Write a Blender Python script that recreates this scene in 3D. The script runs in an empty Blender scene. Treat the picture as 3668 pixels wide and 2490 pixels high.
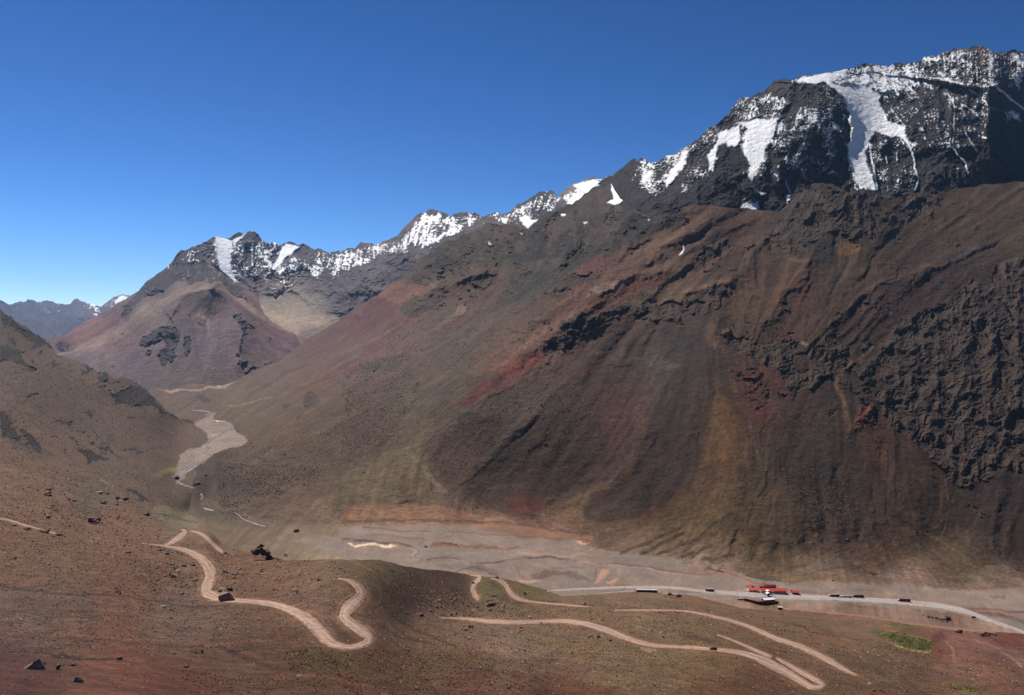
import bpy, math, random, re
import numpy as np
from mathutils import Vector, Matrix
SC = bpy.context.scene
COL = SC.collection
# ------------------------------------------------------------------ camera, sky, sun, exposure
PW, PH, F, UC, VH = 3668.0, 2490.0, 2974.0, 1834.0, 1200.0   # photo size, focal length, centre column, horizon row
cam_d = bpy.data.cameras.new('camera'); cam = bpy.data.objects.new('camera', cam_d); COL.objects.link(cam)
cam.location = (0, 0, 0); cam.rotation_euler = (math.pi/2, 0, 0)
cam_d.sensor_width = 36.0; cam_d.lens = 36.0*F/PW; cam_d.shift_y = (VH-PH/2)/PW
cam_d.clip_start = 1.0; cam_d.clip_end = 200000.0
SC.camera = cam
SUN_AZ, SUN_EL = math.radians(-38), math.radians(53)
W = bpy.data.worlds.new('World'); SC.world = W; W.use_nodes = True
nt = W.node_tree; bg = nt.nodes['Background']
sky = nt.nodes.new('ShaderNodeTexSky'); sky.sky_type = 'NISHITA'; sky.sun_disc = False
sky.sun_elevation = SUN_EL; sky.sun_rotation = SUN_AZ % (2*math.pi)
sky.altitude = 3600; sky.air_density = 1.0; sky.dust_density = 0.1; sky.ozone_density = 2.2
# thin dry air at 3700 m: a deeper, more saturated blue overhead
k1 = nt.nodes.new('ShaderNodeVectorMath'); k1.operation = 'SCALE'; k1.inputs['Scale'].default_value = 0.12; nt.links.new(sky.outputs[0], k1.inputs[0])
kx = nt.nodes.new('ShaderNodeSeparateXYZ'); nt.links.new(k1.outputs[0], kx.inputs[0]); k2 = nt.nodes.new('ShaderNodeCombineXYZ')
for ch, gm in ((0, 2.15), (1, 1.75), (2, 1.7)):
    pw = nt.nodes.new('ShaderNodeMath'); pw.operation = 'POWER'; pw.inputs[1].default_value = gm; nt.links.new(kx.outputs[ch], pw.inputs[0]); nt.links.new(pw.outputs[0], k2.inputs[ch])
k3 = nt.nodes.new('ShaderNodeVectorMath'); k3.operation = 'MULTIPLY'; k3.inputs[1].default_value = (.95/.152, .80/.152, .87/.152); nt.links.new(k2.outputs[0], k3.inputs[0])
nt.links.new(k3.outputs[0], bg.inputs[0]); bg.inputs[1].default_value = 0.12
sl = bpy.data.lights.new('sun', 'SUN'); sl.energy = 5.0; sl.angle = math.radians(0.5); sl.color = (1.0, 0.95, 0.88)
sun = bpy.data.objects.new('sun', sl); COL.objects.link(sun)
sd = Vector((math.sin(SUN_AZ)*math.cos(SUN_EL), math.cos(SUN_AZ)*math.cos(SUN_EL), math.sin(SUN_EL)))
sun.rotation_euler = sd.to_track_quat('Z', 'Y').to_euler(); sun.location = sd*3000
SC.view_settings.view_transform = 'Standard'; SC.view_settings.look = 'None'
SC.view_settings.exposure = 0.5; SC.view_settings.gamma = 1.0
SC.render.resolution_x = 1024; SC.render.resolution_y = 695
SC.render.engine = 'CYCLES'

STEP = 3.0           # spacing of terrain vertices, in photo pixels
# ------------------------------------------------------------------ survey coordinates: sheets of the survey
TL = {'A': (2446, 0), 'B': (0, 830), 'C': (1223, 500), 'D': (1223, 1245), 'E': (2446, 830), 'F': (0, 1660), 'G': (1223, 1660), 'H': (2446, 1660)}
KS = 1.9005
def pts(s, n=2):
    """'B 10 20, 30 40; C 5 6' -> array of photo coordinates (further numbers are kept, widths are scaled)"""
    out = []; t = 'B'
    for grp in s.split(';'):
        grp = grp.strip()
        if grp[0].isalpha():
            t = grp[0]; grp = grp[1:]
        for q in grp.split(','):
            a = [float(x) for x in q.split()]
            if t == 'S': r = [a[0], a[1]] + a[2:]
            else:
                ox, oy = TL[t]; r = [ox+a[0]/KS, oy+a[1]/KS] + [x/KS for x in a[2:]]
            out.append(r)
    return np.array(out)
# ------------------------------------------------------------------ noise
_r = np.random.RandomState(7); PERM = np.concatenate([_r.permutation(256)]*3).astype(np.int32)
_a = _r.rand(256)*2*np.pi; GX = np.cos(_a).astype(np.float32); GY = np.sin(_a).astype(np.float32)
def gnoise(x, y, seed=0):
    x = np.asarray(x, np.float32); y = np.asarray(y, np.float32)
    xi = np.floor(x); yi = np.floor(y); fx = x-xi; fy = y-yi
    xi = (xi.astype(np.int64)+seed*37) & 255; yi = (yi.astype(np.int64)+seed*91) & 255
    u = fx*fx*fx*(fx*(fx*6-15)+10); v = fy*fy*fy*(fy*(fy*6-15)+10)
    def g(ix, iy, dx, dy):
        h = PERM[PERM[ix & 255]+(iy & 255)]
        return GX[h]*dx+GY[h]*dy
    n00 = g(xi, yi, fx, fy); n10 = g(xi+1, yi, fx-1, fy); n01 = g(xi, yi+1, fx, fy-1); n11 = g(xi+1, yi+1, fx-1, fy-1)
    a = n00+(n10-n00)*u; b = n01+(n11-n01)*u
    return (a+(b-a)*v)*1.5
def fbm(x, y, o=4, seed=0, gain=0.5):
    s = 0; a = 1; t = 0
    for i in range(o):
        s = s+a*gnoise(x*2**i, y*2**i, seed+i*5); t += a; a *= gain
    return s/t
def ridged(x, y, o=5, seed=0, gain=0.55):
    s = 0; a = 1; t = 0; w = 1
    for i in range(o):
        n = 1-np.abs(gnoise(x*2**i, y*2**i, seed+i*5))*1.6
        s = s+a*n*w; w = np.clip(n*1.2, 0, 1); t += a; a *= gain
    return s/t
def sstep(a, b, x):
    t = np.clip((x-a)/(b-a), 0, 1); return t*t*(3-2*t)
def lin(c):
    c = np.asarray(c, float)/255.0
    return np.where(c <= 0.04045, c/12.92, ((c+0.055)/1.055)**2.4)
def tps(P, u, v, reg=1e-6):
    P = np.array(P, float); x = P[:, 0]/1000; y = P[:, 1]/1000; z = np.log(P[:, 2]); n = len(P)
    def phi(r2): return 0.5*r2*np.log(r2+1e-12)
    K = phi((x[:, None]-x)**2+(y[:, None]-y)**2)+reg*np.eye(n)
    A = np.zeros((n+3, n+3)); A[:n, :n] = K; A[:n, n] = 1; A[:n, n+1] = x; A[:n, n+2] = y; A[n:, :n] = A[:n, n:].T
    w = np.linalg.solve(A, np.concatenate([z, [0, 0, 0]]))
    U = u.ravel()/1000; V = v.ravel()/1000; out = w[n]+w[n+1]*U+w[n+2]*V
    for i in range(n): out += w[i]*phi((U-x[i])**2+(V-y[i])**2)
    return np.exp(out).reshape(u.shape)
def segd(u, v, L, closed=False):
    """distance to a polyline, side of it (+ right when walking along), and fraction along, width there"""
    n = len(L); best = np.full(u.shape, 1e9, np.float32); side = np.zeros(u.shape, np.float32); wid = np.zeros(u.shape, np.float32)
    hasw = L.shape[1] > 2
    for i in range(n if closed else n-1):
        a = L[i]; b = L[(i+1) % n]; dx, dy = b[0]-a[0], b[1]-a[1]; l2 = dx*dx+dy*dy+1e-9
        t = np.clip(((u-a[0])*dx+(v-a[1])*dy)/l2, 0, 1)
        ex = u-a[0]-t*dx; ey = v-a[1]-t*dy; d = np.sqrt(ex*ex+ey*ey); m = d < best
        best[m] = d[m]; side[m] = (dx*ey-dy*ex)[m]
        if hasw: wid[m] = (a[2]+(b[2]-a[2])*t)[m]
    return best, np.sign(side), wid
def inside(u, v, L):
    r = np.zeros(u.shape, bool); n = len(L)
    for i in range(n):
        x1, y1 = L[i][:2]; x2, y2 = L[(i+1) % n][:2]
        if y1 == y2: continue
        c = ((y1 > v) != (y2 > v)) & (u < (x2-x1)*(v-y1)/(y2-y1)+x1)
        r ^= c
    return r
class Field:
    """one terrain body: vertices on lines of sight u, rows between its far crest and its near foot"""
    def __init__(s, name, u0, u1, top, bot, step=STEP, jit=(0, 30, 0), seed=0, fixed=False):
        s.name = name; s.rk = 1.0; n = int((u1-u0)/step)+1; s.u = np.linspace(u0, u1, n)
        s.T = np.interp(s.u, top[:, 0], top[:, 1])
        a, wl, off = jit
        if a:
            j = fbm(s.u/wl, s.u*0+3.3, 5, seed+11, 0.62)
            amp = np.interp(s.u, off[0], off[1]) if off else 1
            s.T = s.T+a*j*amp*1.6
        s.B = np.interp(s.u, bot[:, 0], bot[:, 1]); s.B = np.maximum(s.B, s.T+10)
        m = int((s.B-s.T).max()/step)+1; s.m = m; s.n = n
        k = np.linspace(0, 1, m)[:, None]; s.fixed = fixed
        if fixed:   # rows stay level; columns are cut off at crest and foot
            s.v0 = s.T.min(); s.dv = step; s.m = m = int((s.B.max()-s.v0)/step)+2; vg = s.v0+np.arange(m)[:, None]*step; s.V = np.clip(vg, s.T, s.B).astype(np.float32)
        else: s.V = (s.T+(s.B-s.T)*k).astype(np.float32)
        s.U = np.broadcast_to(s.u, s.V.shape).astype(np.float32)
        sh = s.V.shape; s.rock = np.zeros(sh, np.float32); s.snow = np.zeros(sh, np.float32); s.rel = np.zeros(sh, np.float32)
        s.sden = np.zeros(sh, np.float32); s.rden = np.zeros(sh, np.float32); s.col = np.zeros(sh+(3,), np.float32); s.flat = np.zeros(sh, np.float32); s.rtint = np.zeros(sh+(3,), np.float32)+lin((64, 53, 48)).astype(np.float32)
        w = 16
        s.wu = s.U+6*fbm(s.U/w, s.V/w, 3, 50)+14*fbm(s.U/70, s.V/70, 2, 60); s.wv = s.V+6*fbm(s.U/w, s.V/w, 3, 70)+14*fbm(s.U/70, s.V/70, 2, 80)
        s.nz = (fbm(s.U/38, s.V/24, 5, 301, .65)*1.5).astype(np.float32)
    def depth(s, P): s.Y0 = tps(P, s.U, s.V).astype(np.float32)
    def base(s, C, sig=180):
        C = [(pts(p)[0], c) for p, c in C]
        acc = np.zeros(s.col.shape); ws = np.zeros(s.U.shape)
        for p, c in C:
            w = np.exp(-((s.wu-p[0])**2+(s.wv-p[1])**2)/(2*sig*sig))+1e-9
            ws += w; acc += w[..., None]*lin(c)
        s.col[:] = acc/ws[..., None]
    def _m(s, L, pad):
        a = L[:, 0].min()-pad; b = L[:, 0].max()+pad; c = L[:, 1].min()-pad; d = L[:, 1].max()+pad
        i0 = max(0, np.searchsorted(s.u, a)); i1 = np.searchsorted(s.u, b)
        if i1 <= i0: return None
        rr = ((s.V[:, i0:i1] > c) & (s.V[:, i0:i1] < d)).any(1)
        if not rr.any(): return None
        r = np.nonzero(rr)[0]
        return (slice(r[0], r[-1]+1), slice(i0, i1))
    def poly(s, p, c=None, soft=6, a=1.0, rock=None, snow=None, sden=None, rden=None, rel=0, flat=None, warp=1.0):
        L = pts(p) if isinstance(p, str) else p; R = s._m(L, soft*2+40)
        if R is None: return
        u = s.U[R]+warp*(s.wu[R]-s.U[R]); v = s.V[R]+warp*(s.wv[R]-s.V[R])
        d, _, _ = segd(u, v, L, True); ins = inside(u, v, L); d = np.where(ins, d, -d); m = sstep(-soft, soft, d)*a
        if rel and abs(rel) < 30: s.rel[R] += rel*.6*sstep(-12, 12, d)*a; rel = 0
        s.put(R, m, c, rock, snow, sden, rden, rel, flat)
    def line(s, p, w=None, c=None, soft=None, a=1.0, rock=None, snow=None, rel=0, flat=None, warp=0.5, sden=None, rden=None):
        L = pts(p) if isinstance(p, str) else p
        wm = w if w else L[:, 2].max()
        R = s._m(L, wm+40)
        if R is None: return
        u = s.U[R]+warp*(s.wu[R]-s.U[R]); v = s.V[R]+warp*(s.wv[R]-s.V[R])
        d, _, ww = segd(u, v, L); hw = (w if w else ww)*0.5; so = hw*0.6 if soft is None else soft
        m = 1-sstep(hw-so, hw+so+0.01, d)
        s.put(R, m*a, c, rock, snow, sden, rden, rel*(1.0 if s.name[0] == 'n' else .45), flat, True)
    def put(s, R, m, c, rock, snow, sden, rden, rel, flat, thin=False):
        if c is not None:
            if rock is not None and rock > .3: s.rtint[R] += (lin(c)-s.rtint[R])*m[..., None]
            else:
                q = m if (flat is not None or snow is not None) else (np.clip(m*(.9+.6*s.nz[R]), 0, 1)*(.78 if s.name[0] == 'v' else 1) if thin else np.clip(m*1.2-.12+m*s.nz[R]*.7, 0, 1)*.95)
                s.col[R] += (lin(c)-s.col[R])*q[..., None]
        for nm, val in (('rock', rock), ('snow', snow), ('sden', sden), ('rden', rden), ('flat', flat)):
            if val is not None:
                f = getattr(s, nm)
                if nm == 'rock' and .2 < val < .6 and c is None: f[R] = np.maximum(f[R], val*m)
                else: f[R] += (val-f[R])*m
        if rel: s.rel[R] += rel*m
    def fan(s, p, ang, half, ln, h, c, a=.4):
        """scree cone: apex, direction of fall (degrees from straight down), half spread, length"""
        q = pts(p)[0]; du = s.wu-q[0]; dv = s.wv-q[1]; r = np.hypot(du, dv)+1e-3; t = np.degrees(np.arctan2(du, dv))-ang
        m = np.clip(1-(t/half)**2, 0, 1)*sstep(0, .25*ln, r)*(1-sstep(.75*ln, 1.15*ln, r))*(1-s.flat)
        s.rel += h*m*np.minimum(r/ln, 1); s.col += (lin(c)-s.col)*(a*np.clip(m*1.3, 0, 1)*(.75+.5*s.nz))[..., None]
    def ridge(s, p, h, wl, wr, warp=0.6):
        """crest along a line, h nearer at the crest, falling off over wl to its left and wr to its right"""
        L = pts(p); R = s._m(L, 3*max(wl, wr))
        if R is None: return
        u = s.U[R]+warp*(s.wu[R]-s.U[R]); v = s.V[R]+warp*(s.wv[R]-s.V[R])
        d, sd_, _ = segd(u, v, L); w = np.where(sd_ > 0, wr, wl)
        s.rel[R] += h*s.rk*np.exp(-np.abs(d/w)**1.3)
    def finish(s, relief): s.Y = (s.Y0*(1-(relief+s.rel*(1-np.clip(s.flat, 0, 1)*(s.V > 1450)))/F)).astype(np.float32)
    def row(s, ii, v):
        return np.clip((v-s.v0)/s.dv, 0, s.m-1.001) if s.fixed else np.clip((v-s.T[ii])/(s.B[ii]-s.T[ii])*(s.m-1), 0, s.m-1.001)
    def yat(s, u, v):
        u = np.asarray(u, float); v = np.asarray(v, float)
        x = np.clip((u-s.u[0])/(s.u[1]-s.u[0]), 0, s.n-1.001); i = x.astype(int); fx = x-i
        def colv(ii):
            y = s.row(ii, v); j = y.astype(int); fy = y-j
            return s.Y[j, ii]*(1-fy)+s.Y[j+1, ii]*fy
        return colv(i)*(1-fx)+colv(i+1)*fx
def xyz(u, v, Y): return np.stack([(u-UC)/F*Y, Y, -(v-VH)/F*Y], -1)
def mesh_from(name, co, quads, mat, smooth=True, tris=False):
    me = bpy.data.meshes.new(name); k = 3 if tris else 4
    me.vertices.add(len(co)); me.vertices.foreach_set('co', np.asarray(co, np.float32).ravel())
    nq = len(quads); me.loops.add(nq*k); me.loops.foreach_set('vertex_index', np.asarray(quads, np.int32).ravel())
    me.polygons.add(nq); me.polygons.foreach_set('loop_start', np.arange(0, nq*k, k, dtype=np.int32))
    me.polygons.foreach_set('use_smooth', np.full(nq, smooth)); me.update(calc_edges=True); me.materials.append(mat)
    return me
def attr(me, name, arr, kind='FLOAT'):
    at = me.attributes.new(name, 'FLOAT_COLOR' if kind == 'C' else 'FLOAT', 'POINT')
    if kind == 'C': at.data.foreach_set('color', np.concatenate([arr, np.ones((len(arr), 1))], 1).astype(np.float32).ravel())
    else: at.data.foreach_set('value', arr.astype(np.float32).ravel())
def setting(o, label, cat, kind='structure'):
    o['label'] = label; o['category'] = cat; o['kind'] = kind; return o
def build_field(s, mat, label, cat, skirt=6, drop=0.55, parts=None):
    """link the body (with a far side falling away behind its crest) as one object, or one per region in parts"""
    P = xyz(s.U, s.V, s.Y)
    col = s.col; rk = s.rock; sn = s.snow
    if skirt:
        rows = []
        for k in range(skirt, 0, -1):
            q = P[0].copy(); d = (s.Y[0]*(0.06 if s.name[0] == 'n' else 0.012))*k**1.4
            q[:, 0] *= (s.Y[0]+d)/s.Y[0]; q[:, 1] += d; q[:, 2] -= d*np.maximum((s.T-VH)/F+.12, .3) if s.name[0] == 'n' else d*drop*(0.4+0.6*k/skirt); rows.append(q)
        P = np.concatenate([np.array(rows), P], 0)
        col = np.concatenate([np.repeat(col[:1], skirt, 0), col], 0); rk = np.concatenate([np.repeat(rk[:1], skirt, 0), rk], 0); sn = np.concatenate([np.repeat(sn[:1], skirt, 0), sn], 0)
    m, n = P.shape[:2]; idx = np.arange(m*n).reshape(m, n)
    q = np.stack([idx[1:, :-1], idx[1:, 1:], idx[:-1, 1:], idx[:-1, :-1]], -1)
    regs = [(s.name, label, cat, np.ones(q.shape[:2], bool))]
    if parts is not None: regs = parts(s, skirt, q.shape[:2])
    for nm, lb, ct, fm in regs:
        if s.fixed:
            dvm = (s.V[1:]-s.V[:-1]); ok = np.ones(q.shape[:2], bool); ok[skirt:] = (dvm[:, :-1]+dvm[:, 1:]) > 1e-3; jump = (np.abs(np.diff(s.T)) >= 26)[None]; ok[:skirt] = ~jump; ok[skirt:] &= ~jump | ((dvm[:, :-1] > 1e-3) & (dvm[:, 1:] > 1e-3)); fm = fm & ok
        qq = q[fm]; used = np.zeros(m*n, bool); used[qq.ravel()] = True
        mp = np.cumsum(used)-1
        me = mesh_from(nm, P.reshape(-1, 3)[used], mp[qq], mat)
        rq = np.maximum(rk.ravel()[qq].mean(-1)-sn.ravel()[qq].mean(-1), 0); me.polygons.foreach_set('use_smooth', rq < .45)
        attr(me, 'tint', col.reshape(-1, 3)[used], 'C'); attr(me, 'rockiness', rk.ravel()[used]); attr(me, 'snowiness', sn.ravel()[used])
        o = bpy.data.objects.new(nm, me); COL.objects.link(o); setting(o, lb, ct)
# ------------------------------------------------------------------ materials
def newmat(name):
    m = bpy.data.materials.new(name); m.use_nodes = True; n = m.node_tree; b = n.nodes['Principled BSDF']
    b.inputs['Specular IOR Level'].default_value = 0.15
    return m, n, b
def terrain_mat(name, scales, bump, gain):
    """scales: world sizes (m) of the mottling; bump: (size, height)"""
    m, n, b = newmat(name); N = n.nodes; Lk = n.links
    at = N.new('ShaderNodeAttribute'); at.attribute_name = 'tint'
    sn = N.new('ShaderNodeAttribute'); sn.attribute_name = 'snowiness'
    geo = N.new('ShaderNodeNewGeometry'); col = at.outputs['Color']
    for i, (sz, amt) in enumerate(scales):
        vm = N.new('ShaderNodeVectorMath'); vm.operation = 'SCALE'; vm.inputs['Scale'].default_value = 1.0/sz; Lk.new(geo.outputs['Position'], vm.inputs[0])
        no = N.new('ShaderNodeTexNoise'); no.inputs['Scale'].default_value = 1.0; no.inputs['Detail'].default_value = 5; no.inputs['Roughness'].default_value = 0.65
        Lk.new(vm.outputs[0], no.inputs['Vector'])
        mr = N.new('ShaderNodeMapRange'); mr.inputs['From Min'].default_value = 0.38; mr.inputs['From Max'].default_value = 0.62
        mr.inputs['To Min'].default_value = 1-amt; mr.inputs['To Max'].default_value = 1+amt; Lk.new(no.outputs['Fac'], mr.inputs['Value'])
        mx = N.new('ShaderNodeVectorMath'); mx.operation = 'SCALE'; Lk.new(col, mx.inputs[0]); Lk.new(mr.outputs[0], mx.inputs['Scale']); col = mx.outputs[0]
    g = N.new('ShaderNodeVectorMath'); g.operation = 'SCALE'; g.inputs['Scale'].default_value = gain; Lk.new(col, g.inputs[0]); col = g.outputs[0]
    mix = N.new('ShaderNodeMix'); mix.data_type = 'RGBA'; Lk.new(sn.outputs['Fac'], mix.inputs[0]); Lk.new(col, mix.inputs[6]); mix.inputs[7].default_value = (0.92, 0.92, 0.94, 1)
    Lk.new(mix.outputs[2], b.inputs['Base Color']); b.inputs['Roughness'].default_value = 0.95
    if bump:
        vm = N.new('ShaderNodeVectorMath'); vm.operation = 'SCALE'; vm.inputs['Scale'].default_value = 1.0/bump[0]; Lk.new(geo.outputs['Position'], vm.inputs[0])
        no = N.new('ShaderNodeTexNoise'); no.inputs['Scale'].default_value = 1.0; no.inputs['Detail'].default_value = 6; no.inputs['Roughness'].default_value = 0.7
        Lk.new(vm.outputs[0], no.inputs['Vector'])
        bp = N.new('ShaderNodeBump'); bp.inputs['Distance'].default_value = bump[1]; bp.inputs['Strength'].default_value = 1.0
        Lk.new(no.outputs['Fac'], bp.inputs['Height']); Lk.new(bp.outputs[0], b.inputs['Normal'])
    return m
# ------------------------------------------------------------------ streaks that follow the fall line
def flow_streaks(strokes, wl, L, seed, step=4.0, box=(-300, 3968, 100, 2500)):
    gu = np.arange(box[0], box[1], step); gv = np.arange(box[2], box[3], step); U, V = np.meshgrid(gu, gv)
    px = []
    for p in strokes:
        q = pts(p)
        for i in range(len(q)-1):
            a, b = q[i], q[i+1]; l = np.hypot(*(b-a)); k = max(1, int(l/60)); d = (b-a)/l
            for j in range(k): px.append((*(a+(b-a)*(j+.5)/k), *d))
    px = np.array(px); cu = gu[::8]; cv = gv[::8]; CU, CV = np.meshgrid(cu, cv); dx = 0; dy = 0
    for x, y, a, b in px:
        w = 1/((CU-x)**2+(CV-y)**2+900)**1.6; dx = dx+w*a; dy = dy+w*b
    def up(a):
        x = (U-cu[0])/(cu[1]-cu[0]); y = (V-cv[0])/(cv[1]-cv[0]); return bil(a, x, y)
    dx = up(dx); dy = up(dy); l = np.hypot(dx, dy)+1e-12; dx /= l; dy /= l
    nz = gnoise(U/wl, V/wl, seed)+0.7*gnoise(U/wl*2, V/wl*2, seed+3)
    X0 = (U-gu[0])/step; Y0 = (V-gv[0])/step; out = nz.copy(); K = int(L/step/2)
    for sg in (-1, 1):
        X = X0.copy(); Y = Y0.copy()
        for k in range(K):
            a = bil(dx, X, Y); b = bil(dy, X, Y); X = X+sg*a; Y = Y+sg*b; out += bil(nz, X, Y)
    out /= (2*K+1)**0.5; out /= out.std()
    return (gu[0], gv[0], step, out.astype(np.float32))
def bil(a, x, y):
    x = np.clip(x, 0, a.shape[1]-1.001); y = np.clip(y, 0, a.shape[0]-1.001); i = x.astype(np.int32); j = y.astype(np.int32); fx = x-i; fy = y-j
    return (a[j, i]*(1-fx)+a[j, i+1]*fx)*(1-fy)+(a[j+1, i]*(1-fx)+a[j+1, i+1]*fx)*fy
def samp(G, u, v): return bil(G[3], (u-G[0])/G[2], (v-G[1])/G[2])

FV = ['C 300 1050,100 1200', 'C 600 1150,300 1400,0 1560', 'C 850 1250,500 1450,200 1570', 'C 1200 1150,800 1400,500 1577', 'D 600 0,300 100,0 250', 'B 2300 620,2000 820,1700 1000,1500 1150',
      'C 2100 560,1700 850,1300 1080,1000 1250', 'C 2324 700,1900 1000,1500 1250,1100 1560', 'C 1150 720,1130 900', 'C 1400 650,1330 800,1290 920', 'C 1650 750,1500 850,1350 980', 'C 560 850,500 900', 'C 1050 980,900 1180',
      'D 1300 20,1000 250,700 450,550 650,480 900', 'D 1500 100,1350 400,1100 680,850 930', 'D 1900 50,1700 350,1500 700,1300 1000', 'D 2300 50,2150 350,1950 750,1700 1000,1450 1130', 'D 2324 500,2250 850,2050 1100',
      'D 500 700,420 900,380 1050', 'D 600 850,640 1000', 'D 200 700,150 850,100 1000', 'B 2000 1150,1750 1300', 'B 2300 1450,1900 1550', 'F 1900 0,1700 150,1600 250', 'F 2300 0,2200 150,2100 260',
      'E 320 320,100 500,0 700', 'E 170 600,160 900,100 1200,0 1500', 'E 250 700,330 950,430 1250,480 1577', 'E 250 1080,330 1300,380 1577', 'E 450 200,480 400', 'E 350 330,380 600', 'E 780 380,650 560,560 720', 'E 850 420,800 600', 'E 1040 250,930 450,860 600',
      'E 1350 330,1100 560,850 800', 'E 1700 250,1500 500,1250 800', 'E 2000 200,1700 430,1450 620', 'E 2300 20,2000 150,1700 260,1400 320', 'E 1050 30,1050 240', 'E 1280 50,1200 250', 'E 1600 60,1400 250', 'A 2100 1300,1900 1450,1700 1560',
      'A 600 1450,300 1577', 'E 300 20,0 200', 'E 800 1100,650 1250,560 1360', 'E 900 1100,780 1400,700 1577', 'E 1050 1000,1090 1300,1080 1577', 'E 1200 1200,1250 1577', 'E 1400 1350,1400 1577', 'E 500 1000,560 1250', 'E 1600 1500,1650 1577',
      'H 560 0,520 250,450 450', 'H 480 250,300 420,0 700', 'H 500 400,380 680', 'H 700 0,800 400,850 700', 'H 1000 0,1050 400,1100 700', 'H 1200 0,1300 400,1450 700', 'H 1400 0,1380 350', 'H 1650 0,1700 450', 'H 1900 200,1760 470', 'H 2100 80,2050 300,1980 520',
      'H 2323 300,2200 620', 'H 1500 400,1900 600,2323 750', 'G 2000 350,1700 420', 'G 2300 400,2100 600', 'G 1000 400,1600 500']
FS = ['A 900 500,1200 600', 'A 500 680,450 780', 'A 600 600,560 780', 'A 330 800,200 1050', 'A 500 850,450 1200', 'A 750 800,650 1100', 'A 900 700,760 1250', 'A 1050 750,1000 1250', 'A 1150 620,1200 800,1180 1100,1250 1290', 'A 1300 700,1500 900,1580 1290', 'A 1350 950,1370 1290',
      'A 1500 700,1650 1000,1700 1300', 'A 1800 500,1840 900,1950 1200', 'A 2000 450,2000 900,2100 1250', 'A 2200 500,2230 1200', 'A 50 1050,0 1250', 'C 2324 200,2150 450,1950 600', 'C 2050 200,1900 500', 'C 1700 350,1600 600,1500 800', 'C 1350 420,1280 700', 'C 1000 550,950 700',
      'C 600 520,560 650,500 820', 'C 800 520,700 700', 'C 300 700,300 950', 'C 100 740,80 1000', 'B 1520 50,1530 260,1600 340', 'B 1700 50,1680 260,1800 400', 'B 1950 90,1850 260,1880 380', 'B 2150 150,2130 350,2100 450', 'B 2300 180,2250 350,2150 450', 'B 1800 480,2000 600,2200 620',
      'B 1230 150,1150 300,950 480', 'B 1300 120,1330 330', 'B 1450 250,1560 350', 'B 1440 370,1200 450,900 640,500 800', 'B 1430 420,1200 620,1000 780,850 900', 'B 1460 420,1450 700,1400 900', 'B 1500 430,1700 650,1900 850', 'B 1550 420,1800 600,2000 720', 'B 900 480,600 700,400 820', 'B 1300 900,1200 1000', 'B 700 900,800 980',
      'B 50 500,300 650', 'B 300 500,500 640', 'B 600 490,650 580']
FA = ['B 0 700,300 900,700 1200,1200 1400', 'B 50 600,400 850', 'B 0 1000,400 1250,900 1500', 'B 0 1400,400 1577', 'F 0 100,500 250,1000 400,1500 500', 'F 0 400,600 520,1200 600', 'F 600 100,1200 250', 'F 0 900,600 880,1400 970,1900 1000', 'F 0 1150,800 1200,1500 1240', 'F 1500 1270,2000 1430', 'G 200 950,500 1150,750 1230,1100 1300',
      'G 250 1250,700 1420,1100 1577', 'G 1100 1100,1500 1280,2324 1380', 'G 500 800,900 950', 'H 0 1150,500 1300', 'H 600 1100,1100 1200', 'H 1300 1150,2200 1400']
print('streaks'); S7 = flow_streaks(FV, 58, 420, 9); S1 = flow_streaks(FV, 6, 90, 1); S2 = flow_streaks(FV, 22, 260, 2); S3 = flow_streaks(FS, 6, 60, 3); S4 = flow_streaks(FS, 24, 130, 4); S5 = flow_streaks(FA, 7, 80, 5); S6 = flow_streaks(FA, 30, 300, 6)

DK = (52, 46, 46)     # dark rock
LO, HI = -260, 3930
# ------------------------------------------------------------------ near hillside and the left-hand mountain side
topA = np.concatenate([[[-1300, 700], [LO, 960]], pts('B 0 520,30 560,60 580,75 565,100 600,150 650,200 670,260 690,300 740,340 770,365 805,400 840,500 880,650 930,720 955,770 985,850 1000,930 1020,1000 1070,1060 1130,1110 1170,1150 1230,1250 1268,1320 1290,1345 1700'),
    pts('F 1407 440,1520 551,1710 605,1900 658,2324 655; G 260 655,430 700,560 720,750 735,880 763,1000 772,1030 772,1060 778,1140 792,1400 865,1500 905,1800 890,2000 872,2324 888; H 250 945,400 985,480 992,650 1005,700 990,900 1000,1300 1045,1500 1075,1700 1105,1900 1130,2323 1160'), [[HI, 2290], [4700, 2290]]])
A = Field('near_hillside', -1300, 4700, topA, np.array([[-1300, 2700], [4700, 2700]]), jit=(3, 60, ([0, 600, 720, 1000, 3000, 3668], [6, 6, 0.5, 1, 0.3, 0])), seed=1, fixed=True)
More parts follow.
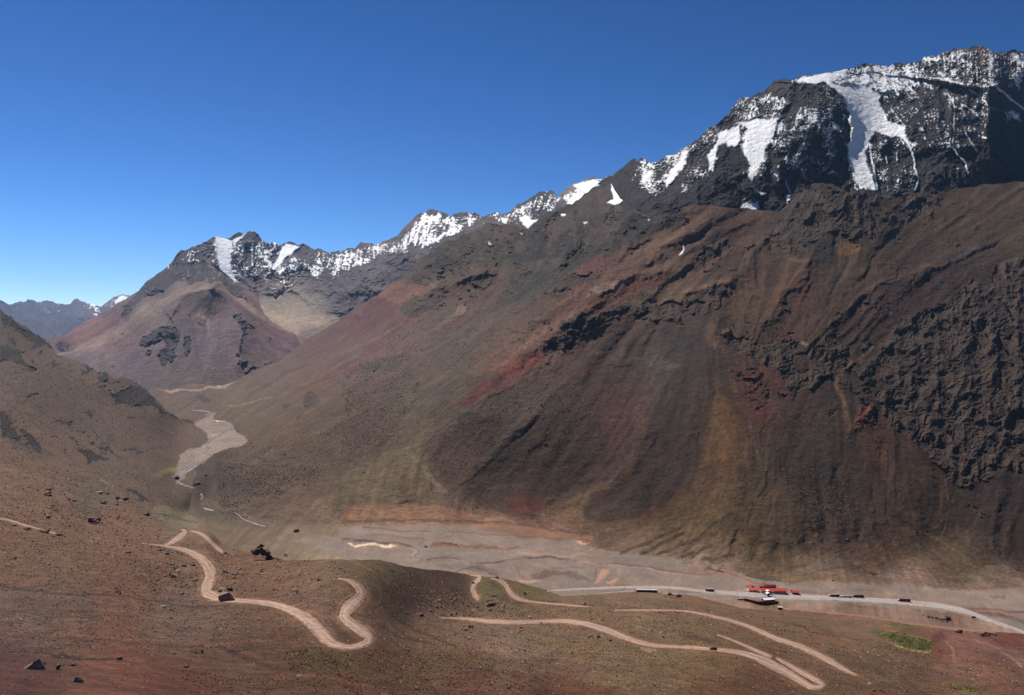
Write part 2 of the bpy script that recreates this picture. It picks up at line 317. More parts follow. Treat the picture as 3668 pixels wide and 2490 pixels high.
PA = [(-1300, 2700, 85), (-1300, 2000, 400), (-1300, 1500, 1050), (-1300, 800, 2600), (4700, 2700, 400), (4700, 2290, 1100), (4700, 2450, 700), (-260, 2700, 80), (0, 2700, 95), (1000, 2700, 130), (1834, 2700, 170), (2700, 2700, 240), (3668, 2700, 330), (3930, 2700, 350), (0, 2490, 130), (400, 2490, 160), (900, 2490, 200), (1400, 2490, 232), (1834, 2490, 262), (2300, 2490, 310), (2900, 2490, 450), (3668, 2490, 520),
      (1100, 2290, 300), (1330, 2290, 340), (1200, 2190, 385), (1250, 2120, 430), (1205, 2070, 455), (1180, 2010, 540), (1000, 2010, 600), (1380, 2010, 610), (1550, 2045, 790), (1620, 2058, 900), (1600, 2120, 750), (1500, 2150, 610), (1480, 2230, 520), (1420, 2330, 350), (1690, 2062, 1000), (1755, 2066, 990), (1700, 2140, 850), (1700, 2190, 730),
      (1960, 2115, 1130), (2170, 2128, 1190), (2275, 2118, 1205), (2446, 2130, 1200), (2580, 2157, 1180), (2656, 2178, 1150), (2790, 2190, 1150), (1850, 2235, 620), (2100, 2240, 640), (2200, 2280, 570), (2100, 2185, 800), (2446, 2190, 940), (2545, 2322, 560), (2920, 2465, 480), (2700, 2385, 515), (2446, 2420, 420),
      (2000, 2420, 385), (1700, 2420, 300), (1700, 2300, 440), (2700, 2262, 850), (2850, 2310, 780), (3000, 2360, 710), (3250, 2300, 900), (3668, 2270, 1139), (3400, 2225, 1150), (3200, 2205, 1170), (3000, 2200, 1150), (3400, 2330, 900), (3668, 2350, 950), (3668, 2420, 760), (3300, 2450, 640), (3930, 2290, 1130),
      (-260, 960, 2700), (0, 1105, 2600), (180, 1255, 2650), (400, 1345, 2700), (600, 1470, 2750), (694, 1509, 2900), (0, 1450, 1400), (300, 1500, 1900), (0, 1700, 880), (300, 1800, 850), (640, 1700, 1960), (640, 1640, 2250), (700, 1560, 2600), (500, 1650, 1750), (500, 1800, 1080), (700, 1790, 1740), (725, 1800, 1690), (730, 1860, 1430), (742, 1899, 850), (790, 1946, 770), (660, 1800, 1560), (600, 1800, 1330), (560, 1720, 1560), (700, 1700, 1900), (700, 1860, 1410), (650, 1860, 1240), (650, 1903, 830), (700, 1910, 830), (700, 1965, 650), (600, 1890, 830), (600, 1960, 610),
      (0, 1900, 560), (250, 1950, 540), (0, 2100, 380), (0, 2300, 240), (600, 2150, 420), (760, 2130, 440), (740, 2030, 540), (850, 1960, 720), (1000, 2200, 385), (600, 2350, 250), (850, 2200, 370), (-260, 1500, 1200), (-260, 2000, 420), (-260, 1250, 2000), (250, 1700, 1050), (150, 1300, 2250), (400, 1450, 2350), (550, 1560, 2350)]
print('depth A'); A.depth(PA)
A.base([('B 30 650', (84, 72, 66)), ('B 300 900', (96, 80, 72)), ('B 700 1200', (98, 80, 70)), ('B 300 1200', (96, 78, 68)), ('B 1100 1350', (100, 80, 70)), ('B 300 1500', (104, 80, 68)), ('F 200 150', (112, 84, 68)), ('F 700 100', (100, 84, 70)), ('F 1100 170', (92, 76, 66)), ('F 1300 380', (112, 96, 76)),
        ('F 300 500', (112, 80, 62)), ('F 900 450', (116, 84, 64)), ('F 1500 600', (112, 80, 62)), ('F 300 700', (106, 78, 60)), ('F 900 800', (108, 74, 58)), ('F 300 1050', (100, 76, 68)), ('F 1300 1050', (104, 80, 70)), ('F 1900 800', (112, 80, 64)), ('F 2200 900', (112, 84, 70)), ('F 500 1250', (98, 70, 56)), ('F 1500 1280', (92, 66, 54)),
        ('F 700 1400', (110, 66, 48)), ('F 1300 1500', (96, 54, 42)), ('F 200 1500', (74, 44, 40)), ('F 2000 1400', (88, 58, 42)), ('F 2250 1300', (84, 62, 40)), ('F 1800 680', (112, 84, 58)), ('F 2250 700', (108, 86, 60)), ('G 200 720', (104, 84, 58)), ('G 300 1050', (98, 68, 54)), ('G 500 1150', (102, 76, 60)), ('G 700 850', (100, 74, 58)), ('G 700 780', (96, 70, 52)), ('G 1000 860', (96, 80, 54)),
        ('G 1300 860', (108, 86, 60)), ('G 1900 930', (116, 92, 72)), ('G 700 1150', (112, 86, 70)), ('G 1100 1220', (120, 96, 80)), ('G 1500 1180', (114, 90, 68)), ('G 1500 1020', (112, 88, 68)), ('G 1300 1320', (118, 94, 74)), ('G 1900 1400', (112, 88, 66)), ('G 600 1320', (92, 66, 44)), ('G 300 1400', (88, 60, 40)), ('G 200 1530', (96, 56, 42)), ('G 900 1450', (94, 58, 42)), ('G 1400 1560', (94, 52, 38)), ('G 2200 1400', (112, 90, 66)),
        ('H 200 1000', (110, 86, 66)), ('H 300 1150', (112, 84, 64)), ('H 200 1350', (112, 90, 62)), ('H 500 1450', (96, 66, 46)), ('H 200 1550', (94, 54, 38)), ('H 900 1150', (104, 82, 62)), ('H 1200 1050', (120, 92, 76)), ('H 900 1060', (112, 86, 66)), ('H 1100 1300', (102, 78, 60)), ('H 1000 1530', (104, 74, 56)), ('H 1500 1350', (104, 78, 60)), ('H 1900 1400', (112, 82, 68)), ('H 1900 1200', (120, 74, 68)), ('H 2250 1200', (100, 62, 56)), ('H 2250 1350', (108, 78, 66)),
        ('H 1400 1450', (96, 74, 52)), ('H 1700 1540', (98, 66, 50)), ('H 2200 1500', (100, 66, 54))], sig=70)
for p in ['B 0 540,50 560,80 570,150 650,260 690,340 780,360 810,250 780,170 700,60 650,20 620', 'B 0 780,60 790,130 800,180 880,260 930,250 950,150 910,70 870,0 860', 'B 330 890,370 875,400 910,350 925', 'B 660 1030,710 955,740 970,720 1020',
          'B 755 1115,850 1060,930 1040,1000 1070,1060 1130,1110 1180,1150 1235,1080 1210,1000 1190,880 1180,810 1150', 'B 0 1200,50 1250,100 1320,130 1430,60 1390,0 1350', 'B 120 1340,200 1370,260 1440,300 1520,230 1500,170 1440', 'B 510 1500,570 1480,660 1530,750 1570,640 1570',
          'B 640 1450,700 1450,760 1500,830 1560,760 1540,690 1490', 'B 850 1480,960 1490,1000 1515,930 1510', 'F 830 170,940 190,1040 265,980 260,920 210', 'B 340 1270,430 1290,460 1315,400 1310', 'B 560 1240,600 1240,640 1280,590 1280', 'B 850 1000,900 1010,960 1040,900 1030', 'B 580 920,650 935,640 950,600 945', 'B 560 1000,600 1000,600 1020,570 1015', 'B 140 1100,230 1085,260 1110,190 1120', 'B 450 1380,500 1385,540 1430,500 1420', 'B 490 1330,570 1370,540 1370', 'B 20 720,70 740,80 765,30 740', 'B 870 1255,930 1275,890 1272', 'B 250 810,290 820,270 830']:
    A.poly(p, None, soft=6, rock=1, rel=7, warp=1.4)
A.poly('B 1150 1235,1330 1290,1300 1310,1200 1280', (60, 52, 50), soft=4, rden=.7)
A.poly('B 60 1250,150 1330,420 1570,250 1577,60 1450,0 1420,0 1200', (86, 72, 66), soft=12, a=.7)
for p in ['B 0 1250,300 1577,0 1577', 'F 250 0,450 120,300 170,150 50', 'F 280 200,800 350,850 400,500 400,300 300,150 250', 'F 560 360,700 380,700 420,580 420', 'F 780 220,860 240,840 280']: A.poly(p, None, soft=25, rden=.45)
# gravel and grass at the pool, terraces beside the brook
A.poly('F 1040 75,1100 45,1180 20,1290 10,1270 30,1200 60,1120 80', (122, 116, 62), soft=9, a=.9)
POOL = 'B 1320 1290,1345 1270,1410 1245,1400 1222,1440 1228,1475 1240,1440 1270,1540 1290,1590 1330,1620 1370,1670 1395,1688 1440,1640 1462,1560 1475,1500 1500,1440 1540,1380 1577; F 1340 10,1300 40,1260 100,1200 150,1180 90; B 1230 1530,1330 1470,1420 1420,1400 1390'
A.poly(POOL, (130, 119, 114), soft=3, flat=1)
A.poly('F 1050 290,1345 330,1345 440,1290 455,1180 400,1000 340', (120, 110, 90), soft=12)
A.line('F 1000 330,1200 370,1345 400', 5, (84, 70, 56)); A.line('F 680 110,780 160', 5, (130, 112, 100))
# furrows, old tracks, banks on the near slope
A.line('F 0 830,200 870,450 890,700 890,1000 930,1300 975,1560 970', 7, (76, 58, 54), rel=-1.5); A.line('F 0 1005,300 1010,600 1012,900 1050', 5, (84, 62, 54)); A.line('F 0 1165,500 1180,800 1195,1100 1225,1450 1240,1700 1215,1900 1190', 9, (110, 72, 58)); A.line('F 0 1175,500 1195,800 1210,1100 1237,1450 1250,1700 1225', 6, (80, 54, 44))
A.poly('F 290 1297,420 1292,560 1320,820 1335,870 1342,700 1342,400 1328', (58, 34, 26), soft=3, rel=-9); A.poly('F 0 1290,160 1310,700 1450,1200 1560,1200 1577,0 1577', (92, 54, 48), soft=14, a=.6)
A.line('F 1500 1260,1750 1350,1900 1400,2050 1430', 16, (76, 46, 36), rel=-3); A.line('F 1600 1240,1900 1330,2020 1410', 10, (80, 52, 40)); A.poly('F 1950 1340,2130 1250,2324 1240,2324 1440,2100 1420', (78, 62, 34), soft=14, a=.7)
A.line('F 1900 1440,2100 1440,2324 1470; G 200 1520,300 1577', 10, (106, 64, 48))
A.poly('G 0 1290,200 1300,600 1260,900 1290,1200 1420,1150 1440,700 1400,500 1480,250 1510,0 1460', (84, 66, 36), soft=22, a=.55)
A.poly('G 160 1240,230 1210,420 1300,620 1500,500 1440,250 1330', (96, 58, 44), soft=16, a=.7)
A.line('G 300 1020,500 1130,700 1220,780 1250', 9, (72, 48, 40), rel=-2); A.line('G 380 1070,560 1170,700 1200', 6, (76, 52, 42)); A.line('G 250 1100,400 1180,620 1230', 8, (84, 56, 44)); A.line('G 1000 1330,1400 1345,1800 1380', 6, (96, 76, 62)); A.line('G 1100 1350,1600 1400,1900 1410', 5, (98, 76, 60))
A.poly('G 460 710,560 722,760 740,875 770,850 830,860 880,640 860,560 800', (94, 68, 54), soft=10, a=.8); A.poly('G 960 785,1000 775,1090 850,1130 900,1000 925,940 910,920 830', (94, 82, 50), soft=7, a=.9); A.poly('G 1140 800,1400 868,1500 905,1300 930,1190 890', (104, 92, 56), soft=8, a=.8)
A.poly('G 1150 1190,1500 1220,1800 1300,1700 1330,1400 1230', (98, 80, 54), soft=10, a=.6); A.poly('G 1450 1560,1800 1530,1900 1577,1400 1577', (94, 54, 38), soft=10); A.line('G 1180 1440,1500 1490,1800 1550,2100 1577', 30, (96, 60, 42), a=.7); A.line('G 2040 1260,2080 1275,2130 1262,2090 1280', 10, (160, 126, 108))
A.line('G 1100 935,1500 940', 5, (84, 66, 50)); A.poly('G 1020 1200,1300 1230,1500 1330,1100 1300,950 1250', (130, 106, 92), soft=25, a=.6)
A.poly('H 0 1150,120 1160,260 1200,200 1220,0 1200', (84, 60, 46), soft=12, a=.7); A.poly('H 700 1085,820 1100,900 1150,1000 1180,920 1170,800 1120', (88, 60, 48), soft=5, a=.9); A.poly('H 850 1060,1000 1130,1070 1200,980 1180,900 1130', (86, 68, 50), soft=12, a=.6, rel=3)
A.poly('H 820 1180,960 1170,1120 1220,1150 1290,1000 1270,850 1220', (110, 82, 60), soft=9, rel=6); A.poly('H 950 1290,1150 1300,1400 1400,1200 1420,1080 1360', (88, 66, 46), soft=16, a=.6)
A.poly('H 1690 1390,1850 1310,2050 1330,2250 1410,2300 1500,2100 1480,1850 1420', (122, 86, 70), soft=12, rel=7, a=.6); A.poly('H 560 1340,640 1330,900 1480,960 1530,1000 1560,900 1545,750 1460', (96, 70, 58), soft=5, a=.5)
A.poly('H 1310 1150,1400 1140,1480 1150,1560 1160,1620 1190,1700 1215,1690 1290,1600 1285,1500 1255,1410 1225,1450 1215,1340 1180', (96, 98, 44), soft=8, a=.85); A.poly('H 1360 1165,1450 1150,1540 1175,1600 1220,1680 1240,1600 1260,1500 1230,1480 1200', (72, 84, 28), soft=8, a=.9); A.line('H 1340 1170,1430 1142,1500 1152,1560 1165,1640 1200,1700 1225', 5, (140, 124, 84), a=.6); A.line('H 1450 1240,1560 1270,1680 1290', 5, (150, 140, 84)); A.poly('H 1500 1200,1560 1205,1540 1230,1500 1225', (96, 78, 36), soft=5)
A.poly('H 1760 1490,1880 1500,2000 1520,2120 1555,2080 1570,1950 1560,1850 1530', (100, 98, 50), soft=8, a=.8); A.line('H 1620 1480,1760 1500', 6, (84, 78, 44)); A.poly('H 1300 1420,1340 1425,1390 1455,1330 1450', (72, 66, 42), soft=5); A.poly('H 1200 1577,1400 1555,1600 1560,1700 1577', (112, 44, 40), soft=6)
A.poly('H 1280 1130,1340 1130,1330 1155,1290 1150', (92, 96, 44), soft=5); A.poly('H 1380 1090,1500 1095,1650 1115,1700 1130,1560 1115,1420 1105', (84, 96, 34), soft=4); A.poly('H 2030 1170,2323 1165,2323 1300,2200 1270,2080 1210', (104, 58, 54), soft=18, a=.85); A.poly('H 1780 1170,1900 1150,2040 1180,2323 1300,2323 1400,2150 1300,1850 1230', (122, 88, 80), soft=16, a=.7)
A.line('H 1800 1210,1840 1260,1850 1310,1820 1300', 6, (150, 110, 88)); A.poly('H 1680 1170,1760 1150,1790 1180,1720 1230,1680 1240', (98, 58, 48), soft=10, rel=-5); A.poly('H 1690 1240,1780 1280,1840 1310,1740 1290', (120, 56, 40), soft=8); A.line('H 1100 1180,1140 1210,1250 1350', 8, (124, 92, 76), a=.7); A.line('H 1980 1200,2150 1260,2300 1380', 6, (160, 116, 110), a=.7)
A.line('H 1160 1440,1300 1480,1500 1490', 6, (112, 82, 62))

# ------------------------------------------------------------------ valley floor and the great right-hand slope
topV = np.concatenate([[[LO, 1410], [560, 1392], [620, 1392]], pts('B 1300 1030,1500 1010,1600 1005,1660 975,1780 930,1900 885,2000 800,2060 770,2150 700,2290 605; C 70 1180,200 1085,260 1050,360 960,480 868,560 800,640 760,700 700,850 640,950 600,1050 560,1190 600,1280 605,1330 560,1480 470,1560 430,1640 380,1700 345,1790 315,1840 295,1900 400,2000 480,2100 520,2200 520,2324 470;'
      'A 0 1410,100 1395,170 1390,300 1415,400 1420,660 1440,740 1370,830 1280,870 1260,950 1250,1020 1262,1100 1300,1130 1315,1170 1290,1250 1290,1310 1300,1330 1330,1380 1355,1450 1350,1530 1320,1620 1310,1660 1340,1750 1320,1870 1280,1960 1275,2050 1250,2180 1255,2250 1240,2323 1235'), [[HI, 640]]])
botV = np.concatenate([[[LO, 1500]], np.array([[x, np.interp(x, topA[:, 0], topA[:, 1])+50] for x in (300, 560)]), [[600, 1980], [712, 2000], [740, 2080]], np.array([[x, np.interp(x, topA[:, 0], topA[:, 1])+np.interp(x, [760, 1100, 1700, 2100, 3900], [170, 160, 110, 60, 45])] for x in range(760, 3900, 20)]), [[HI, 2340]]])
V = Field('valley', 540, HI, topV, botV, jit=(5, 70, ([500, 900, 1400, 2200, 2300, 2700, 2900, 3668], [.3, 1.5, 3, 3.4, .9, .6, 1.6, 1.4])), seed=2, fixed=True)
def zfloor(u): return np.interp(u, [800, 1250, 1800, 2446, 3000, 3930], [-335, -343, -362, -392, -403, -415])
fl = []
for u, vs in [(860, (1900, 1960)), (1000, (1905, 1950, 2020)), (1250, (1870, 1925, 2040)), (1500, (1872, 1920, 1980, 2090)), (1700, (1880, 1930, 2000, 2110)), (1960, (1905, 1960, 2040, 2160)), (2200, (1945, 2010, 2080, 2160)), (2446, (2010, 2060, 2110, 2180)), (2700, (2075, 2120, 2180)), (2950, (2080, 2130, 2190)), (3200, (2080, 2130, 2220)), (3450, (2100, 2160, 2240)), (3668, (2110, 2170, 2290)), (3930, (2120, 2300))]:
    for v in vs: fl.append((u, v, -zfloor(u)*F/(v-VH)))
PV = fl+[(700, 2060, 1150), (860, 2080, 1130), (1000, 2150, 1065), (1250, 2160, 1060), (1500, 2180, 1070), (1700, 2170, 1105), (640, 1700, 1960), (700, 1700, 1900), (704, 1740, 1800), (702, 1670, 2035), (700, 1640, 2195), (720, 1790, 1715), (760, 1860, 1480), (700, 1850, 1470), (880, 1590, 2330), (740, 1480, 3080), (700, 1560, 2600), (700, 1512, 2900), (560, 1390, 4300), (800, 1385, 4300), (720, 1430, 3600), (860, 1335, 4700), (1000, 1265, 4950), (900, 1700, 1800), (1000, 1600, 2150), (1150, 1700, 1780), (1200, 1800, 1600),
      (1100, 1400, 2950), (1000, 1480, 2700), (1300, 1300, 3100), (1200, 1150, 4700), (1400, 1500, 2120), (1500, 1700, 1760), (1600, 1820, 1620), (1450, 1250, 2900), (1400, 1030, 4150), (1300, 1090, 4400), (1650, 1350, 2150), (1700, 1100, 3000), (1600, 910, 3700), (1860, 800, 3450), (2000, 760, 3450), (2190, 655, 3700), (2120, 780, 3250), (2250, 760, 3000),
      (2000, 1350, 2083), (2000, 1650, 1800), (2000, 1000, 2560), (2300, 1750, 1695), (2300, 1400, 1995), (2300, 1100, 2350), (2300, 870, 2722), (2600, 1850, 1542), (2600, 1600, 1732), (2700, 1350, 1956), (2700, 1100, 2250), (2700, 870, 2605), (2500, 725, 2800), (2700, 745, 2830), (2900, 670, 2780), (3100, 700, 2720), (3000, 1900, 1504), (3200, 1850, 1543),
      (3200, 1500, 1795), (3200, 1200, 2073), (3200, 950, 2381), (3250, 690, 2810), (3668, 1900, 1499), (3668, 1500, 1777), (3668, 1200, 2052), (3668, 900, 2429), (3668, 650, 2873), (3930, 1900, 1480), (3930, 1300, 1960), (3930, 640, 2870), (1900, 1830, 1640), (2200, 1890, 1590), (1300, 1600, 1950), (1650, 1600, 1850)]
print('depth V'); V.depth(PV); V.rk = 1.9; V.Y0 *= 1+.035*sstep(704, 655, V.U)*sstep(1480, 1560, V.V)
V.base([('B 1300 1100', (104, 88, 78)), ('B 1250 1170', (92, 76, 68)), ('B 1700 1050', (96, 80, 72)), ('B 1700 1200', (102, 88, 68)), ('B 2100 1000', (96, 78, 66)), ('B 2250 700', (98, 70, 72)), ('B 2100 850', (102, 74, 72)), ('B 2200 1300', (96, 80, 60)), ('B 2000 1400', (92, 74, 58)), ('B 2200 1530', (80, 66, 54)), ('B 1950 900', (104, 84, 78)),
        ('F 1500 120', (78, 62, 52)), ('F 1900 180', (84, 68, 54)), ('F 1700 50', (84, 68, 56)), ('F 2100 50', (92, 68, 54)), ('F 2200 180', (104, 90, 70)), ('F 2000 300', (116, 90, 70)), ('F 1700 300', (80, 62, 52)), ('F 1800 370', (100, 84, 78)), ('F 1900 450', (112, 94, 84)), ('F 1600 430', (116, 104, 84)), ('F 2000 580', (124, 112, 92)), ('F 2250 560', (132, 116, 100)), ('F 1600 540', (112, 96, 70)),
        ('C 300 1000', (116, 84, 80)), ('C 430 1000', (118, 80, 76)), ('C 250 1120', (96, 68, 70)), ('C 100 1260', (106, 72, 74)), ('C 300 1250', (98, 78, 72)), ('C 150 1450', (110, 84, 82)), ('C 620 900', (88, 80, 66)), ('C 700 800', (84, 76, 64)), ('C 900 880', (78, 72, 60)), ('C 1150 800', (76, 72, 60)), ('C 1100 950', (100, 76, 66)), ('C 950 1000', (104, 72, 64)), ('C 1200 1100', (76, 70, 66)), ('C 1400 950', (72, 68, 64)), ('C 1450 780', (74, 70, 64)), ('C 1600 700', (76, 68, 66)),
        ('C 1300 450', (70, 60, 60)), ('C 1700 450', (58, 50, 52)), ('C 1500 650', (64, 60, 54)), ('C 2000 650', (80, 68, 64)), ('C 2100 560', (78, 66, 62)), ('C 1750 850', (112, 68, 60)), ('C 2000 750', (104, 76, 60)), ('C 2250 700', (110, 82, 64)), ('C 1850 950', (112, 84, 72)), ('C 2100 950', (110, 78, 62)), ('C 1650 1100', (112, 74, 58)), ('C 1900 1080', (104, 68, 50)), ('C 2200 1060', (100, 82, 62)), ('C 900 1200', (88, 76, 68)), ('C 700 1300', (86, 74, 70)),
        ('C 500 1400', (104, 78, 76)), ('C 900 1400', (88, 78, 62)), ('C 1200 1250', (92, 78, 68)), ('C 1250 1380', (112, 84, 70)), ('C 1400 1300', (112, 74, 58)), ('C 1650 1450', (84, 66, 60)), ('C 1950 1300', (76, 62, 58)), ('C 1900 1430', (84, 66, 54)), ('C 2250 1350', (72, 60, 58)), ('C 2100 1500', (80, 76, 72)), ('D 100 60', (96, 78, 72)),
        ('D 600 100', (88, 76, 64)), ('D 600 300', (84, 72, 62)), ('D 200 400', (84, 64, 52)), ('D 150 650', (84, 60, 50)), ('D 500 450', (96, 84, 66)), ('D 900 400', (94, 80, 68)), ('D 1150 100', (112, 62, 52)), ('D 1300 180', (92, 76, 68)), ('D 800 600', (86, 68, 58)), ('D 1200 350', (92, 80, 66)), ('D 700 900', (84, 64, 56)), ('D 1100 600', (82, 66, 54)), ('D 1150 800', (76, 62, 48)), ('D 1500 500', (84, 68, 56)), ('D 1700 250', (84, 62, 58)), ('D 1900 450', (96, 62, 54)), ('D 2000 200', (86, 68, 60)),
        ('D 1500 800', (72, 58, 46)), ('D 1300 1000', (84, 48, 42)), ('D 1750 700', (84, 56, 50)), ('D 2250 700', (64, 50, 42)), ('D 2000 1000', (68, 52, 40)), ('D 2100 850', (72, 56, 44)), ('D 2150 1150', (88, 60, 40)), ('D 300 950', (104, 92, 72)), ('D 500 850', (100, 88, 68)), ('D 600 1050', (112, 92, 76)), ('D 100 850', (94, 82, 66)), ('D 1000 1080', (88, 66, 54)), ('D 1600 1170', (102, 78, 52)), ('D 2200 1280', (98, 78, 50)),
        ('D 400 1120', (134, 98, 74)), ('D 1000 1180', (120, 86, 66)), ('D 1500 1250', (134, 96, 74)), ('D 1900 1300', (108, 80, 56)), ('G 500 460', (136, 118, 108)), ('G 1000 520', (136, 112, 100)), ('G 900 620', (150, 130, 122)), ('G 300 600', (142, 126, 114)), ('G 1500 600', (144, 124, 114)), ('G 1500 750', (130, 104, 96)), ('G 1200 730', (134, 110, 100)), ('G 2000 650', (150, 130, 122)), ('G 2000 780', (146, 122, 114)), ('G 2300 720', (150, 130, 122)), ('G 900 720', (124, 108, 100)),
        ('G 1900 500', (100, 76, 50)), ('G 2250 550', (100, 82, 50)), ('E 100 100', (92, 68, 60)), ('E 150 250', (80, 64, 58)), ('E 600 250', (82, 62, 48)), ('E 500 450', (90, 68, 48)), ('E 400 600', (84, 64, 44)), ('E 800 420', (98, 62, 44)), ('E 700 600', (84, 56, 48)), ('E 950 480', (76, 58, 46)), ('E 1100 150', (86, 66, 44)), ('E 950 130', (62, 56, 48)), ('E 1500 150', (82, 62, 48)), ('E 1300 400', (88, 62, 50)),
        ('E 1200 600', (66, 48, 46)), ('E 1550 450', (74, 56, 46)), ('E 1700 350', (70, 52, 50)), ('E 2000 250', (68, 52, 50)), ('E 2200 50', (82, 68, 50)), ('E 1800 80', (84, 64, 52)), ('E 900 750', (74, 56, 46)), ('E 1300 750', (78, 58, 46)), ('E 100 750', (66, 54, 52)), ('E 60 1000', (64, 52, 50)), ('E 100 1300', (70, 52, 42)), ('E 300 1300', (96, 66, 34)), ('E 250 1000', (76, 58, 46)), ('E 400 850', (78, 58, 48)), ('E 480 1080', (92, 52, 36)), ('E 600 1250', (90, 54, 42)),
        ('E 800 1300', (70, 56, 46)), ('E 900 1500', (62, 50, 42)), ('E 1350 1400', (90, 58, 40)), ('E 1200 1450', (66, 52, 42)), ('E 1550 1500', (66, 46, 38)), ('E 1150 1050', (68, 52, 46)), ('E 600 1500', (66, 54, 44)), ('E 1900 1000', (50, 44, 42)), ('E 1800 700', (46, 38, 36)), ('E 2200 1200', (46, 40, 38)),
        ('A 200 1500', (104, 76, 64)), ('A 900 1500', (62, 50, 42)), ('A 1700 1400', (84, 64, 50)), ('A 2100 1400', (86, 66, 50)), ('A 1450 1420', (72, 60, 48)), ('A 950 1290', (76, 62, 50)),
        ('H 100 200', (84, 62, 46)), ('H 250 350', (92, 76, 50)), ('H 200 550', (96, 78, 50)), ('H 600 300', (84, 66, 50)), ('H 900 150', (72, 58, 50)), ('H 1150 300', (74, 58, 48)), ('H 700 550', (92, 74, 54)), ('H 1100 550', (88, 68, 54)), ('H 1550 300', (82, 62, 42)), ('H 1900 450', (62, 48, 42)), ('H 2200 300', (60, 46, 42)), ('H 2250 550', (66, 48, 42)), ('H 1400 600', (96, 74, 54)), ('H 2000 700', (92, 76, 54)),
        ('H 1750 790', (104, 84, 62)), ('H 600 720', (100, 82, 54)), ('H 1300 700', (98, 78, 60)), ('H 200 760', (142, 120, 112)), ('H 900 830', (142, 122, 112)), ('H 1500 860', (146, 124, 116)), ('H 2100 900', (144, 122, 114)), ('H 200 960', (136, 112, 100)), ('H 1200 960', (112, 88, 78)), ('H 1700 1020', (112, 88, 82))], sig=75)
# floor bounded on its far side
FLOORTOP = 'F 1600 335,1900 400,2324 425; G 0 430,150 418,400 412,700 410,1000 408,1180 420,1500 470,1700 540,1820 590,2000 610,2324 660; H 0 690,200 720,400 745,600 790,700 815,850 800,1000 775,1250 765,1500 790,1750 840,2000 855,2323 825'
V.poly(np.concatenate([pts('F 2000 520'), pts('G 0 470,150 425,400 418,700 415,930 425,900 450,1100 480,1400 500,1600 540,1820 595,2000 620,2324 660; H 0 700,150 720,400 760,700 820,1000 800,1500 830,1750 850,2000 862,2323 830'), [[HI, 2090], [HI, 2300]], pts('H 2323 1150,1800 1000,1000 950,400 930,0 905; G 1900 960,1000 960,400 760')]), (126, 115, 111), soft=5, a=.9, flat=1)
V.poly('G 0 285,250 270,420 260,700 290,900 350,1170 395,1400 460,1690 495,1700 520,1400 500,1100 430,700 420,300 395,0 390', (138, 100, 76), soft=9, a=.75, flat=.6)
V.line('G 0 398,200 392,400 384,700 390,900 402,1100 400,1170 410,1350 440,1600 470,1680 480', 9, (98, 74, 58), rel=-3); V.line('G 670 290,700 310,830 345,1000 375,1130 390,1190 420,1350 455,1480 490,1600 510', 8, (138, 104, 82)); V.poly('G 1580 540,1640 535,1680 545,1640 555', (196, 150, 124), soft=3)
V.poly('G 600 540,760 545,850 560,950 552,1100 575,1220 568,1200 585,1050 590,900 578,700 565,600 560', (124, 88, 70), soft=4, rel=-3); V.line('G 680 543,790 556', 4, (60, 34, 30)); V.poly('G 1230 610,1350 595,1600 600,1800 605,1820 620,1500 618,1300 625', (124, 90, 74), soft=4); V.line('G 150 432,400 458,600 470', 6, (116, 80, 70)); V.line('G 700 465,900 470,1000 490,1200 495,1500 510', 6, (118, 88, 76)); V.line('G 180 485,300 490,450 510,560 520', 8, (124, 96, 82))
V.line('G 20 520,90 518,250 535,400 548,500 575,530 600,490 630,480 645,540 665', 7, (110, 80, 74)); V.line('G 90 517,250 534,400 546,460 560', 4, (84, 58, 56)); V.line('G 500 585,520 600,490 620,490 650,530 660', 6, (158, 132, 124)); V.line('G 590 655,700 645,800 655,870 680,1000 680,1150 657,1260 645,1450 645,1560 652,1650 675,1800 688,2000 690,2150 720,2324 745; H 0 752', 6, (116, 84, 78)); V.line('G 590 654,700 644', 3, (92, 68, 64)); V.line('G 950 682,1100 668', 4, (88, 64, 60)); V.line('G 1250 645,1400 640,1540 648', 5, (84, 62, 58)); V.line('G 750 658,830 665,870 682', 4, (156, 132, 126)); V.line('G 1600 665,1800 694,2000 702,2200 740,2324 752', 4, (158, 132, 126))
V.poly('G 50 550,120 540,250 548,330 552,390 580,300 566,180 556,70 560', (196, 176, 156), soft=3); V.poly('G 620 690,800 690,950 690,1060 730,1080 770,980 740,850 730,700 710', (112, 100, 96), soft=5, rel=6, rden=0); V.line('G 780 740,900 700,1000 740,1060 760', 6, (90, 80, 78), rel=5); V.poly('G 1300 750,1380 720,1500 735,1600 745,1740 800,1600 790,1500 760,1400 765,1320 790', (108, 92, 86), soft=5, rel=7); V.line('G 1430 715,1650 708', 8, (112, 96, 90), rel=4); V.line('G 1200 700,1210 740,1250 790', 8, (120, 100, 92), rel=4)
V.poly('G 1190 780,1230 795,1350 800,1330 810,1220 808', (178, 136, 112), soft=4); V.poly('G 1780 715,1815 722,1810 760,1780 790,1780 812,1730 805,1760 770', (166, 130, 114), soft=6, a=.9); V.poly('G 1800 800,1880 795,1860 815,1810 812', (184, 138, 118), soft=3); V.line('G 1890 720,1890 790,1830 830', 5, (150, 130, 124)); V.line('G 1740 720,1730 790', 5, (110, 80, 72)); V.line('G 2324 830,2200 832,2100 825', 6, (150, 116, 70)); V.line('G 1870 832,1960 826,1980 832', 5, (136, 96, 40)); V.poly('G 1400 600,1700 580,1850 610,1600 640,1100 625,1150 610', (150, 132, 122), soft=6, a=.5)
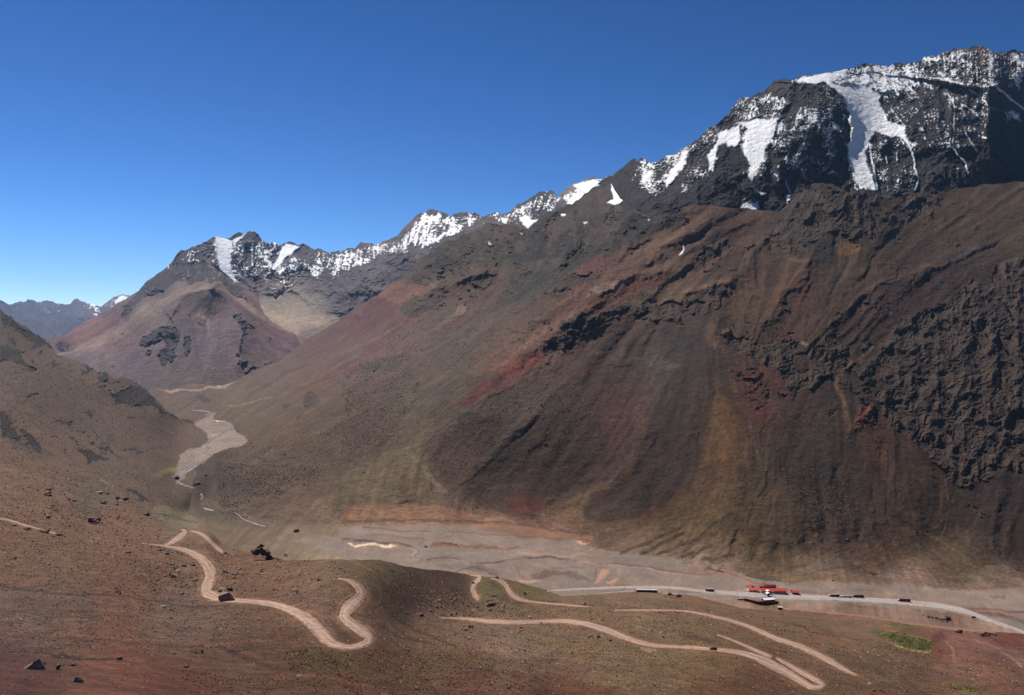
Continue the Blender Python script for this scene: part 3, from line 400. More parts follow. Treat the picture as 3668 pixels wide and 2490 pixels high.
V.line('H 0 735,150 740,300 755,450 800,540 830', 6, (150, 106, 98)); V.line('H 160 715,300 745,420 790,530 822', 6, (128, 78, 70)); V.line('H 0 745,200 752', 4, (128, 84, 78)); V.line('H 180 713,230 725,270 742', 6, (48, 30, 22), rel=-4); V.line('H 430 765,560 795,660 805', 6, (70, 46, 32), rel=-3); V.line('H 1120 725,1210 712', 4, (64, 42, 32), rel=-3); V.line('H 1235 730,1260 742,1320 748', 8, (52, 34, 26), rel=-5)
V.poly('H 650 790,740 770,900 740,1000 750,1100 745,1230 790,1100 800,850 812,700 815', (120, 94, 66), soft=7, a=.7); V.line('H 1250 800,1500 795,1750 840,1950 858,2323 830', 12, (112, 90, 82)); V.poly('H 2090 890,2180 890,2190 912,2110 912', (112, 86, 78), soft=4, rel=3); V.line('H 1000 870,1300 855,1410 820', 4, (122, 94, 84)); V.line('H 1380 882,1450 884', 9, (150, 120, 106)); V.line('H 700 850,900 880,1200 910,1500 915,1700 940,1900 970,2100 1000,2323 1015', 7, (132, 98, 90)); V.line('H 1750 965,1950 985,2323 1012', 5, (104, 70, 64)); V.line('H 1950 1000,2050 1020,2323 1070', 14, (96, 74, 68)); V.line('H 2000 1000,2200 1020,2323 1050', 7, (150, 100, 92))
V.poly('H 400 850,440 830,560 820,660 850,560 850', (118, 76, 70), soft=5, a=.8)
# pale skirt of the slopes: fans, bowls, scars
V.poly('D 0 870,300 720,600 600,570 750,640 900,700 1000,600 1060,300 1080,0 1060', (108, 94, 74), soft=14, a=.7); V.line('D 560 640,500 720,440 850,420 1000', 10, (92, 80, 62)); V.line('D 590 860,640 930,700 980', 16, (134, 118, 104), a=.7); V.line('D 450 700,560 780,620 900', 20, (122, 110, 92), a=.5)
V.poly('D 580 690,700 560,900 470,1100 440,1000 700,830 940,720 970,640 900,590 800', (88, 66, 56), soft=16, a=.8, rel=6)
V.poly('D 1000 720,1350 480,1500 420,1750 500,1850 760,1740 920,1500 1080,1300 1135,1150 1130,980 1120,850 1020,830 950', (76, 58, 46), soft=22, a=.75, rel=-4); V.poly('D 1120 1060,1230 1010,1400 1060,1340 1120,1230 1135,1150 1125', (98, 48, 40), soft=34, a=.8); V.poly('D 1200 960,1330 960,1350 1050,1150 1060', (88, 50, 42), soft=34, a=.6)  # first bowl: shade of a slope turned from the sun, painted dark
V.poly('D 1640 1100,1780 980,1960 860,2120 640,2260 480,2324 460; E 0 900,50 1000; H 60 0; G 2300 200,2250 260,2100 350,1900 395,1760 410,1660 370', (66, 50, 42), soft=14, a=.85, rel=-5); V.line('G 2300 200,2250 260,2180 310,2050 360', 22, (92, 48, 34), a=.7)  # second bowl: its shaded slope is darkened in the colour too
V.line('D 1980 560,1900 680,1830 790,1740 910,1650 980', 15, (72, 42, 36), rel=-5); V.line('D 2080 500,2040 640,1960 800,1800 960,1620 1050,1420 1120', 34, (104, 82, 62), a=.7, rel=4); V.line('D 1330 480,1240 600,1120 680,1000 800,900 890,820 940', 11, (66, 46, 38), rel=-5); V.line('D 1290 470,1180 590,1060 680,950 790', 14, (104, 84, 68), a=.6, rel=3)
V.line('D 2324 300,2200 420,2100 560,2050 700', 16, (62, 50, 50), a=.7, rel=-4); V.line('D 2324 30,2250 200,2170 330,2100 430', 30, (66, 56, 58), a=.7); V.line('D 2250 560,2180 750,2080 900', 26, (84, 64, 52), a=.6); V.line('D 1080 320,960 360,860 430,760 500,650 580,560 680', 8, (76, 64, 60), rel=-4)
V.poly('D 760 450,850 340,960 240,1100 150,1330 10,1380 10,1300 150,1180 210,1100 280,960 340,850 400', (112, 54, 48), soft=7, a=.7); V.poly('D 770 440,850 350,940 260,1060 190,1120 210,1060 280,950 340,860 390', (106, 56, 48), soft=10, rel=-3, a=.8); V.poly('D 1000 200,1100 190,1060 270', (78, 48, 54), soft=7, a=.7)
V.poly('C 1000 1577,1500 1200,1620 1130,1760 1100,1700 1150,1400 1300,1250 1420,1130 1577', (128, 96, 76), soft=16, a=.6); V.poly('C 1050 1577,1180 1480,1330 1470,1400 1500,1250 1577', (124, 62, 46), soft=10, a=.8); V.poly('C 1580 920,1660 830,1760 810,1750 870,1640 930', (112, 68, 58), soft=12); V.poly('C 1870 900,1940 850,1930 880,1880 910', (110, 66, 56), soft=9); V.poly('C 1700 1060,1900 1000,2200 900,2250 920,2000 1050,1800 1080,1720 1150,1650 1180', (112, 66, 48), soft=8, a=.9, rel=-4); V.poly('C 1650 1050,1800 960,2000 960,1850 1020,1680 1060', (138, 118, 110), soft=7, a=.8)
V.line('C 2324 1060,2150 1080,2000 1100,1900 1130', 22, (120, 98, 74), a=.8, rel=4); V.line('E 320 315,250 350,100 390,0 410', 18, (124, 92, 70), rel=7); V.poly('C 2000 1100,2050 1040,2150 1060,2100 1090', (84, 74, 50), soft=6); V.poly('C 2324 590,2100 640,1800 860,1900 870,2100 800,2324 740', (112, 84, 66), soft=30, a=.5)
V.poly('C 1300 900,1450 800,1600 780,1750 760,1600 880,1300 1060,1000 1180,950 1180,1200 1040', (72, 70, 68), soft=12, a=.8); V.poly('C 240 1060,400 960,450 930,560 960,600 1010,480 1100,400 1130,300 1070', (124, 84, 76), soft=7, a=.9); V.poly('C 130 1180,260 1070,330 1090,400 1140,330 1170,180 1200', (100, 66, 66), soft=5, a=.9, rel=6); V.line('C 540 850,620 1010,640 1000', 7, (122, 104, 92)); V.line('C 700 740,800 830,840 830', 10, (116, 100, 90), a=.7); V.line('C 920 620,900 720,860 750', 7, (150, 134, 124)); V.line('C 1190 700,1130 900', 12, (92, 86, 76), a=.7); V.line('C 1400 640,1340 850', 12, (92, 86, 76), a=.6); V.line('C 1320 800,1240 960,1100 1020,1000 1110', 10, (108, 88, 78), a=.7)
V.poly('C 700 1230,780 1160,830 1115,855 1150,840 1190,760 1190', (128, 108, 96), soft=5, rel=5); V.poly('C 680 1270,820 1200,850 1200,800 1240,700 1290', (98, 58, 56), soft=5); V.poly('C 650 1050,900 960,1050 950,1110 1010,1000 1100,850 1130,720 1130,690 1060', (100, 68, 62), soft=10, a=.7); V.line('C 500 1200,350 1330,150 1500,0 1577', 22, (112, 62, 64), a=.7); V.line('C 420 1250,250 1350,0 1460', 12, (120, 92, 92), a=.6); V.line('C 800 1180,500 1400,250 1577', 20, (112, 88, 84), a=.5); V.poly('C 0 1290,150 1190,380 1140,400 1200,200 1280,0 1340', (104, 66, 70), soft=10, a=.7)
V.poly('D 130 140,260 70,470 30,460 80,300 150,220 170,110 170', (84, 78, 64), soft=6, rden=.55); V.poly('D 0 220,180 190,170 230,0 260', None, soft=6, rden=.5); V.poly('D 0 250,400 250,500 500,350 650,150 780,0 820', None, soft=30, rden=.3); V.poly('F 1300 150,1500 60,1800 30,2050 50,2150 100,2000 180,1600 240,1400 230', None, soft=20, rden=.32); V.poly('F 1300 130,1450 40,1500 60,1400 200,1350 300,1700 330,1600 335,1300 290', (66, 54, 48), soft=8, a=.7, rden=.5)
V.poly('D 820 490,900 500,990 640,980 680,900 640', None, soft=12, rden=.4); V.poly('C 2000 1510,2150 1470,2324 1530,2324 1577,2100 1577; D 2150 130,2000 60', (96, 92, 86), soft=9, a=.5); V.poly('D 2030 150,2170 180,2120 240,2050 200', (98, 74, 54), soft=8, a=.7); V.line('D 1820 118,1900 125,1990 115', 6, (44, 36, 32), rel=3); V.line('D 1640 170,1760 130,1700 200', 14, (112, 58, 52), a=.7)
V.poly('B 1600 1330,1660 1390,1640 1400,1580 1330', (92, 52, 46), soft=5, a=.8); V.line('B 2130 1000,2000 1080,1900 1120', 5, (134, 92, 76)); V.line('B 2324 960,2150 1020,2050 1080', 10, (104, 56, 50), a=.8); V.line('B 2200 950,1900 1120,1700 1220', 14, (110, 92, 80), a=.4); V.line('B 1520 1190,1700 1160,1850 1130', 5, (126, 112, 98)); V.poly('B 1260 1020,1370 1020,1360 1035,1270 1035', (84, 84, 84), soft=3); V.poly('B 1060 1070,1230 1080,1400 1065,1600 1022,1540 1055,1350 1085,1200 1090', (148, 130, 118), soft=3); V.line('B 1380 1040,1500 985', 6, (158, 128, 100)); V.poly('B 1330 1110,1400 1110,1430 1160,1390 1170', (74, 64, 60), soft=5, a=.8)
for q, h, a_, b_ in [('C 2324 640,2000 820,1700 1000,1400 1200,1050 1450', 16, 60, 26), ('C 2150 880,1900 960,1650 1130,1400 1310,1200 1480', 16, 50, 18), ('C 1760 1100,1560 1240,1300 1420,1000 1577', 18, 60, 20), ('C 1000 570,1050 700,1000 800,900 900', 12, 30, 16), ('C 1190 600,1230 750,1250 850,1180 960', 14, 26, 18), ('C 700 710,600 850,450 950,280 1060,120 1190', 18, 26, 30), ('C 960 900,800 980,640 1020,480 1130,380 1220', 20, 24, 34), ('C 850 1130,700 1230,450 1420,200 1577', 14, 40, 18), ('C 1330 590,1350 720,1310 850', 14, 24, 20), ('C 1560 440,1600 600,1560 720,1480 850', 22, 40, 24), ('C 1850 300,1960 460,1900 620,1750 760', 24, 50, 24), ('C 2324 480,2150 560,1950 700', 12, 30, 20), ('C 1500 650,1420 800,1330 900', 10, 20, 18),
    ('E 170 420,180 600,170 800,140 1050,60 1300', 14, 60, 30), ('E 320 320,200 360,0 420', 16, 30, 40), ('E 880 200,740 330,620 500,540 660', 20, 30, 40), ('E 780 350,700 420,650 560', 12, 20, 30), ('E 1380 330,1200 440,1050 590,900 740', 20, 30, 50), ('E 2000 130,1750 230,1500 310', 16, 30, 50), ('E 560 60,500 130,430 240,330 320', 16, 30, 26), ('E 1030 30,1040 140,1045 240', -9, 30, 30), ('E 480 440,420 560,400 650', 8, 20, 20), ('E 850 900,800 1000,780 1100', -10, 20, 20),
    ('D 2324 100,2150 330,2060 560,1900 850,1700 1000', 12, 50, 30), ('D 1700 60,1500 260,1300 470,1050 700,860 900', 10, 70, 34), ('D 1380 60,1150 250,900 420,620 640', 10, 40, 26), ('D 1000 60,760 240,500 430,350 620', 9, 40, 26), ('D 620 40,420 200,200 330', 7, 30, 24), ('E 250 1090,330 1350,380 1577', 9, 40, 40), ('E 660 1250,720 1400,700 1577;H 720 200,800 380', 12, 70, 60), ('E 1200 1200,1260 1400,1260 1577;H 1260 200,1300 400', 12, 50, 50), ('H 1560 0,1600 200,1620 400', 12, 60, 60), ('H 2100 200,2000 380,1950 560', 12, 60, 60), ('H 420 0,380 200,200 420', 9, 60, 40), ('B 2324 700,2100 850,1850 1010,1600 1130', 10, 40, 26), ('B 2324 1180,2000 1330,1750 1430', 8, 30, 30), ('F 2150 120,1850 200,1600 240', 10, 26, 16), ('F 1900 30,1650 60,1450 130', 10, 20, 20), ('F 2200 40,1950 90,1700 160', 9, 20, 20)]: V.ridge(q, h*(1.15 if q[0] == 'C' else .7), a_, b_, 1.6)
for q in ['A 600 1450,300 1577', 'C 1850 700,1500 1000', 'C 2250 800,1900 900,1600 1150', 'C 1600 1200,1200 1520', 'D 1600 200,1200 560', 'D 2150 300,1950 700', 'D 900 200,600 450', 'E 120 700,100 1100', 'E 700 600,690 720', 'E 400 330,440 500', 'E 950 350,880 560', 'E 1500 350,1250 560', 'E 350 400,330 620', 'H 350 100,200 300', 'H 900 100,950 400', 'H 1450 100,1450 350', 'H 2200 250,2100 500', 'E 1250 60,1150 220', 'E 1650 100,1450 240', 'C 400 1300,0 1540', 'C 1100 1250,700 1577', 'B 2200 800,1800 1080']: V.line(q, 7, (60, 48, 44), a=.45, rel=-5, warp=1.5)
# the gravel pool and brook bed
V.poly(POOL, (130, 119, 114), soft=3, flat=1)
V.poly('F 1630 340,1700 360,1720 390,1850 420,2100 450,2324 460,2324 500,1900 440,1700 400', (118, 98, 90), soft=7, a=.8, flat=.5)
# olive and ochre aprons east
V.poly('E 215 1080,300 1110,380 1250,430 1400,455 1577,150 1577,185 1250', (104, 74, 38), soft=14, a=.75); V.line('E 180 640,230 720,300 850,340 1000,420 1200,470 1400,520 1577; H 480 150,450 300', 12, (92, 72, 56), a=.8, rel=-3); V.line('E 170 700,180 1000,210 1100', 12, (58, 44, 38), rel=-5); V.line('E 200 640,170 740,230 770', 26, (108, 84, 58), a=.8); V.line('E 640 1260,560 1330,530 1370,545 1470', 10, (56, 44, 36), rel=-5); V.poly('E 560 1180,610 1260,530 1340,500 1340,430 1230', (98, 54, 40), soft=8, a=.8)
V.line('E 1180 860,1120 920,1060 980,1040 1030,1080 1130,1120 1250,1130 1350', 14, (122, 92, 66), a=.9); V.line('E 1060 940,1025 990,1030 1080,1065 1160,1080 1280,1095 1400,1085 1577; H 1050 30,1010 160', 14, (54, 36, 28), rel=-8); V.line('E 1200 860,1300 780', 9, (110, 82, 62)); V.poly('E 1290 1330,1400 1350,1380 1577,1280 1577', (98, 62, 40), soft=9, a=.8); V.line('E 1420 1350,1430 1577; H 1410 0,1390 100,1385 350', 7, (66, 46, 34), rel=-3); V.line('E 2090 340,2140 410,2180 500,2200 560,2180 680', 9, (98, 72, 54)); V.line('E 2200 560,2160 720,2130 850', 30, (86, 64, 54), a=.7)
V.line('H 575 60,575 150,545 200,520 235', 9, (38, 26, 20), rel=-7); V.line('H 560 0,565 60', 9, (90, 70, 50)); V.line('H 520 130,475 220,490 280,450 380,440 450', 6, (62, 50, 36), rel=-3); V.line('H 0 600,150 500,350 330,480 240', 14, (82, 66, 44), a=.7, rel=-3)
for p in ['H 60 640,120 590,200 560', 'H 130 655,230 650,340 630', 'H 0 560,100 520,230 400', 'H 320 560,360 520,370 470', 'H 0 640,70 600', 'G 2150 620,2280 570,2324 540', 'G 1900 610,2100 540,2300 450', 'G 2040 620,2200 540,2324 480']: V.line(p, 12, (70, 56, 36), rel=-7)
V.poly('H 710 420,780 400,940 385,940 400,800 425,720 440', (72, 52, 40), soft=4, rel=-4); V.poly('H 740 460,900 430,920 420,900 440,760 480,900 500,980 515,800 500', (82, 64, 48), soft=4, a=.7, rel=3); V.poly('H 510 520,600 520,690 545,640 550,520 540', (84, 66, 56), soft=5, rel=3); V.poly('H 120 665,250 655,330 640,340 655,200 680', (104, 82, 50), soft=6, rel=5); V.line('H 850 690,700 720', 6, (84, 66, 46)); V.line('H 900 740,1050 710,1200 700', 10, (86, 66, 48), a=.7)
V.line('H 1400 400,1500 440,1650 480,1750 530,1850 590,1950 650,2020 690,2150 705,2323 750', 12, (120, 98, 72), a=.8); V.line('H 1340 550,1420 640,1490 710', 8, (116, 88, 68), a=.7); V.line('H 2000 700,2180 770', 5, (120, 92, 70)); V.line('H 2250 715,2323 740', 6, (44, 30, 26)); V.poly('H 1840 190,1920 165,1920 190,1860 250,1800 290,1830 230', (74, 78, 36), soft=5); V.line('H 1790 80,1790 200,1810 270,1800 340,1780 440,1760 500', 5, (110, 100, 90), rel=-2); V.line('H 1800 310,1740 420,1690 480', 12, (96, 80, 68), a=.7)
V.poly('H 1400 0,1740 0,1790 100,1780 300,1690 460,1500 430,1400 350', (80, 62, 42), soft=14, a=.7); V.poly('H 2323 400,2250 620,2323 680', (58, 42, 38), soft=30, a=.7); V.line('H 2323 250,2150 450,2080 600', 10, (82, 62, 52), a=.5); V.line('H 2323 350,2240 500,2180 600', 8, (82, 62, 52), a=.5)
V.poly('H 700 0,1000 0,1080 100,950 200,850 200,700 120', (64, 52, 46), soft=14, rden=.15, a=.6); V.poly('H 780 260,900 200,1050 170,1150 350,1400 380,1500 430,1100 480,980 450,950 300', (74, 58, 48), soft=14, rden=.15, a=.6); V.poly('H 690 100,850 270,960 330,990 300,900 180', None, soft=7, rden=.3)
V.poly('E 900 620,1100 560,1300 380,1560 300,1640 270,1700 290,1600 420,1300 560,1150 700,1000 740', (70, 50, 48), soft=14, a=.7, rden=.2); V.line('E 1380 330,1250 400,1130 520,1000 620,860 780', 14, (104, 76, 56), a=.8, rel=8); V.line('E 1800 210,1600 250,1420 320', 16, (94, 70, 56), a=.8, rel=5); V.poly('E 1800 210,1950 100,2030 60,2010 110,1900 190', (92, 80, 82), soft=5, a=.8); V.line('E 2130 80,2323 20', 30, (96, 82, 54), a=.7); V.poly('E 1050 160,1080 80,1200 60,1230 110,1170 140,1060 160', (112, 82, 46), soft=8); V.poly('E 700 0,1020 0,1040 230,900 220', (58, 52, 46), soft=12, a=.6); V.poly('E 630 170,740 190,870 190,830 220,760 210', (112, 86, 70), soft=8, a=.7)
V.line('E 880 200,760 300,700 420,640 470', 9, (112, 82, 62), a=.8, rel=5); V.line('E 780 350,850 430,880 480', 16, (112, 66, 44), a=.7, rel=4); V.line('E 900 290,1050 260,1230 290', 6, (84, 66, 40)); V.poly('E 930 480,1030 300,1180 320,1200 340,1000 430', (68, 60, 52), soft=10, a=.7, rel=-4); V.poly('E 1200 240,1250 240,1240 270,1210 270', (112, 76, 44), soft=5)
V.line('E 350 420,560 400,700 380', 12, (104, 76, 56), a=.7, rel=4); V.line('E 340 360,350 480,350 640', 12, (96, 76, 46), a=.7); V.poly('E 640 560,740 520,760 760,640 740', (86, 56, 46), soft=10, a=.7); V.poly('E 800 740,860 750,840 775,820 770', (108, 104, 100), soft=4); V.poly('E 1400 550,1430 560,1420 580,1400 575', (104, 98, 94), soft=4)
V.line('E 500 100,400 130,250 170,100 200,0 240', 12, (98, 74, 58), a=.8, rel=5); V.line('E 300 320,420 430,470 460', 10, (104, 78, 58), a=.7)
# dark cliffs
A.rtint[:] = lin((36, 31, 30)); V.rtint[:] = lin((74, 63, 58))
V.poly('C 560 800,700 690,1050 560,1330 560,1560 430,1850 300,1990 480,2324 470,2324 560,1950 690,1700 840,1450 800,1200 860,1000 770,700 880', (46, 43, 45), soft=22, a=.95); V.poly('C 330 990,480 860,700 700,900 640,1100 600,1200 860,1000 860,760 850,620 940,560 1010,420 960', (62, 58, 52), soft=18, a=.7); V.poly('C 1150 900,1350 860,1600 780,1900 640,1700 800,1400 960,1200 1060,1050 1120', (66, 64, 62), soft=18, a=.7)
for q, k in [('C 560 800,700 700,1050 560,1330 560,1560 430,1840 300,2000 480,2324 490,2324 560,2000 620,1800 760,1560 800,1330 800,1000 860,700 950,600 900', .5), ('C 1500 480,1840 310,1960 500,1850 700,1650 780,1500 700', .58), ('C 430 1080,700 960,1100 920,1130 1020,900 1120,650 1180,420 1220', .36), ('C 1350 1080,1600 930,1760 930,1700 1020,1400 1080', .38), ('C 1180 1300,1450 1200,1450 1260,1250 1340', .36), ('A 560 1577,700 1430,900 1250,1200 1290,1700 1310,1900 1290,1700 1500,1300 1577', .34), ('E 500 0,1500 0,1480 120,1250 60,900 160,600 180', .34), ('E 1280 760,2323 160,2323 700,1900 800,1300 1000', .30), ('E 260 660,800 700,820 860,540 880,300 800', .36), ('E 60 200,330 40,400 100,150 260', .36), ('E 1700 20,2000 60,1900 130,1700 110', .3), ('E 1000 540,1650 250,1720 300,1100 720,940 760', .26), ('D 100 60,480 20,440 100,150 240', .3)]: V.poly(q, None, soft=26, rock=k, warp=2)
for q, k in [('B 0 560,200 660,380 830,1000 1060,1150 1240,1000 1230,750 1130,400 930,200 930,0 880', .30), ('B 0 1180,150 1250,320 1530,150 1500,0 1400', .34), ('B 320 1250,900 1450,1050 1530,850 1577,500 1560,300 1350', .26), ('F 780 150,950 170,1060 260,950 270', .3)]: A.poly(q, None, soft=24, rock=k, warp=2)
RV = ['E 1380 830,1380 740,1440 640,1560 570,1650 530,1830 510,1870 400,2000 350,2100 370,2160 430,2220 540,2230 640,2150 720,2323 660,2323 1577;H 2323 60,2150 60,2060 110,1970 160,1880 150,1780 80,1740 0;E 1700 1560,1600 1440,1440 1330,1340 1200,1310 1100,1300 1000,1100 940,1230 870',
      'E 2100 310,2150 230,2250 190,2323 170,2323 700,2240 640,2230 540,2170 430,2130 390', 'E 250 680,320 660,340 710,430 730,540 770,650 750,740 770,770 860,800 960,800 1080,730 1080,690 1000,620 900,540 880,460 860,380 820,300 760',
      'E 860 860,900 800,980 770,1080 770,1140 810,1155 890,1080 930,1030 980,950 1000,860 1070,810 1070,800 980,850 920', 'A 600 1577,700 1430,760 1360,830 1275,870 1290,1000 1350,1060 1430,1120 1310,1170 1295,1200 1310,1330 1340,1365 1395,1250 1400,1310 1480,1300 1577;E 970 0,960 40,850 60,780 60,850 130,640 130,560 60,580 0',
      'A 1500 1340,1540 1320,1650 1350,1650 1430,1560 1440,1500 1420', 'A 1380 1480,1450 1420,1520 1480,1500 1560,1420 1540', 'E 1080 0,1300 0,1270 30,1130 30', 'A 1660 1440,1710 1440,1700 1470,1660 1460', 'E 1390 0,1430 0,1460 30,1410 25',
      'C 1640 720,1660 640,1780 580,1880 550,1930 590,1880 620,1760 690,1700 740', 'C 1510 560,1560 440,1700 350,1840 300,1850 400,1830 450,1800 500,1700 560,1540 610', 'C 1330 590,1500 510,1540 610,1490 660,1440 690,1400 640', 'C 360 960,480 870,600 950,590 990,520 960,420 950', 'C 470 960,560 970,590 1010,500 1000',
      'C 390 1180,480 1090,600 1040,640 1000,700 990,700 1080,560 1180,480 1210', 'C 860 930,960 910,1050 940,1010 1010,900 990', 'C 1380 1060,1500 950,1600 920,1760 920,1720 960,1600 1010,1450 1040', 'C 1180 1310,1300 1230,1420 1210,1300 1290,1200 1330',
      'C 1500 1260,1600 1160,1740 1190,1830 1170,1900 1150,2100 1120,2210 1110,2324 1130,2324 1240,2200 1220,2080 1170,1920 1200,1780 1240,1700 1300,1620 1350,1580 1400,1480 1480,1380 1480,1360 1420,1450 1380,1540 1300', 'C 1380 820,1450 820,1500 860,1420 870', 'C 1160 870,1290 890,1240 910', 'C 1170 850,1240 850,1300 900,1250 890', 'C 1490 840,1550 850,1500 865', 'C 1700 1380,1790 1350,1720 1395', 'C 2070 1220,2324 1200,2324 1260,2150 1235',
      'E 0 480,150 470,160 550,90 550,0 580', 'E 180 370,230 350,300 390,260 460,260 520,180 520', 'E 650 480,730 490,730 540,660 530', 'E 560 650,600 630,570 665', 'E 100 170,180 90,320 40,300 80,150 190', 'E 420 100,480 60,500 100,440 120', 'H 1930 290,2000 310,2070 350,2030 370,1960 340', 'B 1930 1200,1940 1175,2000 1160,1990 1185,1940 1210', 'B 2050 1180,2080 1120,2110 1095,2180 1130,2130 1180,2070 1200', 'B 2000 1275,2030 1260,2040 1280,2010 1290',
      'E 370 200,410 195,440 220,400 225', 'E 110 280,180 260,160 280', 'E 250 260,360 250,350 275,270 275', 'E 1550 290,1610 260,1650 290,1590 300', 'E 940 750,1000 680,1040 670,1010 720', 'C 700 800,850 700,900 750,760 790', 'C 830 810,960 720,1000 740,880 820', 'C 690 880,760 850,780 860,700 910', 'C 850 640,1000 560,1180 600,1150 700,1000 720,880 720', 'C 1160 700,1260 680,1250 760,1200 780', 'C 1740 760,1830 740,1760 790', 'C 1940 760,2030 740,1990 780', 'C 2000 420,2100 380,2130 500,2050 540,1990 470', 'C 2150 400,2324 370,2324 470,2200 500']
for i, p in enumerate(RV): V.poly(p, None, soft=7, rock=1, rel=7, warp=1.4)
V.poly('E 1560 580,1830 530,1900 600,2000 620,2150 600,2050 680,1900 720,1700 740,1600 720,1450 700,1460 650', (38, 32, 31), soft=8, rel=-16); V.line('E 1100 950,1250 990,1400 995,1600 965,1900 975,2150 985', 12, (36, 31, 30), rel=-12, warp=1.5); V.line('E 1800 880,1960 910,2100 850', 8, (74, 54, 44), a=.6); V.line('E 1780 860,1900 740,2000 690,2040 680', 28, (80, 56, 44), a=.8); V.line('E 2150 700,2160 900,2180 1100,2230 1200', 14, (38, 33, 31), rel=-14, warp=1.4); V.poly('E 2120 1400,2250 1220,2323 1180,2323 1440,2200 1577,2130 1500', (30, 27, 27), soft=10, rel=-22)  # first patch paints the cliff's deep shadow into the rock colour
V.poly('E 1620 870,1700 830,1760 860,1740 950,1640 930', (80, 52, 42), soft=10, a=.7); V.poly('E 1340 1000,1400 1050,1300 1130,1220 1200,1180 1150,1080 1080,1070 1010,1160 1040', (60, 46, 42), soft=7, rock=.5)
V.poly('E 320 920,400 940,470 930,500 900,540 1000,600 1100,560 1230,440 1170,400 1050,340 1000', (84, 50, 36), soft=5, rock=.6, rden=.6); V.poly('E 420 1000,480 930,560 950,540 1010,470 1080', (98, 52, 34), soft=6, rock=.5); V.poly('E 1140 1330,1220 1180,1320 1170,1340 1320,1220 1350,1150 1350', (98, 62, 44), soft=5, rock=.85, rel=8); V.poly('E 570 1080,610 1080,600 1130,570 1120', DK, soft=3, rock=1); V.poly('E 640 1080,710 1110,690 1150,650 1130', DK, soft=3, rock=1); V.poly('E 960 1220,1060 1180,1060 1220,1010 1260,960 1240', (66, 50, 42), soft=3, rock=.9, rel=4); V.poly('E 1200 760,1300 760,1280 790,1220 800', (84, 74, 70), soft=3, rock=.8)
V.poly('C 360 1577,250 1577,400 1480,600 1480,500 1560', None, soft=9, rden=.4); V.poly('C 850 1050,1000 1010,960 1090', (88, 76, 76), soft=6, rden=.5)
V.poly('C 720 1100,900 1060,1100 1150,1000 1210,700 1200', None, soft=20, rden=.14); V.poly('C 1220 1000,2324 560,2324 520,1600 640,1200 700,700 900', None, soft=20, rden=.08)
for p in ['C 1835 310,1870 285,1950 310,1930 360,1950 380,1880 440,1840 455,1815 440,1860 400', 'C 1490 505,1525 505,1515 520,1495 525', 'C 1645 568,1665 570,1655 578', 'C 2300 780,2324 740,2324 770,2305 785', 'E 0 100,15 90,10 120,0 130', 'C 1205 630,1225 632,1215 638', 'C 1010 690,1020 710,1030 722,1015 715', 'C 2098 540,2105 550,2100 556']: V.poly(p, None, soft=2, snow=1, rock=0)

# ------------------------------------------------------------------ the snowy massif
topS = np.concatenate([pts('C 1700 300,1850 240,1900 190,1990 130,2020 150,2030 122,2044 118,2060 128,2085 150,2140 158,2230 110,2290 85'), pts('A 0 1012,50 985,100 950,150 900,230 850,270 810,300 770,360 710,400 665,470 655,530 625,590 580,650 545,690 535,740 540,750 543,800 520,900 508,1050 485,1150 465,1240 430,1330 440,1400 450,1430 440,1480 425,1540 440,1600 420,1650 385,1720 380,1780 345,1810 350,1850 335,1950 325,2025 308,2060 330,2110 350,2150 360,2200 345,2260 335,2323 355'), [[HI, 150]]])
botS = np.array([[x, np.interp(x, topV[:, 0], topV[:, 1])+45] for x in range(2100, 3940, 30)]); 
S = Field('snowy_massif', 2150, HI, topS, botS, jit=(8, 40, ([2100, 2446, 2830, 2860, 3080, 3200, 3668], [1, 1.2, 1.2, .15, .3, 1.2, 1])), seed=3)
PS = [(2150, 640, 4200), (2250, 600, 3900), (2200, 700, 3650), (2446, 530, 3550), (2446, 760, 2900), (2600, 560, 3300), (2600, 740, 2950), (2650, 380, 3700), (2750, 640, 3050), (2700, 745, 2980), (2820, 285, 3900), (2960, 330, 3650), (2900, 450, 3350), (2850, 600, 3100), (3000, 680, 3080), (3040, 450, 3480), (3060, 550, 3350), (3100, 700, 3060), (3150, 235, 4150), (3150, 400, 3650),
      (3300, 300, 3950), (3300, 450, 3450), (3300, 680, 3080), (3400, 600, 3150), (3510, 165, 4300), (3668, 190, 4350), (3550, 400, 3600), (3668, 400, 3750), (3550, 650, 3130), (3668, 650, 3150), (3930, 150, 4300), (3930, 640, 3100)]
S.depth(PS)
S.base([('A 200 1100', (72, 64, 66)), ('A 450 750', (84, 78, 78)), ('A 700 900', (70, 64, 64)), ('A 700 1250', (58, 50, 52)), ('A 200 1300', (72, 62, 62)), ('A 1450 1150', (70, 64, 66)), ('A 1700 900', (66, 60, 62)), ('A 1900 1100', (54, 48, 50)), ('A 1900 400', (120, 100, 90)), ('A 2200 800', (40, 36, 40)), ('A 1550 480', (76, 70, 72)), ('C 2100 400', (62, 54, 56)), ('A 1350 1300', (80, 74, 76))], sig=110)
S.rock[:] = .85
S.poly('A 1850 340,2030 310,2110 355,2330 480,2323 440,2100 410,1950 400,1850 380', (140, 118, 104), soft=9, a=.6, sden=.42); S.poly('A 2100 360,2323 360,2323 420,2200 400', (190, 176, 166), soft=6, sden=.5)
S.ridge('A 750 560,980 565,1050 640,1110 720,1145 800,1145 940,1115 1000,1140 1150,1210 1300', 26, 70, 9); S.poly('A 930 840,980 700,1060 700,1120 760,1140 850,1080 880,980 850', (40, 36, 38), soft=6, rel=-14); S.poly('A 1040 1010,1115 990,1140 1130,1200 1290,1050 1240', (42, 38, 42), soft=9, rel=-10, a=.9)  # dark patches put the shade of the buttress's right face into the colour
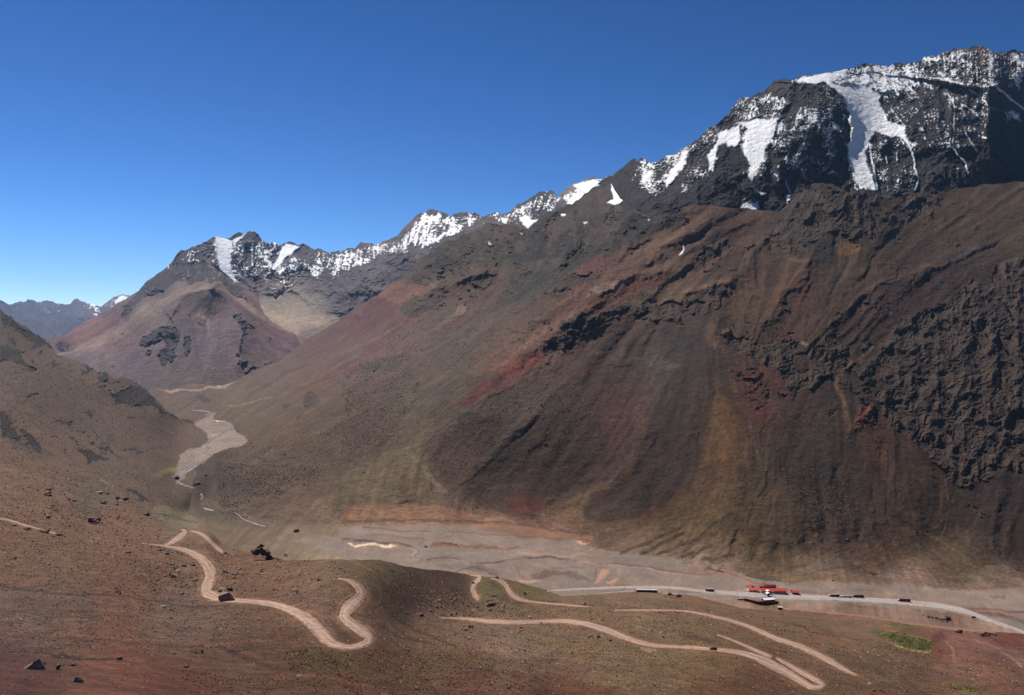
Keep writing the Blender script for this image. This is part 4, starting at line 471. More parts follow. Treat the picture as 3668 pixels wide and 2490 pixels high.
S.ridge('A 1780 560,2080 600,2080 800,2060 950,2180 1100,2240 1240', 80, 120, 12); S.poly('A 2090 640,2200 740,2323 900,2323 1250,2100 1250,2000 1170,2200 1200,2080 950,2070 700', (26, 25, 30), soft=14, rel=-40, warp=1.6); S.poly('A 2200 620,2323 560,2323 740,2230 700', (40, 42, 52), soft=8, rel=-20)  # near-black patches: deep shadow at the far right, painted as colour
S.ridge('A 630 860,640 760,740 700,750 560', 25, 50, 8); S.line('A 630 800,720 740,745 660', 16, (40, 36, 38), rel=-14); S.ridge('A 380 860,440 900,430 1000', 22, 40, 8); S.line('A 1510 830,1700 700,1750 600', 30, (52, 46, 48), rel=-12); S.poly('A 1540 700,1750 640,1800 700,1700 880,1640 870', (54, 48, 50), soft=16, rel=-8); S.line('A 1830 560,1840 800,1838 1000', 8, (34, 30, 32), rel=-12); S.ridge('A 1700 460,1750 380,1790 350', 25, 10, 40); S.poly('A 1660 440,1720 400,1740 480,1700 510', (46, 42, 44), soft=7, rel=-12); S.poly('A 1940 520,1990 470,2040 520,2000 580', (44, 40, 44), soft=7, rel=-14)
S.poly('A 220 1000,330 1000,440 1040,440 1120,380 1180,250 1150,200 1130', (48, 44, 46), soft=8, rel=14); S.poly('A 80 1300,200 1150,500 1250,540 1400,200 1400,0 1400', (52, 46, 48), soft=14, a=.7); S.poly('A 480 1200,700 1150,720 1300,700 1400,560 1410,520 1280', (62, 54, 56), soft=12, rock=.4); S.poly('A 1120 590,1150 570,1200 580,1140 600', DK, soft=4, rock=1)
S.poly('A 280 830,330 700,480 660,700 640,740 700,640 800,500 820', None, soft=10, sden=.42); S.poly('A 0 1010,250 840,330 860,150 1200,0 1300', None, soft=12, sden=.3); S.poly('A 600 860,1000 600,1080 700,960 820,900 960,700 1000,560 1060', None, soft=16, sden=.42); S.poly('A 640 1000,1000 850,1050 1000,900 1250,700 1150,520 1180,540 1050', None, soft=16, sden=.2); S.poly('A 740 545,1240 430,1480 440,1520 600,1330 620,1050 560', None, soft=7, sden=.66)
S.poly('A 1480 430,1800 350,2050 320,2323 400,2323 620,2100 600,1800 580,1500 600', None, soft=14, sden=.42); S.poly('A 1340 650,1560 600,1560 850,1450 820', None, soft=14, sden=.35); S.poly('A 1560 620,2080 600,2060 900,1900 1150,1560 1000', None, soft=20, sden=.17); S.poly('A 1260 950,1560 950,1620 1300,1300 1300', None, soft=14, sden=.22); S.poly('C 2000 140,2324 80,2200 400,1950 300', None, soft=9, sden=.35); S.poly('A 400 900,600 860,560 1050,440 1150', None, soft=9, sden=.4)
GL = ['A 330 850,400 830,620 800,630 830,600 850,680 850,620 900,580 1000,540 1100,500 1190,470 1225,440 1200,450 1130,415 1010,440 880,400 850', 'A 250 900,300 890,330 870,380 860,390 960,370 1000,320 990,300 950,250 1000,220 1060,170 1160,160 1060,230 990',
      'A 750 545,820 522,1060 484,1090 492,1010 555,1100 590,1290 590,1280 620,1350 650,1340 720,1400 800,1480 840,1530 920,1540 980,1480 930,1400 930,1335 885,1280 930,1240 1020,1260 1110,1310 1290,1200 1280,1170 1200,1130 1100,1122 1000,1145 950,1130 720,1080 640,1020 590,980 570,850 570',
      'A 615 1165,650 1165,640 1190,620 1190', 'A 500 1285,560 1320,540 1335,520 1310', 'A 400 1415,430 1380,520 1365,500 1418', 'A 710 1350,745 1360,720 1390', 'A 418 655,465 655,455 668,420 668', 'C 2050 260,2080 200,2115 200,2100 270,2060 310', 'C 2210 290,2230 210,2300 150,2324 70;A 0 1030,50 1012,20 1080,0 1130;C 2230 330', 'C 2090 155,2140 155,2130 180,2100 175', 'A 1540 980,1600 1000,1570 1020', 'A 1300 470,1400 460,1380 490,1320 500', 'A 1000 840,1060 850,1070 880,1030 870', 'A 2220 770,2270 780,2300 820,2250 800', 'A 1730 480,1800 500,1780 520,1740 500', 'A 1820 480,1880 480,1870 520,1830 510', 'A 1540 490,1580 550,1560 580,1510 540']
for p in GL: S.poly(p, None, soft=26, sden=.5, warp=1.5)
for p in GL: S.poly(p, None, soft=4, snow=1, rock=0, warp=1.1)
S.poly('A 1040 600,1120 610,1150 760,1160 960,1150 1100,1200 1270,1300 1290,1240 1020,1300 890,1480 900,1350 720', None, soft=20, rel=-3)
for p, w in [('A 1555 1010,1570 1060,1580 1150,1605 1220,1580 1300', 5), ('A 1790 640,1850 720', 5), ('A 1836 1000,1870 1050,1920 1110,1925 1150,1940 1175', 5), ('A 1950 600,2030 660', 5), ('A 1890 700,1960 745,2030 805', 4), ('A 1920 900,1960 970,2000 1030', 4), ('A 1265 950,1280 1060,1300 1130,1320 1290', 5), ('A 1850 780,1840 1000', 3), ('A 1800 540,1900 575', 8), ('A 1680 525,1800 545', 6), ('A 480 690,520 780', 4), ('A 2045 680,2075 710', 5), ('A 1385 1060,1390 1110', 4), ('A 1455 1040,1460 1100', 4), ('A 1500 920,1560 1030', 8), ('A 1460 510,1560 620', 7), ('A 2130 600,2323 750', 6), ('A 700 1230,740 1330', 3)]: S.line(p, w, None, soft=1.5, snow=1, warp=.7, a=.95)

# ------------------------------------------------------------------ the pyramid in the middle, the cirque behind it, the far range
topC = np.concatenate([[[100, 1240]], pts('B 280 745,320 730,400 712,440 705,490 665,600 600,720 540,880 440,940 400,1000 335,1060 290,1110 260,1170 200,1195 160,1230 125,1260 130,1310 95,1350 110,1390 180,1450 240,1510 275,1560 320,1590 350,1650 380,1700 390,1760 410,1770 500,1800 560,1850 612,1950 670,2010 695,2025 725,2060 790,2120 860'), [[1160, 1320]]])
C = Field('pyramid_mountain', 110, 1150, topC, np.array([[110, 1460], [560, 1470], [1150, 1400]]), jit=(5, 40, ([100, 400, 480, 780, 930, 1060], [.5, .6, 1.4, 1.2, .4, .3])), seed=4)
PC = [(110, 1250, 6300), (110, 1460, 4700), (190, 1260, 6000), (250, 1180, 6200), (360, 1120, 6500), (480, 1050, 6700), (560, 960, 7000), (650, 900, 7000), (700, 885, 7000), (760, 960, 6600), (840, 1010, 6400), (930, 1045, 6300), (760, 1020, 5650), (690, 1050, 5600), (640, 1100, 5500), (560, 1180, 5300), (470, 1080, 6100), (560, 1020, 6200), (650, 980, 6300), (400, 1330, 4800), (250, 1265, 5600), (350, 1200, 5800),
      (870, 1080, 5800), (960, 1150, 5650), (1060, 1200, 5500), (1080, 1240, 5300), (850, 1180, 5050), (760, 1150, 5250), (700, 1250, 4850), (600, 1300, 4750), (900, 1300, 4700), (1000, 1270, 5000), (700, 1370, 4350), (560, 1390, 4350), (560, 1470, 4000), (800, 1385, 4350), (1150, 1400, 4600)]
C.depth(PC); C.rk = 2.0
C.base([('B 400 780', (122, 92, 96)), ('B 600 700', (134, 96, 98)), ('B 800 650', (120, 88, 92)), ('B 500 850', (120, 104, 108)), ('B 700 800', (122, 104, 104)), ('B 900 680', (118, 102, 104)), ('B 1050 560', (140, 120, 112)), ('B 1250 430', (148, 128, 114)), ('B 1400 370', (150, 130, 112)), ('B 1100 330', (84, 80, 88)), ('B 1300 250', (76, 72, 82)), ('B 950 450', (100, 92, 92)), ('B 1450 430', (104, 84, 82)), ('B 1350 480', (100, 82, 86)), ('B 1250 600', (98, 84, 92)), ('B 1400 530', (124, 108, 104)),
        ('B 1550 650', (112, 96, 102)), ('B 1450 750', (110, 92, 98)), ('B 1500 880', (106, 88, 94)), ('B 1300 950', (100, 88, 90)), ('B 900 930', (102, 88, 96)), ('B 1100 980', (98, 84, 86)), ('B 1650 530', (120, 90, 90)), ('B 1800 620', (118, 92, 92)), ('B 1900 700', (110, 82, 86)), ('B 1800 750', (112, 88, 94)), ('B 1850 850', (110, 84, 86)), ('B 1750 850', (124, 104, 98)), ('B 1400 960', (98, 90, 76)), ('B 1200 1000', (98, 88, 80)), ('B 1600 960', (108, 94, 92)), ('B 1300 1020', (104, 86, 78)), ('B 1350 800', (98, 84, 92))], sig=45)
C.poly('B 400 830,700 690,900 560,1100 450,1430 350,1480 390,1250 430,1050 560,850 700,650 810,450 850', (148, 128, 118), soft=10, a=.8); C.poly('B 310 740,500 670,800 520,870 490,800 650,600 760,450 810,380 800', (124, 88, 92), soft=10, a=.7); C.line('B 350 750,600 640,760 560', 8, (150, 118, 116), a=.6); C.line('B 400 835,560 800,700 750', 12, (162, 138, 126), a=.8)
C.poly('B 1320 570,1400 510,1470 478,1460 540,1440 620,1430 700,1420 640,1390 590', (160, 136, 122), soft=5, a=.9); C.poly('B 1210 450,1400 390,1500 400,1560 500,1400 470,1300 520,1160 560,1240 480', (98, 82, 84), soft=9, a=.8); C.poly('B 1440 370,1560 410,1700 480,1900 620,2010 690,1950 690,1750 590,1600 470,1500 410', (156, 134, 118), soft=6, a=.8); C.poly('B 1560 470,1700 570,1850 680,1990 720,1950 770,1800 700,1650 560', (122, 84, 86), soft=8, a=.8)
C.ridge('B 1450 375,1350 400,1250 450,1200 530', 10, 8, 30); C.ridge('B 1450 380,1560 480,1640 600,1660 720,1640 860,1620 910', 14, 40, 12); C.ridge('B 1560 320,1700 480,1900 640,2010 720', 12, 30, 30); C.ridge('B 1190 640,1230 700,1210 800,1190 900', 14, 40, 12); C.ridge('B 1100 300,1000 420,820 560,500 790', 10, 25, 25); C.line('B 1470 480,1440 700,1400 900', 22, (126, 110, 110), a=.5, rel=-4); C.line('B 1290 560,1320 700,1340 850', 8, (84, 74, 84), rel=-3)
for p, rk in [('B 920 780,1000 700,1090 650,1180 640,1220 670,1225 740,1190 800,1200 870,1110 910,1080 880,1060 850,1130 770,1110 740,1000 760', 1), ('B 1250 720,1300 720,1300 860,1260 840', .9), ('B 960 800,1040 790,1000 840', .8), ('B 860 480,1000 335,1110 260,1230 125,1310 95,1350 110,1390 180,1450 240,1510 275,1590 350,1530 350,1400 330,1300 360,1200 330,1100 400,1050 450,960 480,900 540,820 600,830 520', .9), ('B 1590 570,1640 570,1680 620,1750 680,1700 670,1660 700,1640 860,1620 850,1650 680', .9),
              ('B 1610 900,1640 860,1700 870,1660 900,1620 920', 1), ('B 1660 960,1730 920,1850 860,1900 880,1780 920,1680 970', .8), ('B 380 780,430 740,480 760,460 810,400 810', .9), ('B 1590 350,1640 350,1760 400,1770 430,1680 400,1600 390', 1), ('B 1500 340,1600 370,1700 480,1560 430', .8), ('B 1820 715,1850 715,1850 745,1825 740', .9), ('B 1970 740,2010 735,2000 755', .9), ('B 740 750,860 650,830 700,760 760', .7), ('B 1220 500,1300 450,1310 480,1240 530', .7), ('B 1310 590,1380 590,1400 640,1350 650', .5), ('B 750 910,780 910,770 930', .9), ('B 1900 850,1960 800,1990 810,1930 870', .6)]:
    C.poly(p, (58, 54, 66), soft=4, rock=rk, rel=6, a=.9 if rk > .7 else .5)
C.poly('B 1130 260,1230 125,1350 110,1350 200,1200 240', None, soft=5, sden=.2); C.poly('B 1180 590,1300 600,1330 680,1260 720,1180 640', (92, 84, 94), soft=5, rden=.3); C.poly('B 860 480,1000 360,1100 330,1080 430,950 520,860 600', (104, 96, 96), soft=10, a=.5)
topK = np.concatenate([[[640, 960]], pts('B 1245 150,1300 122,1330 100,1400 65,1440 50,1480 35,1500 42,1560 40,1620 10,1680 -2,1710 0,1730 -5,1760 25,1790 60,1830 85,1870 75,1900 95,1940 80,2000 72,2040 90,2060 78,2130 110,2200 125,2260 135,2300 132,2324 140'), pts('C 0 755,40 745,80 740,130 705,190 708,240 712,300 690,380 650,430 600,480 545,510 510,540 495,580 490,620 480,680 490,740 520,780 495,850 492,890 490,950 520,1050 505,1100 505,1150 495,1200 440,1240 420,1300 385,1340 360,1380 358,1410 345,1440 358,1480 395,1490 370,1540 330,1600 290,1690 262,1780 270,1850 240,1900 225,2100 220')])
K = Field('cirque_wall', 645, 2300, topK, np.array([[540, 1100], [800, 1180], [1000, 1330], [1200, 1260], [1500, 1010], [2300, 760]]), jit=(9, 34, None), seed=5)
PK = [(540, 1000, 8600), (690, 900, 8400), (780, 850, 8100), (905, 828, 8200), (1000, 870, 8100), (1130, 890, 7800), (1220, 890, 7500), (1350, 865, 7200), (1550, 755, 6600), (1700, 770, 6100), (1850, 740, 5700), (1960, 690, 5500), (2100, 650, 5100), (2300, 560, 4800), (800, 960, 7700), (830, 1010, 7500), (900, 960, 7600), (1000, 990, 7450), (950, 1040, 7250), (1000, 1100, 6900), (1100, 1030, 7150), (1100, 1120, 6550), (1190, 1150, 6200), (1060, 1190, 5950), (1040, 1250, 5700), (1000, 1330, 5400),
      (1250, 1000, 6600), (1250, 1100, 6200), (1350, 980, 6300), (1450, 900, 6150), (1450, 1010, 5800), (1600, 860, 5750), (1700, 850, 5500), (1900, 780, 5100), (2200, 720, 4600), (540, 1100, 8200), (1200, 1260, 5800)]
K.depth(PK)
K.base([('B 1420 150', (112, 100, 104)), ('B 1700 200', (72, 70, 84)), ('B 1650 300', (112, 104, 110)), ('B 1800 320', (120, 108, 108)), ('B 2000 200', (84, 80, 92)), ('B 2000 350', (112, 104, 108)), ('B 1950 420', (140, 128, 122)), ('B 1900 480', (150, 138, 128)), ('B 2050 520', (158, 146, 132)), ('B 2100 580', (154, 142, 130)), ('B 1950 560', (166, 150, 132)), ('B 2150 440', (126, 116, 114)), ('B 2250 450', (96, 90, 100)), ('B 2100 700', (136, 118, 116)), ('B 2200 260', (80, 76, 88)), ('B 2050 650', (168, 150, 134)), ('C 60 800', (84, 80, 92)), ('C 250 800', (96, 90, 98)), ('C 400 700', (104, 98, 102)), ('C 700 600', (86, 82, 90)), ('C 1000 600', (92, 84, 90)), ('C 1300 450', (66, 62, 68)), ('C 200 900', (104, 96, 104)), ('C 100 1030', (100, 94, 104)), ('C 1650 320', (130, 126, 130)), ('C 1100 620', (96, 84, 88)), ('C 350 850', (88, 86, 96))], sig=40)
K.rock[:] = .8
K.poly('B 1640 470,1850 430,2000 440,2100 480,2300 600,2050 700,1850 620', None, soft=14, rock=.12); K.poly('B 2300 600,2200 640,2000 700,1960 770,2100 760,2290 640', (132, 118, 118), soft=6, rock=.05); K.line('B 1720 500,1850 560,2000 620,2150 610,2270 600', 30, (168, 154, 136), a=.6); K.poly('B 1870 430,1920 425,1910 455,1880 455', (70, 68, 82), soft=3, rock=1); K.poly('B 2120 440,2200 400,2324 380;C 0 1000,100 1040,0 1200;B 2270 590,2150 530', (96, 90, 100), soft=8, rock=.55)
for p in ['B 2040 340,2200 300,2180 350,2120 370', 'B 1920 260,2060 240,2040 330,1980 300', 'B 1650 40,1740 10,1790 70,1720 120,1650 90', 'B 1600 200,1700 180,1740 280,1660 270', 'B 2220 410,2324 380,2300 440,2240 450', 'C 180 970,240 930,300 990,230 1060,190 1040', 'C 0 1060,60 1100,30 1150,0 1160', 'C 350 800,480 780,430 850,350 900,300 900', 'C 60 740,130 710,240 720,200 790,100 790', 'C 100 870,200 880,150 950', 'B 1850 80,1890 80,1890 140,1860 150']: K.poly(p, (56, 56, 72), soft=5, rel=8, rock=1, warp=1.5, a=.85)
K.poly('B 1400 60,1830 80,2324 140,2324 320,2000 300,1850 260,1600 320,1450 240', None, soft=14, sden=.36); K.poly('C 0 760,240 720,400 660,900 500,820 600,600 740,350 760,0 900', None, soft=12, sden=.42); K.poly('C 440 640,560 510,740 530,940 520,800 620,640 720,430 740,380 700', None, soft=8, sden=.56); K.poly('C 900 500,1200 500,1180 560,950 560', None, soft=8, sden=.4); K.poly('C 1190 470,1400 350,1490 400,1440 480,1200 560', None, soft=6, sden=.38); K.poly('C 1490 400,1700 270,1920 250,1860 330,1560 440', None, soft=5, sden=.7); K.poly('B 1750 260,2100 330,2000 420,1850 400', None, soft=14, sden=.2)
K.poly('C 1900 215,2200 215,2200 420,1850 320', None, soft=8, sden=.5)
for p in ['B 1468 38,1590 66,1580 110,1570 180,1560 250,1500 250,1475 190,1485 120,1465 60', 'B 1850 250,1890 180,1920 120,1950 85,2035 88,1990 150,1920 210,1870 250', 'B 1590 60,1680 2,1650 50,1600 110', 'C 640 690,700 630,725 640,670 690,630 712', 'C 1225 520,1260 510,1290 545,1330 540,1270 600,1240 570', 'C 1580 320,1700 270,1760 290,1660 370,1620 340', 'C 600 540,660 490,690 510,640 550', 'B 1495 250,1560 250,1620 340,1600 340,1530 290', 'C 1090 535,1130 535,1120 570,1095 560', 'B 1770 150,1850 210,1850 240,1800 190']: K.poly(p, None, soft=3, snow=1, rock=.1, sden=0, warp=.8, rel=-4)
topM = np.concatenate([[[LO, 1040]], pts('B -200 455,0 466,30 478,60 492,90 492,100 485,140 474,150 482,175 478,190 460,220 466,250 480,280 476,320 465,340 475,400 490,440 498,475 494,500 462,520 458,560 475,600 490,650 498,690 510,700 500,740 470,770 450,800 438,830 425,860 430,890 434,1000 440')])
M = Field('distant_range', LO, 540, topM, np.array([[LO, 1270], [540, 1270]]), jit=(4, 22, None), seed=6)
M.depth([(-260, 1060, 17000), (0, 1078, 17500), (150, 1080, 18000), (270, 1075, 18500), (460, 1058, 21000), (370, 1110, 17000), (200, 1130, 15500), (330, 1160, 15500), (100, 1180, 13800), (200, 1220, 12500), (-260, 1270, 11500), (0, 1270, 11800), (300, 1270, 12000), (540, 1270, 12500), (540, 1060, 22000)])
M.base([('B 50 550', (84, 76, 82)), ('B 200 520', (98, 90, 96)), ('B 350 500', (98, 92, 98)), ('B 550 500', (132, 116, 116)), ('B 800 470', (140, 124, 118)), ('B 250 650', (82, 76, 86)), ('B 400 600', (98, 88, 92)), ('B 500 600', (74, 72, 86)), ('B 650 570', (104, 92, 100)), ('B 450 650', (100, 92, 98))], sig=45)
M.rock[:] = .8; M.rk = 2.2; M.ridge('B 60 500,250 600,480 650', 20, 50, 18); M.ridge('B 250 500,400 560,600 590', 20, 40, 14); M.ridge('B 500 460,600 540,640 580', 14, 30, 12); M.poly('B 480 480,580 480,680 510,700 560,640 570,560 530', None, soft=6, sden=.33); M.poly('B 700 500,830 425,890 435,780 500', None, soft=4, sden=.55); M.poly('B 180 470,460 500,420 600,300 540', None, soft=6, sden=.14); M.poly('B 790 470,830 430,880 435,830 470,800 490', None, soft=2, snow=.9)

# ------------------------------------------------------------------ relief, snow speckle, tint variation
def crag(u, v, n):
    """heights of a cliff: big buttresses cut by gullies, blocks on them, thin ledges"""
    wx = u+18*fbm(u/70, v/70, 3, n+1); wy = v+18*fbm(u/70, v/70, 3, n+2)
    big = ridged(wx/96, wy/104, 7, n+3, .56)-.5
    blk = np.abs(gnoise((wx+.45*wy)/26, (wy-.3*wx)/30, n+4)); blk = blk+.6*np.abs(gnoise((wx+.45*wy)/12, (wy-.3*wx)/13, n+9))+.4*np.abs(gnoise(wx/6.5, wy/6, n+12))
    t = (big*3.0+blk*.7)*3.2; ter = np.floor(t)+sstep(.1, .75, t-np.floor(t))
    st_ = (.93*wy+.30*wx)/13+1.2*fbm(u/60, v/60, 2, n+15); fr = st_-np.floor(st_); led = np.where(fr < .8, fr/.8, (1-fr)/.2)*(.5+.5*sstep(-.2, .4, fbm(u/50, v/40, 2, n+17)))
    mk = sstep(-.28, .32, fbm(u/135, v/115, 3, n+21)); mk2 = sstep(-.2, .4, fbm(u/60, v/80, 3, n+25))
    return big*36*(.55+.75*mk)-blk*12*(1.35-mk)*(.45+.7*mk2)+ter*2.2+led*5.5*(.3+mk2)
def dress(s, G1, G2, kind, amp=1.0, streak=.1, breakup=True):
    q1 = samp(G1, s.U, s.V); q2 = samp(G2, s.U, s.V); px = s.Y0/F
    lum = s.col.mean(-1, keepdims=True); s.col = lum+(s.col-lum)*(.84 if s is S or s is K else (.93 if s is A else .86))
    if s is V or s is A:
        lm = np.maximum(s.col.mean(-1, keepdims=True), 1e-3); s.col = s.col*(lm/lm.mean())**(.24 if s is V else .1)
    if breakup:
        n = fbm(s.U/22, s.V/16, 5, 201, .66)*1.25+fbm(s.U/70, s.V/60, 3, 207)*.45+gnoise(s.U/6, s.V/5, 209)*.3
        m = sstep(-.06, .14, s.rock*1.15-.60+n*.95)*(s.rock > .03)
        s.rock = m; 
        tint = s.rtint*(1+.5*fbm(s.U/45, s.V/38, 4, 211)+.35*gnoise(s.U/8, s.V/7, 213))[..., None]
        s.col += (np.clip(tint, .004, 1)-s.col)*(m*.92)[..., None]
    else: s.col *= (1+s.rock*(.35*fbm(s.U/45, s.V/38, 4, 211)+.25*gnoise(s.U/8, s.V/7, 213)))[..., None]
    C_ = crag(s.U, s.V, s.n % 9)
    if kind == 'rock': S_ = q2*.7+fbm(s.U/120, s.V/120, 4, 21)*7+fbm(s.wu/22, s.wv/22, 4, 22)*1.6+q1*.3
    else:
        X = (s.U-UC)/F*s.Y0
        S_ = (fbm(X/260, s.Y0/260, 5, 41)*4.2+fbm(X/38, s.Y0/60, 4, 43)*.8)/np.maximum(px, .12)+(q2*(.35+.6*sstep(1350, 1150, s.V))+q1*.2+samp(S7, s.wu, s.wv)*(2.4+3.6*sstep(1400, 1150, s.V)))*(.25+np.clip(fbm(s.U/150, s.V/150, 2, 45)+.45, 0, 1))*(1-s.flat)+ridged(s.wu/45, s.wv/38, 5, 48, .6)*(1.5+6*sstep(1350, 1100, s.V))*np.clip(fbm(s.U/110, s.V/90, 3, 49)*2+.2, 0, 1)
        if s is A: S_ = (fbm(X/150, s.Y0/150, 3, 41)*2.6+fbm(X/30, s.Y0/42, 4, 43)*.9+fbm(X/7, s.Y0/9, 3, 47)*.22)/np.maximum(px, .1)
    R = C_*s.rock*(.72 if s is V else 1)+S_*(1-s.rock)
    # small scattered outcrops
    if s.rden.max() > 0:
        n = ridged(s.wu/11, s.wv/8, 3, 55, .6); n2 = fbm(s.U/60, s.V/60, 3, 58)
        m = sstep(0, .10, n+n2*.25-(1.02-s.rden*.55)); m *= (s.rden > .02)
        s.col += (s.rtint-s.col)*(m*.85)[..., None]; R = R+m*3.0
    # snow lying on ledges and in runnels
    if s.sden.max() > 0:
        n = fbm(s.wu/15+q2*.25, s.wv/6.5, 4, 61, .68)*.95+q1*.12+gnoise(s.U/5, s.V/3.4, 66)*.30+fbm(s.U/70, s.V/50, 3, 68)*.45+C_*.012
        m = sstep(0, .14, n-(.44-s.sden)*1.2); s.snow = np.maximum(s.snow, m*(s.sden > .03))
    if s.snow.max() > 0: R = R*(1-.66*s.snow)+s.snow*(fbm(s.U/26, s.V/14, 3, 90)*2.6)
    if s.flat.max() > 0: R = R*(1-.98*s.flat)
    pat = .35+np.clip(fbm(s.U/130, s.V/110, 3, 79)+.35, 0, 1)
    var = 1+streak*(.5*q1+.7*q2)*pat*(1-s.rock*.6)*(1-s.flat*.8)+.17*fbm(s.wu/60, s.wv/42, 5, 71, .6)+.20*gnoise(s.U/4.2, s.V/3.8, 73)+.12*gnoise(s.U/11, s.V/7, 74)
    hue = fbm(s.wu/90, s.wv/70, 4, 75)*.10+q2*.012; var = np.clip(var, .4, 1.8)
    s.col *= var[..., None]; s.col[..., 0] *= 1+hue; s.col[..., 2] *= 1-hue
    s.col = np.clip(s.col, .001, .95); s.finish(R*amp)
print('relief')
for q in [('D 470 640', -8, 34, 215, 14, (112, 98, 76)), ('D 700 480', -30, 24, 360, 22, (92, 74, 60)), ('D 1640 930', -30, 40, 150, 16, (108, 86, 60)), ('D 2150 330', -20, 16, 560, 26, (86, 68, 56)), ('E 525 1375', -2, 38, 420, 34, (98, 78, 54)), ('E 1060 1010', -8, 24, 620, 34, (84, 66, 52)), ('E 1390 1340', 6, 20, 480, 26, (86, 64, 48)), ('E 230 1060', 2, 16, 420, 24, (106, 78, 46)), ('H 1800 420', 24, 60, 190, 16, (100, 82, 60)), ('H 2230 60', -16, 22, 360, 26, (72, 56, 48)), ('B 2150 1230', -52, 22, 330, 18, (100, 82, 64)), ('E 1850 180', -60, 14, 420, 22, (92, 70, 56)), ('E 170 700', -24, 20, 420, 26, (76, 62, 54))]: V.fan(*q)
for s in (A, V): s.poly('S 675 1470,760 1500,800 1900,735 1935,640 1900,640 1700,672 1560', None, soft=14, flat=1.0, warp=.3)
e_ = np.interp(S.V, [300, 640, 800], [3565, 3540, 3600]); S.rel -= np.clip(S.wu-e_, 0, 160)*1.1*sstep(230, 420, S.V)
# ------------------------------------------------------------------ roads, brook: laid on the ground
ROADS = [('dirt_road', 'pale dirt road winding down the near slope, past a boulder, into a hairpin bend', 'F 960 546 2,1050 553 4,1150 567 12,1240 585 26,1320 615 46,1380 655 66,1425 710 84,1435 770 88,1410 830 92,1400 880 92,1450 908 70,1530 925 44,1600 935 34,1700 940 34,1850 957 42,1950 985 56,2050 1032 72,2130 1095 86,2185 1150 94,2230 1200 84,2290 1240 52;G 30 1254 34,80 1250 34,140 1236 44,185 1212 66,185 1180 80,140 1140 80,70 1095 76,25 1060 80,20 1020 88,60 970 92,120 920 86,140 880 80,110 835 56,60 803 30,20 790 12,-25 784 6'),
    ('dirt_road', 'short stretch of pale dirt road curving up to the brow above the first bend', 'F 1120 556 8,1160 545 26,1200 520 46,1240 490 46,1262 468 38,1255 454 18,1230 451 6'),
    ('dirt_road', 'narrow pale dirt road dropping from the brow behind the first bend', 'F 1297 460 8,1350 470 16,1400 500 26,1440 540 28,1480 580 28,1512 603 18'),
    ('dirt_road', 'thin line of dirt road crossing the upper left slope', 'F -400 350 9,0 370 9,100 398 11,200 432 12,250 442 8,320 462 12,375 476 7'),
    ('dirt_road', 'long pale dirt road running right from the rock field to the lower hairpin', 'G 680 1050 6,720 1053 8,800 1056 14,900 1064 24,1000 1077 32,1150 1083 30,1300 1080 26,1450 1072 26,1570 1077 34,1700 1100 42,1800 1135 46,1900 1175 44,2000 1210 38,2100 1235 28,2200 1245 24,2324 1251 22;H 50 1252 24,200 1266 26,350 1282 30,450 1302 42,560 1345 66,650 1390 62,750 1450 54,830 1500 44,880 1524 36,930 1527 34,955 1510 38,930 1488 42,870 1456 42,780 1410 34,700 1362 24,640 1325 12'),
    ('dirt_road', 'pale track rising left to join the long dirt road above the lower hairpin', 'H 232 1166 6,330 1200 13,430 1245 19,520 1283 22,590 1315 26'),
    ('dirt_road', 'pale dirt road on the middle ridge descending right below the customs post', 'G 1860 1000 6,2000 1000 8,2324 1001 9;H 100 1018 14,250 1050 20,400 1092 24,500 1132 30,600 1180 36,700 1215 32,800 1246 36,900 1292 42,1000 1347 42,1080 1393 34,1150 1430 18,1185 1442 6'),
    ('dirt_road', 'short steep dirt road with a tiny car between the brow and the rock field', 'G 884 762 8,925 764 14,945 772 26,935 790 30,905 815 32,893 850 34,900 885 36,925 915 30'),
    ('dirt_road', 'dirt road curling off the brow to the right of the short steep one', 'G 1025 784 10,1060 790 20,1100 810 32,1125 840 38,1150 885 38,1190 915 28,1260 938 17,1350 949 12,1500 961 10,1600 970 9,1685 977 6'),
    ('dirt_track', 'reddish dirt track through the grass below the highway', 'H 690 992 7,800 998 8,900 1006 8,1100 1028 8,1300 1050 8,1500 1082 9,1700 1112 12,1850 1130 14,2000 1142 14,2120 1150 10')]
HW = 'G 1405 870 7,1450 866 13,1550 860 15,1700 853 19,1850 847 21,2000 843 22,2200 846 22,2324 852 23;H 100 867 24,200 874 27,300 882 32,400 889 38,520 896 46,700 906 48,850 911 44,1000 917 38,1200 926 38,1400 938 40,1600 954 42,1750 970 44,1880 994 44,1980 1028 38,2080 1066 32,2180 1100 28,2260 1128 26,2323 1150 26,2460 1200 28'
SLIP = [('G 1740 887 4,1850 878 6,1960 870 8,1990 868 9', 'short grey side lane rising to the open end of the roadside shed'), ('G 2185 887 4,2324 889 6;H 150 892 5,420 898 4', 'thin pale side lane along the near edge of the highway')]
STREAM = ['B 1300 1215 3,1370 1220 4,1430 1228 5,1436 1240 5,1410 1256 6,1405 1268 5,1435 1285 5,1490 1290 5,1545 1300 5,1588 1330 6,1575 1345 5,1515 1362 6,1512 1383 5,1450 1408 5,1410 1435 7,1400 1455 6,1438 1468 6,1400 1490 5,1372 1500 6,1440 1512 6,1448 1524 6,1400 1545 6,1365 1570 8;F 1350 14 8,1270 60 7,1240 95 8,1213 110 7,1218 135 9,1260 152 7,1300 165 11,1345 180 11,1350 200 12,1382 222 11,1375 240 9,1345 262 12,1312 270 8,1330 290 9,1370 303 9,1420 316 9,1455 322 7',
          'F 1590 334 5,1630 352 8,1648 378 7,1700 396 4,1750 416 5,1808 430 6']
